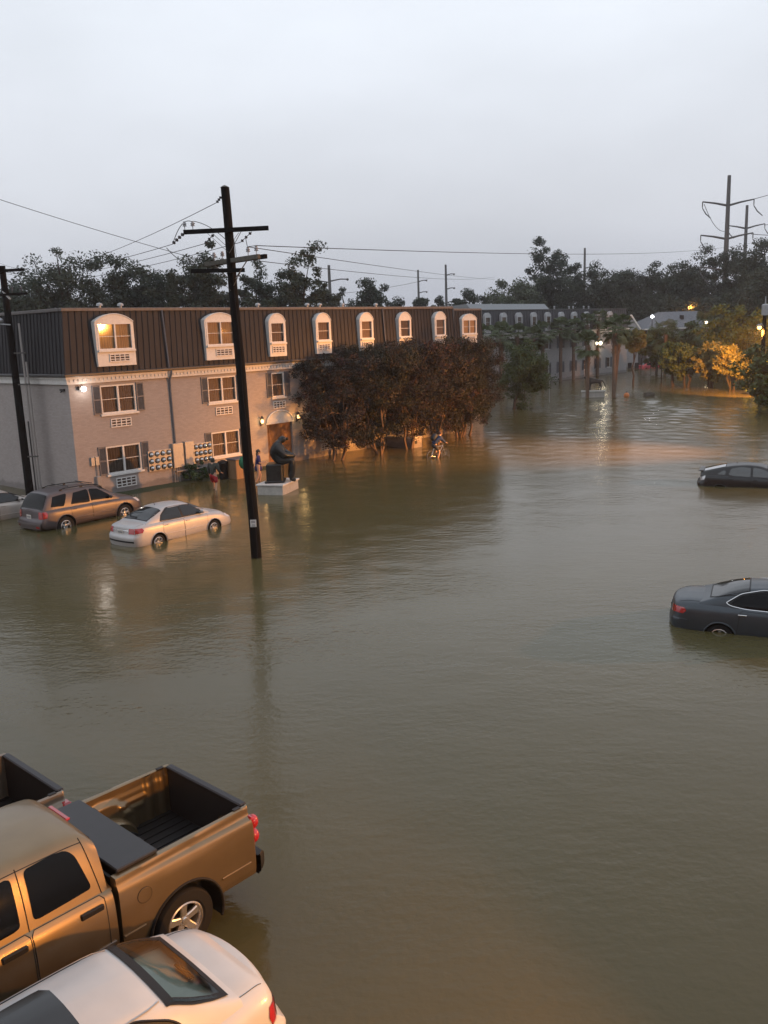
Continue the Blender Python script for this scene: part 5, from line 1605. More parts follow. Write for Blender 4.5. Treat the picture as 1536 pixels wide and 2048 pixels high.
# transformer pole with a sodium lamp at the right edge
tp = thing('utility_pole', 'short dark pole at the right edge with grey transformer and lit orange lamp', 'utility pole', (32.5, 75, 0))
g = MB(); g.tube([(0, 0, -.5), (0, 0, 7.2)], [.2, .15], 12); g.build('pole', M['wood_pole'], tp, smooth=60)
g = MB(); g.lathe([(.001, 7.2), (.28, 7.22), (.28, 8.05), (.2, 8.12), (.001, 8.15)], (-.12, -.3, 0), n=16); g.tube([(-.12, -.3, 8.1), (-.12, -.3, 8.75)], [.07, .03], 8); g.build('transformer', M['galv'], tp, smooth=40)
M['sodium'] = emit('sodium_bulb', (1.0, .46, .10), 9)
M['warmglow'] = emit('warm_bulb', (1.0, .80, .52), 9)
M['whiteglow'] = emit('white_bulb', (.92, .97, 1.0), 4)
g = MB(); g.tube([(-.1, -.1, 6.3), (-.35, -.3, 6.55), (-.55, -.35, 6.45)], .04, 6); g.lathe([(.2, 6.33), (.24, 6.38), (.1, 6.5)], (-.55, -.35, 0), n=10)
la = g.build('lamp_arm', M['galv'], tp)
g = MB(); g.sphere((-.55, -.35, 6.22), .17); g.build('bulb', M['sodium'], la, smooth=180)
def point(parent, loc, e, col, size=.15):
    d = bpy.data.lights.new('lamp_light', 'POINT'); d.energy = e; d.color = col; d.shadow_soft_size = size
    o = bpy.data.objects.new('lamp_light', d); COL.objects.link(o); o.parent = parent; o.location = loc
    return o
SOD = (1.0, .38, .07)
def spot(parent, loc, target, e, col, ang, size=.2, blend=.5):
    d = bpy.data.lights.new('lamp_light', 'SPOT'); d.energy = e; d.color = col; d.shadow_soft_size = size; d.spot_size = R(ang); d.spot_blend = blend
    o = bpy.data.objects.new('lamp_light', d); COL.objects.link(o); o.parent = parent; o.location = loc
    o.rotation_euler = (Vector(target) - Vector(loc)).to_track_quat('-Z', 'Y').to_euler()
    return o
spot(tp, (-.55, -.35, 6.0), (4.0, 11.5, 1.6), 60000, SOD, 70)
spot(tp, (-.6, -.3, 6.0), (-9.6, 10.5, 4.2), 5000, SOD, 26)

def lamp_post(label, x, y, h, glow, e, col, r=.22, globe=True, group='distant lit lamps', m='trim', pole_r=.06, arm=0.0):
    t = thing('street_lamp', label, 'street lamp', (x, y, 0), 0, group)
    g = MB(); g.tube([(0, 0, -.5), (0, 0, h - .2)], [pole_r * 1.3, pole_r], 8); g.build('post', M[m], t, smooth=60)
    g = MB(); g.lathe([(.08, h - .25), (r * .9, h - .18), (r, h - .12)], (arm, 0, 0), n=12); g.lathe([(r * 1.1, h + r * 1.2), (r * .4, h + r * 1.6), (.01, h + r * 1.7)], (arm, 0, 0), n=12)
    if arm: g.tube([(0, 0, h - .22), (arm, 0, h - .22)], .04, 6)
    hd = g.build('lamp_head', M[m], t, smooth=50)
    g = MB(); g.sphere((arm, 0, h), r, 12, 8); g.build('bulb', M[glow], hd, smooth=180)
    if e: point(t, (arm, -r * 2.2, h), e * .45, col)
    return t
lamp_post('orange lamp glowing above the ridge of the grey hipped roof', 52.6, 150.5, 9.1, 'sodium', 900, SOD, .34)
lamp_post('bright warm lamp in the dark trees left of the gabled outbuilding', 48.6, 168, 9.2, 'warmglow', 500, (1, .6, .3), .3)
lamp_post('tiny pale lamp just left of the warm lamp in the dark trees', 46.6, 167, 9.0, 'warmglow', 0, SOD, .14)
lamp_post('small white lamp beside the left end of the hipped roof', 41.8, 136, 7.75, 'whiteglow', 150, (1, 1, 1), .27)
lamp_post('warm lamp under the eave of the hipped roof, left of the pair', 46.6, 134, 6.3, 'warmglow', 250, (1, .8, .5), .25)
lamp_post('warm lamp under the eave of the hipped roof, right of the pair', 49.3, 134, 6.6, 'warmglow', 250, (1, .75, .45), .27)
lamp_post('tall white lamp post with bright white head in front of the shaded grey building', 24.5, 124, 5.5, 'whiteglow', 260, (.95, 1, .95), .38, m='white_pole', pole_r=.05)
t = thing('lamp_post', 'slender unlit black lamp post standing in water by the right bank', 'lamp post', (31.7, 99.2, 0))
g = MB(); g.tube([(0, 0, -.4), (0, 0, .4), (0, 0, 2.4)], [.1, .055, .05], 8); g.build('post', M['trim'], t, smooth=60)
g = MB(); g.lathe([(.05, 2.4), (.16, 2.5), (.19, 2.85), (.05, 3.0), (.02, 3.15)], n=10); g.build('lantern', M['trim'], t, smooth=40)
for nm, x, y, h in (('thin white flagpole in front of the grey building, the left of two', 22.1, 122, 6.4), ('thin white flagpole in front of the grey building, the right of two', 22.6, 119.3, 6.6)):
    t = thing('flagpole', nm, 'flagpole', (x, y, 0), 0, 'white flagpoles')
    g = MB(); g.tube([(0, 0, -.4), (0, 0, h)], [.06, .04], 8); g.build('pole', M['white_pole'], t, smooth=60)
    g = MB(); g.sphere((0, 0, h + .06), .09, 10, 6); g.build('finial', M['white_pole'], t, smooth=180)
for nm, x, y, h in (('thin grey stake standing in open water right of the small green tree', 15.7, 81.5, 1.9),):
    t = thing('stake', nm, 'stake', (x, y, 0)); g = MB(); g.tube([(0, 0, -.3), (0, 0, h)], .035, 6); g.build('rod', M['galv'], t)
    g = MB(); g.box((0, -.04, h - .15), (.09, .02, .2)); g.build('marker', M['galv'], t)

# unlit side of the picture: sodium lamps outside the frame, the water one added
def street_lamp(label, x, y, h, e, col=SOD, size=.35, aim=None, cone=96, blend=.35):
    t = thing('street_lamp', label, 'street lamp', (x, y, 0), 0)
    g = MB(); g.tube([(0, 0, -.6), (0, 0, h)], [.12, .08], 10); g.tube([(0, 0, h - .1), (-.6, .1, h + .2), (-1.2, .2, h + .15)], [.05, .05, .045], 8); g.build('post', M['galv'], t, smooth=60)
    g = MB(); g.box((-1.4, .23, h + .14), (.7, .3, .16), bev=.05); hd = g.build('lamp_head', M['galv'], t)
    g = MB(); g.box((-1.42, .23, h + .03), (.45, .22, .1), bev=.04); g.build('bulb', M['sodium'], hd)
    spot(t, (-1.42, .23, h - .2), aim, e, col, cone, size, blend)
    return t
street_lamp('sodium street lamp on a steel post beyond the right edge, lighting the long facade', 52.0, 28.5, 9.0, 125000, aim=(-51.4, 8.7, 3.0))
# the building the picture is taken from: its wall stands right behind the viewpoint and shades the parked cars
own = thing('apartment_building', 'brick building wall behind the viewpoint facing the flooded lot', 'building', (0, -2.6, 0), R(-42))
g = MB(); g.b2(-26, 22, -8, 0, -.6, 11.5); g.build('wall', M['brick'], own)
g = MB(); g.b2(-26.3, 22.3, -8.3, .3, 11.502, 11.9); g.build('cornice', M['cornice'], own)
ow = thing('lamp_post', 'low sodium lamp on a post beyond the right edge, lighting the pickup side', 'lamp post', (5.6, 2.2, 0))
g = MB(); g.tube([(0, 0, -.5), (0, 0, 3.0)], .06, 8); g.build('post', M['galv'], ow, smooth=60)
g = MB(); g.lathe([(.05, 2.95), (.16, 3.0), (.17, 3.04)], n=12); g.lathe([(.2, 3.38), (.08, 3.5), (.01, 3.52)], n=12); hd = g.build('lamp_head', M['galv'], ow, smooth=40)
g = MB(); g.sphere((0, 0, 3.2), .15); g.build('bulb', M['sodium'], hd, smooth=180)
spot(ow, (-.2, .1, 3.2), (-10.3, 5.6, 1.0), 3800, (1, .40, .06), 76, .2, .5)

L3 = street_lamp('added unseen lamp beyond the right edge, brightening the water before the red trees', 27.5, 43.5, 7.6, 85000, aim=(-21, 6.8, 0), cone=50, blend=1)  # added lamp, put in for the peach glow on the water
# ------------------------------------------------------------------ statue, boxes and small things in the water
pl = thing('plinth', 'pale concrete plinth under the large seated statue', 'plinth', (-4.78, 39.35, 0), R(-18))
g = MB(); g.b2(-.62, .62, -.88, .88, -.6, .40, bev=.012); g.build('base', M['concrete'], pl)
g = MB(); g.b2(-.67, .67, -.93, .93, .402, .48, bev=.015); g.build('cap', M['cornice'], pl)

def skin_mesh(name, joints, edges, mat_, parent=None, sub=2, root=0, smooth=True):
    """body grown with the skin modifier from joints [(x,y,z,rx,ry)]"""
    me = bpy.data.meshes.new(name)
    me.from_pydata([j[:3] for j in joints], edges, [])
    o = bpy.data.objects.new(name, me); COL.objects.link(o)
    md = o.modifiers.new('skin', 'SKIN')
    md.use_smooth_shade = True
    for i, j in enumerate(joints):
        v = me.skin_vertices[0].data[i]
        v.radius = (j[3], j[4] if len(j) > 4 else j[3]); v.use_root = (i == root)
    sb = o.modifiers.new('sub', 'SUBSURF'); sb.levels = sub; sb.render_levels = sub
    dg = bpy.context.evaluated_depsgraph_get()
    m2 = bpy.data.meshes.new_from_object(o.evaluated_get(dg))
    bpy.data.objects.remove(o); bpy.data.meshes.remove(me)
    m2.name = name
    m2.materials.clear(); m2.materials.append(mat_)
    m2.polygons.foreach_set('use_smooth', [smooth] * len(m2.polygons))
    return link_obj(name, m2, parent)

# seated bronze figure, bowed head, forearms across the knees (faces local +x)
st = thing('statue', 'large dark bronze statue of a seated bowed figure on the pale plinth', 'statue', (-4.62, 39.25, .48), R(2))
g = MB(); g.b2(-.62, .12, -.42, .42, 0, .85, bev=.06); g.b2(-.70, .2, -.5, .5, 0, .1, bev=.03); g.build('seat_block', M['bronze'], st)
J = [(-.25, 0, .95, .36, .34), (-.28, 0, 1.30, .40, .34), (-.16, 0, 1.62, .44, .36), (.06, 0, 1.84, .22, .2), (.20, 0, 1.93, .19, .18), (.26, 0, 2.05, .15, .15),
     (-.08, .40, 1.60, .2), (.20, .50, 1.26, .155), (.52, .22, 1.16, .125), (.62, .06, 1.14, .11),
     (-.08, -.40, 1.60, .2), (.24, -.48, 1.24, .155), (.58, -.2, 1.18, .125), (.68, -.06, 1.16, .11),
     (-.05, .24, .98, .24), (.54, .26, 1.0, .19), (.46, .24, .45, .15), (.42, .24, .12, .12), (.62, .26, .08, .09),
     (-.05, -.24, .98, .24), (.58, -.24, 1.0, .19), (.54, -.22, .45, .15), (.48, -.22, .12, .12), (.70, -.24, .08, .09)]
E_ = [(0, 1), (1, 2), (2, 3), (3, 4), (4, 5), (2, 6), (6, 7), (7, 8), (8, 9), (2, 10), (10, 11), (11, 12), (12, 13), (0, 14), (14, 15), (15, 16), (16, 17), (17, 18), (0, 19), (19, 20), (20, 21), (21, 22), (22, 23)]
skin_mesh('figure', J, E_, M['bronze'], st)
g = MB(); g.sphere((.37, 0, 1.93), .055, 8, 6, sc3=(1.2, .7, 1.3)); g.build('nose', M['bronze'], st, smooth=180)

# brick sign box by the trees: dark long face, lit end face with a small vent
bx = thing('planter_box', 'long low brick box among the dark trees, small square vent in its end', 'brick box', (1.40, 53.60, 0), R(-46))
g = MB(); g.b2(-1.0, 1.0, -.5, .5, -.5, .58); g.build('wall', M['brick'], bx)
g = MB(); g.b2(-1.05, 1.05, -.55, .55, .582, .66, bev=.015); g.build('coping', M['cornice'], bx)
g = MB(); g.b2(1.001, 1.02, -.1, .08, .24, .42); g.build('vent', M['dark'], bx)

# small lion statue on a plinth by the palms
lp2 = thing('plinth', 'low tan plinth under the small four legged statue by the palms', 'plinth', (20.85, 86.0, 0), R(-14))
g = MB(); g.b2(-1.1, 1.1, -.5, .5, -.5, .50, bev=.02); g.build('base', M['concrete'], lp2)
g = MB(); g.b2(-1.16, 1.16, -.56, .56, .502, .6, bev=.02); g.build('cap', M['concrete'], lp2)
an = thing('statue', 'small dark four legged animal statue half hidden behind a palm trunk', 'statue', (20.95, 86.0, .6), R(170))
J = [(-.5, 0, .98, .20, .22), (-.1, 0, .95, .20, .23), (.35, 0, 1.02, .23, .27), (.62, 0, 1.20, .17), (.82, 0, 1.32, .17), (1.02, 0, 1.26, .10),
     (-.55, .14, .72, .12), (-.66, .15, .38, .065), (-.58, .15, .06, .06), (-.55, -.14, .72, .12), (-.50, -.15, .40, .065), (-.42, -.15, .06, .06),
     (.38, .15, .70, .11), (.42, .15, .36, .065), (.42, .15, .06, .065), (.40, -.15, .70, .11), (.56, -.15, .38, .065), (.60, -.15, .06, .065),
     (-.72, 0, 1.0, .06), (-.95, 0, .7, .04), (-1.05, 0, .38, .035), (-1.18, 0, .34, .04)]
E_ = [(0, 1), (1, 2), (2, 3), (3, 4), (4, 5), (0, 6), (6, 7), (7, 8), (0, 9), (9, 10), (10, 11), (2, 12), (12, 13), (13, 14), (2, 15), (15, 16), (16, 17), (0, 18), (18, 19), (19, 20), (20, 21)]
skin_mesh('figure', J, E_, M['bronze'], an)
g = MB()
for s_ in (-1, 1): g.lathe([(.055, 1.42), (.045, 1.5), (.005, 1.54)], (.78, s_ * .1, 0), n=8)
g.build('ears', M['bronze'], an, smooth=60)

# wooden box, bin and clipped shrub by the wall
wb = thing('timber_cabinet', 'orange lit timber cabinet standing by the wall behind the man in red shorts', 'cabinet', (-7.25, 43.75, 0), RZ_FAC)
g = MB(); g.b2(-.45, .45, -.35, .35, -.4, .95, bev=.015); g.build('case', M['ply'] if 'ply' in M else mat('plywood', (.30, .18, .10), .6, noise=.3, nscale=5, stretch=(6, 6, .5)), wb)
g = MB(); g.b2(-.5, .5, -.4, .4, .952, 1.02, bev=.015); g.build('lid', M['shutter'], wb)
g = MB(); g.b2(-.01, .01, -.36, -.351, -.2, .9); g.build('door_gap', M['dark'], wb)
bn = thing('bin', 'dark upright bin between the man in red shorts and the timber cabinet', 'bin', (-8.0, 43.55, 0), RZ_FAC)
g = MB(); g.lathe([(.2, -.4), (.24, .75), (.26, .8)], n=16); g.build('drum', M['trim'], bn, smooth=50)
g = MB(); g.lathe([(.27, .8), (.25, .88), (.08, .95), (.001, .96)], n=16); g.build('lid', M['trim'], bn, smooth=50)
ks = thing('ticket_kiosk', 'dark ticket kiosk standing in water under the bright wall lamps', 'kiosk', (33.4, 128, 0), R(10))
g = MB(); g.b2(-1.3, 1.3, -.6, .6, -.4, 1.9, bev=.03); g.build('case', M['trim'], ks)
g = MB(); g.b2(-1.45, 1.45, -.75, .75, 1.902, 2.05, bev=.03); g.tube([(.5, 0, 2.0), (.5, 0, 4.3)], .07, 6); g.build('roof', M['galv'], ks)
for nm, x, y in (('dark square board standing in water near the red car, the left of two', 38.6, 136.2), ('dark square board standing in water near the red car, the right of two', 39.5, 135.6)):
    t = thing('notice_board', nm, 'board', (x, y, 0), R(-16), 'dark boards in the water')
    g = MB(); g.b2(-.3, .3, -.04, .04, .05, .95); g.build('panel', M['trim'], t)
    g = MB(); g.b2(-.24, -.18, .041, .09, -.4, .9); g.b2(.18, .24, .041, .09, -.4, .9); g.build('leg', M['trim'], t)
t = thing('sign_post', 'thin brown sign post in front of the red car', 'sign post', (38.4, 129.6, 0))
g = MB(); g.tube([(0, 0, -.4), (0, 0, 2.4)], .06, 6); g.build('post', M['bark'], t)
g = MB(); g.box((0, -.08, 2.1), (.34, .03, .44)); g.build('sign_plate', M['steel'], t)
t = thing('buoy', 'small orange buoy floating right of the two palms', 'buoy', (23.9, 85.2, 0))
g = MB(); g.lathe([(.001, -.15), (.22, -.1), (.28, .12), (.2, .3), (.08, .36), (.001, .38)], n=14); g.build('float', mat('orange_plastic', (.55, .16, .03), .4), t, smooth=50)
g = MB(); g.lathe([(.05, .36), (.04, .5), (.001, .52)], n=8); g.build('knob', M['trim'], t)
t = thing('crate', 'weathered flat timber crate adrift right of the palms', 'crate', (25.8, 84.3, 0), R(12))
g = MB()
for z in (.04, .18, .32): g.b2(-.42, .42, -.3, -.27, z - .055, z + .055); g.b2(-.42, .42, .27, .3, z - .055, z + .055)
g.b2(-.42, -.38, -.268, .268, -.1, .36); g.b2(.38, .42, -.268, .268, -.1, .36)
g.build('side', M['wood_grey'], t)
g = MB(); g.b2(-.37, .37, -.265, .265, .2, .24); g.build('lid', M['wood_grey'], t)

# ------------------------------------------------------------------ people
def human(label, loc, rz, pose, cloth, hair=(.02, .015, .012), group='people wading through the flood', hair_len=0, height=1.75):
    """pose: joint name -> (x, y, z), facing local +x; the body is one skinned surface"""
    t = thing('person', label, 'person', loc, rz, group)
    P = pose
    names = ['pelvis', 'waist', 'chest', 'neck', 'head', 'crown', 'shl', 'ell', 'wrl', 'hal', 'shr', 'elr', 'wrr', 'har', 'hil', 'knl', 'anl', 'tol', 'hir', 'knr', 'anr', 'tor']
    rad = dict(pelvis=(.13, .10), waist=(.125, .095), chest=(.155, .11), neck=(.055, .055), head=(.088, .095), crown=(.075, .08), shl=(.065,), ell=(.045,), wrl=(.03,), hal=(.036,), shr=(.065,), elr=(.045,), wrr=(.03,), har=(.036,),
               hil=(.095,), knl=(.058,), anl=(.038,), tol=(.04,), hir=(.095,), knr=(.058,), anr=(.038,), tor=(.04,))
    J = [(*P[n], *rad[n]) for n in names]
    ix = {n: i for i, n in enumerate(names)}
    ed = [('pelvis', 'waist'), ('waist', 'chest'), ('chest', 'neck'), ('neck', 'head'), ('head', 'crown'), ('chest', 'shl'), ('shl', 'ell'), ('ell', 'wrl'), ('wrl', 'hal'), ('chest', 'shr'), ('shr', 'elr'), ('elr', 'wrr'), ('wrr', 'har'), ('pelvis', 'hil'), ('hil', 'knl'), ('knl', 'anl'), ('anl', 'tol'), ('pelvis', 'hir'), ('hir', 'knr'), ('knr', 'anr'), ('anr', 'tor')]
    skin_mesh('body', J, [(ix[a], ix[b]) for a, b in ed], M['skin'], t)
    # fingers: five short chains rooted in each palm
    for hnd, wr in (('hal', 'wrl'), ('har', 'wrr')):
        h = np.array(P[hnd]); d = h - np.array(P[wr]); d = d / np.linalg.norm(d)
        sd = np.cross(d, [0, 0, 1]); sd = sd / (np.linalg.norm(sd) + 1e-6) if np.linalg.norm(sd) > .1 else np.array([1., 0, 0])
        pn = np.cross(sd, d)
        fm = MB()
        for k, ln in enumerate((.068, .078, .074, .06)):
            b = h + sd * (.028 - .019 * k) + d * .012
            fm.tube([b, b + d * ln * .5 + pn * -.006, b + d * ln * .8 - pn * .022, b + d * ln * .85 - pn * .036], [.0095, .009, .008, .006], 6)
        b = h + sd * .036 - d * .015
        fm.tube([b, b + sd * .022 + d * .02, b + sd * .028 + d * .045], [.011, .010, .007], 6)
        fm.build('fingers', M['skin'], t, smooth=60)
    hd = np.array(P['head']); cr = np.array(P['crown']); u = cr - hd; u = u / np.linalg.norm(u)
    fwd = np.array(P.get('face', (1, 0, 0)), float); fwd -= u * (fwd @ u); fwd /= np.linalg.norm(fwd); lf = np.cross(u, fwd)
    g = MB(); c = hd + fwd * .095 - u * .0
    g.sphere(c, .018, 8, 6, sc3=(1.1, 1.1, 1.4)); 
    for s_ in (-1, 1): g.sphere(hd + lf * .088 * s_ + u * .0, .026, 8, 6, sc3=(1, .7, 1.3))
    g.build('nose_and_ears', M['skin'], t, smooth=180)
    g = MB()
    for s_ in (-1, 1): g.sphere(hd + fwd * .086 + lf * .034 * s_ + u * .03, .011, 6, 4)
    g.box(hd + fwd * .086 - u * .045, (.008, .04, .01)); g.build('eyes_and_mouth', M['bark'], t)
    if hair is not None:
        hm = mat('hair', hair, .6)
        g = MB()
        g.sphere(hd + u * .045 - fwd * .018, .108, 14, 9, sc3=(1, .95, .98))
        if hair_len:
            for k in range(5):
                q = hd - fwd * .075 + lf * (k - 2) * .035
                g.tube([q + u * .05, q - u * .1 - fwd * .02, q - u * hair_len - fwd * .015], [.03, .045, .02], 7)
        g.build('hair', hm, t, smooth=180)
    for nm, chain, ed2, m in cloth(P):
        skin_mesh(nm, chain, ed2, m, t)
    return t

def base_pose(**k):
    p = dict(pelvis=(0, 0, .95), waist=(0, 0, 1.12), chest=(.02, 0, 1.36), neck=(.03, 0, 1.50), head=(.05, 0, 1.62), crown=(.05, 0, 1.72),
             shl=(.02, .19, 1.42), ell=(-.02, .26, 1.15), wrl=(.12, .25, .93), hal=(.17, .24, .86), shr=(.02, -.19, 1.42), elr=(-.02, -.26, 1.15), wrr=(.12, -.25, .93), har=(.17, -.24, .86),
             hil=(0, .10, .88), knl=(.08, .11, .48), anl=(.0, .11, .09), tol=(.14, .12, .03), hir=(0, -.10, .88), knr=(-.02, -.11, .48), anr=(-.16, -.11, .10), tor=(-.03, -.12, .03))
    p.update(k); return p
A_ = lambda P, n, *r: (*P[n], *r)
mid = lambda P, a, b, t: tuple(P[a][i] + (P[b][i] - P[a][i]) * t for i in range(3))
M['hoodie'] = mat('dark_olive_hoodie', (.045, .048, .04), .85, noise=.2); M['redshort'] = mat('red_shorts', (.33, .012, .018), .75, noise=.15)
M['navy'] = mat('navy_jersey', (.022, .022, .12), .75, noise=.2); M['bluejkt'] = mat('blue_jacket', (.008, .03, .10), .8, noise=.2)
M['darkshort'] = mat('dark_shorts', (.03, .03, .035), .8); M['green'] = mat('green_nylon', (.01, .16, .075), .5, noise=.2); M['pack'] = mat('dark_backpack', (.018, .025, .035), .7, noise=.2)
M['pale_print'] = mat('pale_jersey_print', (.5, .5, .55), .7)
def top(P, m, sleeve=1.0, k=1.0, hem=0.0):
    J = [(P['pelvis'][0], P['pelvis'][1], P['pelvis'][2] - hem, .165 * k, .135 * k), A_(P, 'waist', .155 * k, .125 * k), A_(P, 'chest', .185 * k, .14 * k), (*mid(P, 'chest', 'neck', .8), .085, .08),
         A_(P, 'shl', .088 * k), A_(P, 'ell', .066 * k), (*mid(P, 'ell', 'wrl', .9 * sleeve), .05 * k), A_(P, 'shr', .088 * k), A_(P, 'elr', .066 * k), (*mid(P, 'elr', 'wrr', .9 * sleeve), .05 * k)]
    if sleeve < .1:
        J[5] = (*mid(P, 'shl', 'ell', .7), .078 * k); J[8] = (*mid(P, 'shr', 'elr', .7), .078 * k); J[6] = (*mid(P, 'shl', 'ell', .85), .075 * k); J[9] = (*mid(P, 'shr', 'elr', .85), .075 * k)
    return J, [(0, 1), (1, 2), (2, 3), (2, 4), (4, 5), (5, 6), (2, 7), (7, 8), (8, 9)], m
def shorts(P, m, ln=.8):
    J = [(P['pelvis'][0], 0, P['pelvis'][2] + .06, .15, .125), A_(P, 'pelvis', .165, .135), A_(P, 'hil', .125), (*mid(P, 'hil', 'knl', ln), .10), A_(P, 'hir', .125), (*mid(P, 'hir', 'knr', ln), .10)]
    return J, [(0, 1), (1, 2), (2, 3), (1, 4), (4, 5)], m
human('man wading with dark hooded top and red shorts, beside the timber cabinet', (-7.9, 40.4, -.22), R(70),
      base_pose(anl=(.28, .17, .10), knl=(.22, .14, .47), tol=(.42, .18, .05), anr=(-.14, -.16, .09), knr=(-.02, -.13, .48), wrr=(.22, -.28, 1.02), har=(.29, -.29, .99), elr=(.0, -.3, 1.14)),
      lambda P: [('hooded_top', *top(P, M['hoodie'], 1.0, 1.08, .04)), ('shorts', *shorts(P, M['redshort'], .85)),
                 ('hood', [(*mid(P, 'chest', 'neck', .9), .11, .10), (P['head'][0] - .02, 0, P['head'][2] + .01, .115, .115), (P['crown'][0] - .02, 0, P['crown'][2] + .01, .09, .09)], [(0, 1), (1, 2)], M['hoodie'])], hair=None)
human('woman in navy jersey dress with long dark hair, left of the seated statue', (-6.05, 42.3, -.18), R(10),
      base_pose(wrr=(.26, -.22, 1.14), har=(.34, -.21, 1.17), elr=(.05, -.27, 1.12), wrl=(.1, .2, .98), anr=(-.2, -.1, .12)),
      lambda P: [('jersey_dress', *top(P, M['navy'], 0.05, 1.02, .12)), ('skirt', [(0, 0, 1.05, .15, .12), (0, 0, .88, .19, .16), (.01, 0, .66, .20, .17)], [(0, 1), (1, 2)], M['navy'])], hair_len=.26)
gp = human('person mostly hidden behind the main utility pole', (-6.55, 42.6, -.2), R(40), base_pose(),
      lambda P: [('jacket', *top(P, M['hoodie'], 1.0, 1.05, .05)), ('trousers', *shorts(P, M['darkshort'], .95))])
bag = thing('backpack', 'bright green bag carried on the back, showing just left of the main pole', 'bag', (-6.72, 42.42, .92), R(40))
g = MB(); g.sphere((-.06, .05, .02), .27, 16, 10, sc3=(.75, .9, 1.15)); g.build('sack', M['green'], bag, smooth=180)
g = MB(); g.tube([(.05, .15, .25), (.18, .18, .3), (.2, .16, -.1), (.05, .15, -.2)], .018, 6); g.tube([(.05, -.1, .25), (.18, -.12, .3), (.2, -.1, -.1), (.05, -.1, -.2)], .018, 6); g.build('strap', M['trim'], bag, smooth=60)
# cyclist
CYC = (3.05, 48.3, -.22); CR = R(38)
human('cyclist in blue jacket bent over the handlebars with a dark backpack', CYC, CR,
      base_pose(pelvis=(-.22, 0, .98), waist=(-.12, 0, 1.13), chest=(.08, 0, 1.32), neck=(.2, 0, 1.42), head=(.29, 0, 1.52), crown=(.31, 0, 1.62), shl=(.13, .19, 1.34), ell=(.30, .25, 1.14), wrl=(.48, .24, 1.04), hal=(.54, .24, 1.02), shr=(.13, -.19, 1.34), elr=(.30, -.25, 1.14), wrr=(.48, -.24, 1.04), har=(.54, -.24, 1.02),
                hil=(-.2, .1, .93), knl=(.14, .12, .76), anl=(-.02, .12, .40), tol=(.10, .12, .36), hir=(-.2, -.1, .93), knr=(.1, -.12, .55), anr=(-.04, -.12, .18), tor=(.09, -.12, .14)),
      lambda P: [('jacket', *top(P, M['bluejkt'], 1.0, 1.06, .0)), ('shorts', *shorts(P, M['darkshort'], .8))], hair=(.05, .02, .012))
bp = thing('backpack', 'dark backpack on the back of the cyclist in blue', 'bag', CYC, CR)
g = MB(); g.box((-.18, 0, 1.40), (.22, .32, .42), Matrix.Rotation(R(48), 3, 'Y'), bev=.07); g.build('sack', M['pack'], bp, smooth=50)
g = MB()
for y in (-.13, .13): g.tube([(-.05, y, 1.5), (.1, y, 1.48), (.17, y, 1.34), (.02, y, 1.18), (-.2, y, 1.2)], .016, 6)
g.build('strap', M['pack'], bp, smooth=60)
bk = thing('bicycle', 'bicycle with bright rims ridden through the water by the cyclist in blue', 'bicycle', CYC, CR)
for x in (-.42, .62):
    th = np.linspace(0, 2 * math.pi, 41)
    g = MB(); g.tube([(x + .33 * math.cos(a), 0, .34 + .33 * math.sin(a)) for a in th], .02, 6, cap=False); w = g.build('wheel', M['black'], bk, smooth=60)
    g = MB(); g.tube([(x + .305 * math.cos(a), 0, .34 + .305 * math.sin(a)) for a in th], .011, 6, cap=False)
    for k in range(14): a = k * math.pi / 7; g.tube([(x, 0, .34), (x + .3 * math.cos(a), 0, .34 + .3 * math.sin(a))], .003, 4)
    g.build('rim', M['alloy'], w)
g = MB()
bb, seat, headt, fork = (.0, 0, .30), (-.18, 0, .82), (.46, 0, .86), (.62, 0, .34)
for a, b in ((bb, seat), (bb, headt), (seat, headt), (bb, (-.42, 0, .34)), (seat, (-.42, 0, .34)), (headt, fork), (headt, (.44, 0, 1.0)), (seat, (-.2, 0, .9))): g.tube([a, b], .018, 6)
g.build('frame', M['alloy'], bk, smooth=60)
g = MB(); g.tube([(.52, .28, 1.0), (.47, .1, 1.02), (.44, 0, 1.01), (.47, -.1, 1.02), (.52, -.28, 1.0)], .014, 6); g.build('handlebar', M['chrome'], bk, smooth=60)
g = MB(); g.sphere((-.2, 0, .91), .11, 10, 6, sc3=(1.3, .8, .35)); g.build('saddle', M['trim'], bk, smooth=180)
g = MB(); g.lathe([(.001, -.02), (.09, -.02), (.09, .02), (.001, .02)], (0, 0, .30), 'Y', 14); g.tube([(0, .06, .3), (.02, .08, .46)], .012, 5); g.tube([(0, -.06, .3), (-.02, -.08, .14)], .012, 5); g.build('crank', M['trim'], bk)
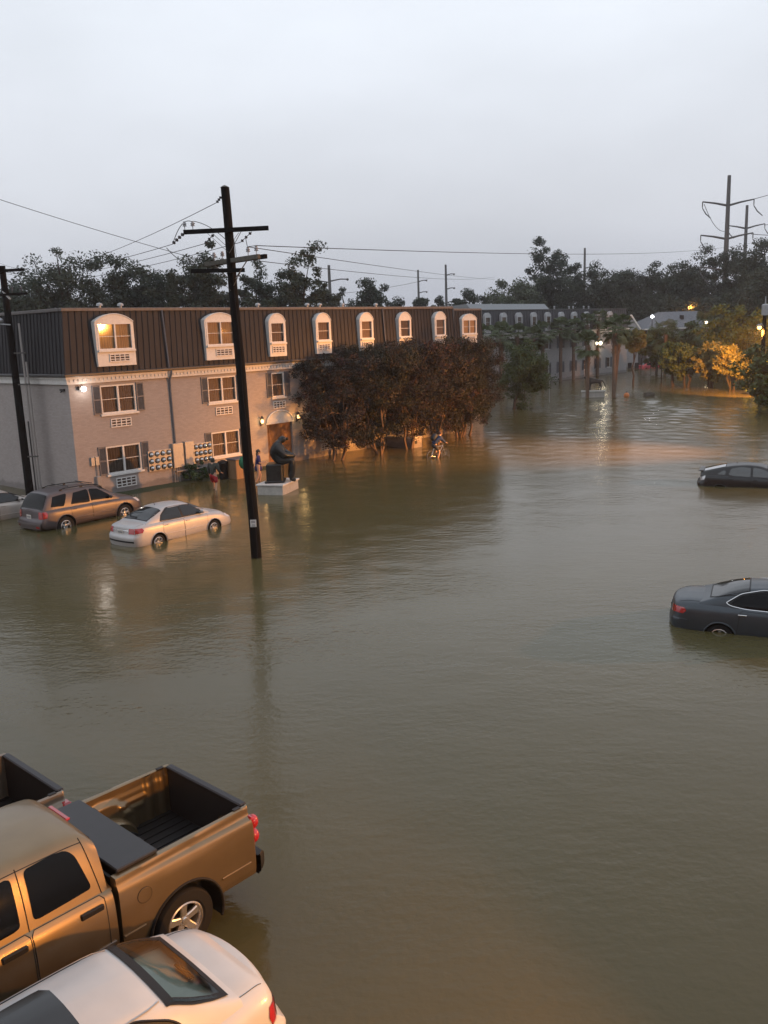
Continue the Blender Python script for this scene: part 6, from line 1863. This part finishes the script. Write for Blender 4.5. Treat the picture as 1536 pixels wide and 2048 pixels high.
# ------------------------------------------------------------------ trees
def leaf_mesh(name, centers, radii, per, size, m, rng, flat=.75, aspect=.55, shell=.55):
    """many small leaf faces in clumps"""
    cs = np.repeat(np.array(centers, float), per, axis=0)
    rs = np.repeat(np.array(radii, float), per)
    n = len(cs)
    d = rng.normal(size=(n, 3)); d /= np.linalg.norm(d, axis=1)[:, None]
    rr = rng.random(n)**(shell)
    p = cs + d * (rs * rr)[:, None] * np.array([1, 1, flat])
    nrm = rng.normal(size=(n, 3)) + np.array([0, 0, .5]) + d * .6; nrm /= np.linalg.norm(nrm, axis=1)[:, None]
    a = np.cross(nrm, rng.normal(size=(n, 3))); a /= np.linalg.norm(a, axis=1)[:, None] + 1e-9
    b = np.cross(nrm, a)
    s = size * (.6 + .8 * rng.random(n))[:, None]
    k = rng.normal(size=(n, 1)) * .15
    V = np.stack([p + a * s, p + b * s * aspect + a * s * k, p - a * s, p - b * s * aspect + a * s * k], 1).reshape(-1, 3)
    me = bpy.data.meshes.new(name)
    me.vertices.add(4 * n); me.vertices.foreach_set('co', V.ravel())
    me.loops.add(4 * n); me.loops.foreach_set('vertex_index', np.arange(4 * n))
    me.polygons.add(n); me.polygons.foreach_set('loop_start', np.arange(0, 4 * n, 4))
    me.materials.append(m)
    me.update(calc_edges=True); me.validate()
    return me

def crown_clumps(rng, w, h, z0, n, kind='round', gaps=.0):
    """clump centres and radii for a crown of half-width w, height h standing at z0"""
    C, Rr = [], []
    lobes = []
    for q in range(15):
        a = rng.random() * 6.28; r = math.sqrt(rng.random()) * .66; tz = .12 + .74 * (q + rng.random()) / 15
        r *= .55 + .45 * math.sin(math.pi * min(1, .25 + tz * .8))
        lobes.append((r * math.cos(a) * w, r * math.sin(a) * w, z0 + h * tz, w * (.30 + .20 * rng.random()) * (1.0 if not gaps else .8)))
    ph = rng.random(4) * 6.28
    while len(C) < n:
        if kind == 'round':
            u = rng.normal(size=3); u /= np.linalg.norm(u); r = rng.random()**.45
            wz = 1 - .25 * max(0, -u[2])
            p = np.array([u[0] * w * r * wz, u[1] * w * r * wz, z0 + h * .5 + u[2] * h * .5 * r])
        elif kind == 'lobed':
            L = lobes[rng.integers(len(lobes))]
            u = rng.normal(size=3); u /= np.linalg.norm(u); r = rng.random()**.4 * L[3]
            p = np.array([L[0] + u[0] * r, L[1] + u[1] * r, min(z0 + h, max(z0, L[2] + u[2] * r * .8))])
        elif kind == 'full':
            u = rng.normal(size=3); u /= np.linalg.norm(u)
            k = 1 + .20 * math.sin(3.1 * u[0] + ph[0]) * math.sin(2.7 * u[2] * 2 + ph[1]) + .16 * math.sin(5.3 * u[0] + 4.1 * u[1] + ph[2]) + .10 * math.sin(9 * u[2] + ph[3] + 6 * u[0])
            r = rng.random()**.45 * k * .95
            p = np.array([u[0] * w * r * (1 - .2 * u[2]), u[1] * w * r, z0 + h * .48 + u[2] * h * .5 * r])
        elif kind == 'cone':
            t = rng.random()**1.25; a = rng.random() * 6.28; r = w * (1 - t)**.8 * math.sqrt(rng.random())
            p = np.array([r * math.cos(a), r * math.sin(a), z0 + h * t])
        elif kind == 'vase':
            t = rng.random()**.8; a = rng.random() * 6.28
            r = w * (.50 + .50 * math.sin(min(1, t * 1.3 + .12) * math.pi * .60)) * math.sqrt(rng.random())
            p = np.array([r * math.cos(a), r * math.sin(a), z0 + h * t])
        if gaps and rng.random() < gaps * 1.7 and math.sin(p[0] * 7.5 / w + ph[0]) * math.sin(p[2] * 2.6 + ph[1]) > .22: continue
        C.append(p); Rr.append(w * (.11 + .13 * rng.random()) * (1.15 if kind == 'vase' else 1.55 if kind == 'full' and not gaps > .3 else 1.15))
    return C, Rr

def make_tree(name, label, loc, w, h, z0, leafm, bark, n=60, per=60, size=.3, kind='lobed', trunk_r=.25, seed=1, group=None, stems=1, lean=0.0, limbs=8, gaps=.0, cat='tree', aspect=.55, spread=.3, flat=.75):
    rng = np.random.default_rng(seed)
    t = thing(name, label, cat, loc, rng.random() * 0.0, group)
    C, Rr = crown_clumps(rng, w, h, z0, n, kind, gaps)
    C = [c + np.array([lean, 0, 0]) for c in C]
    g = MB()
    tops = []
    for k in range(stems):
        a = 6.28 * k / stems + rng.random()
        sp = spread * w if stems > 1 else 0
        b = np.array([math.cos(a) * .12 * (stems > 1), math.sin(a) * .12 * (stems > 1), -.5])
        e_ = np.array([math.cos(a) * sp + lean, math.sin(a) * sp, z0 + h * (.45 if stems > 1 else .55)])
        ts = np.linspace(0, 1, 8)
        P = [b + (e_ - b) * q + np.array([rng.normal() * .04, rng.normal() * .04, 0]) * (0 < q < 1) * (1 + w * .3) for q in ts]
        g.tube(P, [trunk_r * (1 - .6 * q) for q in ts], 8)
        tops.append(P)
    for k in range(limbs):
        P = tops[k % stems]; s0 = P[rng.integers(3, 7)]
        c = C[rng.integers(len(C))]
        mid_ = (s0 + c) / 2 + np.array([0, 0, .12 * np.linalg.norm(c - s0)])
        g.tube([s0, mid_, c], [trunk_r * .38, trunk_r * .26, trunk_r * .1], 6)
    g.build('trunk', bark, t, smooth=60)
    link_obj('crown', leaf_mesh('crown', C, Rr, per, size, leafm, rng, aspect=aspect, flat=flat), t)
    return t

L_far = foliage('far_tree_leaves', (.020, .030, .020), (.034, .048, .030), (.060, .076, .048), nscale=.25)
L_pale = foliage('pale_tree_leaves', (.05, .062, .035), (.078, .095, .055), (.12, .135, .085), nscale=.25)
L_myr = foliage('crape_myrtle_leaves', (.012, .019, .010), (.019, .016, .011), (.066, .018, .016), trans=.12, nscale=.9)
L_myr2 = foliage('crape_myrtle_green_leaves', (.012, .018, .008), (.020, .022, .010), (.055, .022, .014), trans=.1, nscale=.9)
L_green = foliage('glossy_green_leaves', (.018, .038, .012), (.036, .068, .024), (.07, .11, .042))
L_bush = foliage('bank_bush_leaves', (.028, .045, .012), (.05, .075, .02), (.085, .11, .032))
L_palm = foliage('palm_fronds', (.04, .06, .024), (.07, .095, .04), (.12, .14, .075), trans=.25)
L_lamplit = foliage('lamplit_leaves', (.08, .09, .025), (.14, .13, .04), (.22, .18, .06))  # lamplight painted in: leaf colours made paler and yellower

far = [  # label, x, y, top z, half width, kind, name
    ('bluish dark tree cut by the left edge, behind the left pole', -38.5, 95, 15.0, 4.2, 'lobed'),
    ('broad open crowned tree, tallest of the left group above the roof', -31.2, 90, 16.9, 4.9, 'lobed'),
    ('dense tree joining the tall left tree, its left neighbour on the right', -27.6, 95, 16.2, 4.3, 'round'),
    ('dense dark tree just left of the gap in the treetops', -23.6, 95, 15.6, 3.9, 'round'),
    ('low dark tree filling in below the left group', -34.5, 88, 12.2, 4.0, 'round'),
    ('narrow pointed cedar right of the gap in the treetops', -20.4, 90, 13.2, 1.5, 'cone'),
    ('leafy tree behind the crossarms of the main utility pole', -17.4, 92, 16.3, 3.1, 'lobed'),
    ('loose tree right of the main utility pole, left of the open tall one', -12.6, 95, 14.6, 3.0, 'lobed'),
    ('tall airy tree with sky showing through, right of the main utility pole', -8.2, 92, 16.0, 3.7, 'lobed'),
    ('lower dark tree at the right foot of the airy tall tree', -5.4, 96, 13.0, 2.0, 'round'),
    ('dark low tree between the main utility pole and the airy tree', -11.0, 90, 11.6, 3.0, 'round'),
    ('small faint tree between the airy tree and the round topped one', -4.0, 128, 12.3, 2.6, 'round'),
    ('round topped isolated tree above the middle of the long roof', -.6, 115, 14.2, 2.9, 'lobed'),
    ('low hazy tree right of the round topped tree', 3.2, 140, 11.8, 2.8, 'round'),
    ('low hazy tree at the foot of the first thin pole', 6.2, 140, 12.6, 2.4, 'lobed'),
    ('low hazy tree between the two thin poles', 9.2, 142, 11.9, 2.2, 'round'),
    ('dark hazy tree right of the taller thin pole', 13.2, 140, 12.8, 3.0, 'round'),
    ('low hazy tree left of the pale bushy tree', 17.0, 150, 12.2, 2.6, 'round'),
]
for i, (lb, x, y, zt, w, kd) in enumerate(far):
    thin = 'airy' in lb or 'broad open' in lb or 'loose' in lb
    h = (zt - 3.0) if not thin else zt * .72
    make_tree('broadleaf_tree' if kd != 'cone' else 'cedar_tree', lb, (x, y, 0), w, h, zt - h, L_far, M['bark'], n=170 if thin else 150, per=110 if thin else 190, size=.13 if thin else .145, gaps=.55 if thin else 0, kind='cone' if kd == 'cone' else 'full', trunk_r=.3, seed=20 + i, group='trees beyond the long roof', limbs=16 if thin else 8)
farR = [
    ('pale green bushy tree at the left end of the right hand wood', 20.8, 148, 13.8, 4.6, 'round', L_pale),
    ('greyish green tree behind the pale roof of the grey building', 25.0, 150, 15.0, 4.6, 'round', L_pale),
    ('tall pine like tree rising highest above the grey building', 29.6, 152, 20.6, 4.8, 'lobed', L_far),
    ('dark tree right of the tall pine like tree', 35.5, 156, 17.0, 4.6, 'round', L_far),
    ('dark tree behind the bare thin pole', 40.6, 160, 17.3, 4.8, 'lobed', L_far),
    ('dark tree above the right end of the grey building roof', 46.0, 165, 17.6, 5.0, 'lobed', L_far),
    ('dark tree above the warm lamp', 51.0, 165, 17.2, 4.8, 'lobed', L_far),
    ('tree behind the ridge of the hipped roof', 55.4, 163, 18.4, 4.8, 'lobed', L_far),
    ('tall tree left of the nearest pylon', 60.2, 168, 21.2, 4.8, 'lobed', L_far),
    ('tall tree between the two pylons', 62.5, 158, 19.3, 4.2, 'lobed', L_far),
    ('tallest tree at the upper right edge behind the pylons', 64.5, 150, 21.0, 5.2, 'lobed', L_far),
    ('dark tree low at the right edge of the wood', 57.5, 138, 14.0, 5.0, 'round', L_far),
    ('dark undergrowth tree below the ridge lamp', 50.5, 156, 11.5, 6.0, 'round', L_far),
    ('dark undergrowth tree right of the grey building', 45.0, 160, 11.0, 6.0, 'round', L_far),
    ('dark undergrowth tree between outbuilding and wood', 38.5, 158, 10.5, 6.0, 'round', L_far),
    ('dark undergrowth tree beside the nearest pylon foot', 56.5, 150, 11.0, 6.0, 'round', L_far),
]
for i, (lb, x, y, zt, w, kd, lm) in enumerate(farR):
    h = zt - 2.0
    make_tree('broadleaf_tree', lb, (x, y, 0), w, h, zt - h, lm, M['bark'], n=170, per=190, size=.175, kind='full', trunk_r=.35, seed=60 + i, group='trees of the right hand wood', limbs=8)

# dark hedge across the far end of the water
for i, (lb, x, y, w) in enumerate((('dark hedge clump behind the yellow lit tree', 45.5, 172, 5.0), ('dark hedge clump behind the red car', 52.5, 176, 5.5), ('dark hedge clump right of the red car', 58.5, 168, 5.5), ('dark hedge clump behind the black lamp post', 50.8, 146, 4.2), ('dark hedge clump below the hipped roof', 50.5, 137.5, 3.8))):
    make_tree('hedge_bush', lb, (x, y, 0), w, 5.2, .0, L_far, M['bark'], n=60, per=60, size=.36, kind='round', trunk_r=.12, seed=90 + i, group='dark hedge beyond the water', limbs=4, cat='bush')

# crape myrtles in front of the long facade
myr = [('dark red crape myrtle closest to the seated statue', -3.3, 49.6, 5.7, 2.35), ('dark red crape myrtle second from the statue', -1.1, 51.4, 6.1, 2.4), ('dark red crape myrtle left of the brick box', .7, 53.4, 6.2, 2.35),
       ('dark red crape myrtle right of the brick box', 2.6, 55.2, 6.3, 2.4), ('dark red crape myrtle behind the cyclist', 4.3, 58.2, 6.3, 2.5), ('reddest crape myrtle at the right end of the row', 4.9, 59.2, 6.0, 2.4), ('dark red crape myrtle closest to the end of the facade', 4.6, 61.2, 6.1, 2.2)]
myr = [(lb, x + .9, y - .8, zt, w) for lb, x, y, zt, w in myr]
for i, (lb, x, y, zt, w) in enumerate(myr):
    make_tree('crape_myrtle', lb, (x, y, 0), w, zt - .75, .75, L_myr2 if i in (1, 4) else L_myr, M['bark_warm'], n=160, per=200, size=.060, kind='vase', trunk_r=.085, seed=110 + i, group='crape myrtles along the facade', stems=4, limbs=9, spread=.34, aspect=.42)
make_tree('small_tree', 'small rounded green tree with leaning trunk standing in open water right of the red trees', (11.4, 76.4, 0), 2.25, 4.9, .8, L_green, M['bark'], n=170, per=170, size=.075, kind='full', trunk_r=.13, seed=131, lean=1.25, limbs=10)
make_tree('shrub', 'low round shrub against the wall left of the man in red shorts', (-9.25, 43.3, 0), .85, .95, .0, L_green, M['bark'], n=30, per=70, size=.05, kind='round', trunk_r=.03, seed=135, limbs=3, cat='shrub')

# right bank vegetation
bankv = [
    ('multi stemmed dark tree at the water edge, leftmost on the right bank', 'broadleaf_tree', 32.2, 97.0, 4.7, 1.9, L_green, .22, 1), ('dark spreading tree with forked trunk on the right bank', 'broadleaf_tree', 33.0, 94.6, 4.8, 2.0, L_bush, .16, 3),
    ('thin stemmed tree with orange lit leaves on the right bank', 'broadleaf_tree', 34.6, 92.0, 4.6, 2.1, L_lamplit, .10, 5), ('bright orange lit tree below the lamp on the right bank', 'broadleaf_tree', 34.6, 86.5, 4.7, 2.2, L_lamplit, .10, 4),
    ('green bush at the right edge in front of the transformer pole', 'bush', 33.2, 73.0, 5.2, 3.6, L_bush, .08, 4), ('green bush low at the right edge nearest the camera', 'bush', 29.4, 65.0, 3.2, 2.1, L_bush, .08, 4),
    ('large green tree right of the hipped roof', 'broadleaf_tree', 41.0, 102, 8.8, 4.2, L_bush, .25, 1), ('large green tree behind the transformer pole', 'broadleaf_tree', 42.5, 94, 8.6, 4.2, L_bush, .25, 1),
    ('olive leaved tree in front of the hipped roof, left', 'broadleaf_tree', 38.0, 121, 6.2, 2.4, L_bush, .2, 1), ('olive leaved tree in front of the hipped roof, right', 'broadleaf_tree', 41.5, 119, 6.9, 2.6, L_bush, .2, 1),
    ('green tree between the olive trees and the large one', 'broadleaf_tree', 44.0, 112, 6.6, 2.8, L_bush, .2, 1),
    ('dark green bush beneath the orange lit tree', 'bush', 36.6, 82.0, 3.2, 2.6, L_bush, .1, 4), ('yellow lit tree right of the two palms', 'broadleaf_tree', 28.9, 100.5, 6.3, 1.3, L_lamplit, .12, 1)]
for i, (lb, nm, x, y, zt, w, lm, tr, stm) in enumerate(bankv):
    z0 = .8 if nm != 'bush' else 0
    if 'yellow lit' in lb: z0 = 3.6
    make_tree(nm, lb, (x, y, 0), w, zt - z0, z0, lm, M['bark'], n=85, per=75, size=.16 if y < 100 else .22, kind='lobed' if i % 2 else 'round', trunk_r=tr, seed=150 + i, group='trees and bushes on the right bank', stems=stm, limbs=8, cat='tree' if nm != 'bush' else 'bush')

# palms: fan fronds on a ragged trunk
def palm_mesh(seed, h, r, nf=34):
    rng = np.random.default_rng(seed)
    V, F = [], []
    def q(pts):
        o = len(V); V.extend(pts); F.append(list(range(o, o + len(pts))))
    for k in range(nf):
        az = 6.283 * k / nf + rng.normal() * .25
        el = rng.uniform(-.95, 1.25)
        L = r * rng.uniform(.55, .72)
        d = np.array([math.cos(az) * math.cos(el), math.sin(az) * math.cos(el), math.sin(el)])
        base = np.array([0, 0, h - .1])
        tip = base + d * L
        sd = np.cross(d, [0, 0, 1.0]); sd /= np.linalg.norm(sd) + 1e-6
        q([base + sd * .02, tip + sd * .015, tip - sd * .015, base - sd * .02])
        fr = r * rng.uniform(.38, .52)
        n = 15
        upv = np.cross(sd, d)
        for j in range(n):
            a = (j / (n - 1) - .5) * 3.5
            dd = d * math.cos(a) + sd * math.sin(a) + upv * .15
            dd /= np.linalg.norm(dd)
            w = np.cross(dd, upv); w /= np.linalg.norm(w) + 1e-6
            m_ = tip + dd * fr * .6
            e_ = tip + dd * fr - np.array([0, 0, fr * (.28 + .2 * rng.random())])
            q([tip, m_ + w * .06, e_, m_ - w * .06])
    me = bpy.data.meshes.new('fronds'); me.from_pydata([tuple(v) for v in V], [], F); me.materials.append(L_palm); me.update()
    return me
def palm(label, x, y, h, r, lean=0, seed=0, group='palms', tr=.17):
    t = thing('palm_tree', label, 'palm tree', (x, y, 0), 0, group)
    rng = np.random.default_rng(seed)
    g = MB(); zz = np.linspace(-.5, h - .1, 14)
    g.tube([(lean * (z / h) - lean, 0, z) for z in zz], [tr * (1.05 + .1 * rng.normal() * 0 + .12 * (z > h * .6)) for z in zz], 9)
    for k in range(26):
        z = h * .62 + (h * .36) * k / 26; a = k * 2.4
        g.bar((lean * (z / h) - lean + tr * 1.05 * math.cos(a), tr * 1.05 * math.sin(a), z), (lean * (z / h) - lean + tr * 1.8 * math.cos(a), tr * 1.8 * math.sin(a), z + .3), .07, .03)
    g.build('trunk', M['bark_warm'], t, smooth=50)
    o = link_obj('fronds', palm_mesh(seed, h, r), t)
    return t
palm('palm with short crown directly in front of the small animal statue', 20.0, 84.8, 5.1, 1.5, 0, 1, 'palms standing in the open water')
palm('upright palm of the close pair right of the animal statue', 22.3, 83.9, 6.4, 1.5, 0, 2, 'palms standing in the open water')
palm('leaning palm of the close pair right of the animal statue', 23.7, 87.2, 6.7, 1.55, .5, 3, 'palms standing in the open water')
row = [
    ('leftmost palm of the row before the grey building, by the red trees', 11.8, 97.0, 6.0),
    ('second palm from the left before the grey building', 13.8, 99.9, 6.2),
    ('third palm from the left before the grey building', 16.1, 103.1, 6.0),
    ('dark trunked palm just left of the first flagpole', 18.5, 106.2, 5.6),
    ('palm between the second flagpole and the first', 20.0, 108.2, 6.2),
    ('palm just right of the white lamp post', 22.9, 111.6, 6.7),
    ('palm right of the lamp post, second from it', 25.1, 114.2, 6.5),
    ('tall palm left of the tallest one before the grey building', 27.4, 116.8, 7.0),
    ('tallest palm near the bright wall lamps', 29.9, 121.0, 7.6)]
for i, (lb, x, y, h) in enumerate(row):
    palm(lb, x, y, h, 1.7, 0, 30 + i, 'row of palms before the grey building', .2)
palm('low bushy palm in front of the hipped roof, left of the lamp', 37.5, 116, 5.4, 2.4, 0, 50, 'bushy palms on the right bank')
palm('low bushy palm under the right eave lamp', 42.2, 115, 6.0, 2.5, 0, 51, 'bushy palms on the right bank')

# wet lawn strip along the foot of the facade
ca, sa = math.cos(RZ_FAC), math.sin(RZ_FAC)
def F2W(u, v): return (-11.68 + u * ca - v * sa, 41.23 + u * sa + v * ca)
g = MB(); us = np.linspace(-1.9, 7.9, 30)
g.grid([[(*F2W(u, v + .08 * math.sin(u * 3.1)), z) for u in us] for v, z in ((-1.25, -.03), (-.8, .015), (-.02, .05))])
tag(g.build('lawn', M['grass'], smooth=60), kind='structure')

# ------------------------------------------------------------------ wet hazy air
HAZE = 0.00035
if HAZE > 0:
    m = bpy.data.materials.new('haze'); m.use_nodes = True
    nt = m.node_tree; nt.nodes.clear()
    o_ = nt.nodes.new('ShaderNodeOutputMaterial'); v_ = nt.nodes.new('ShaderNodeVolumePrincipled')
    v_.inputs['Color'].default_value = (.88, .92, 1.0, 1); v_.inputs['Density'].default_value = HAZE
    nt.links.new(v_.outputs[0], o_.inputs['Volume'])
    g = MB(); g.b2(-620, 620, -60, 1010, -2.5, 46)
    tag(g.build('haze', m), kind='stuff')
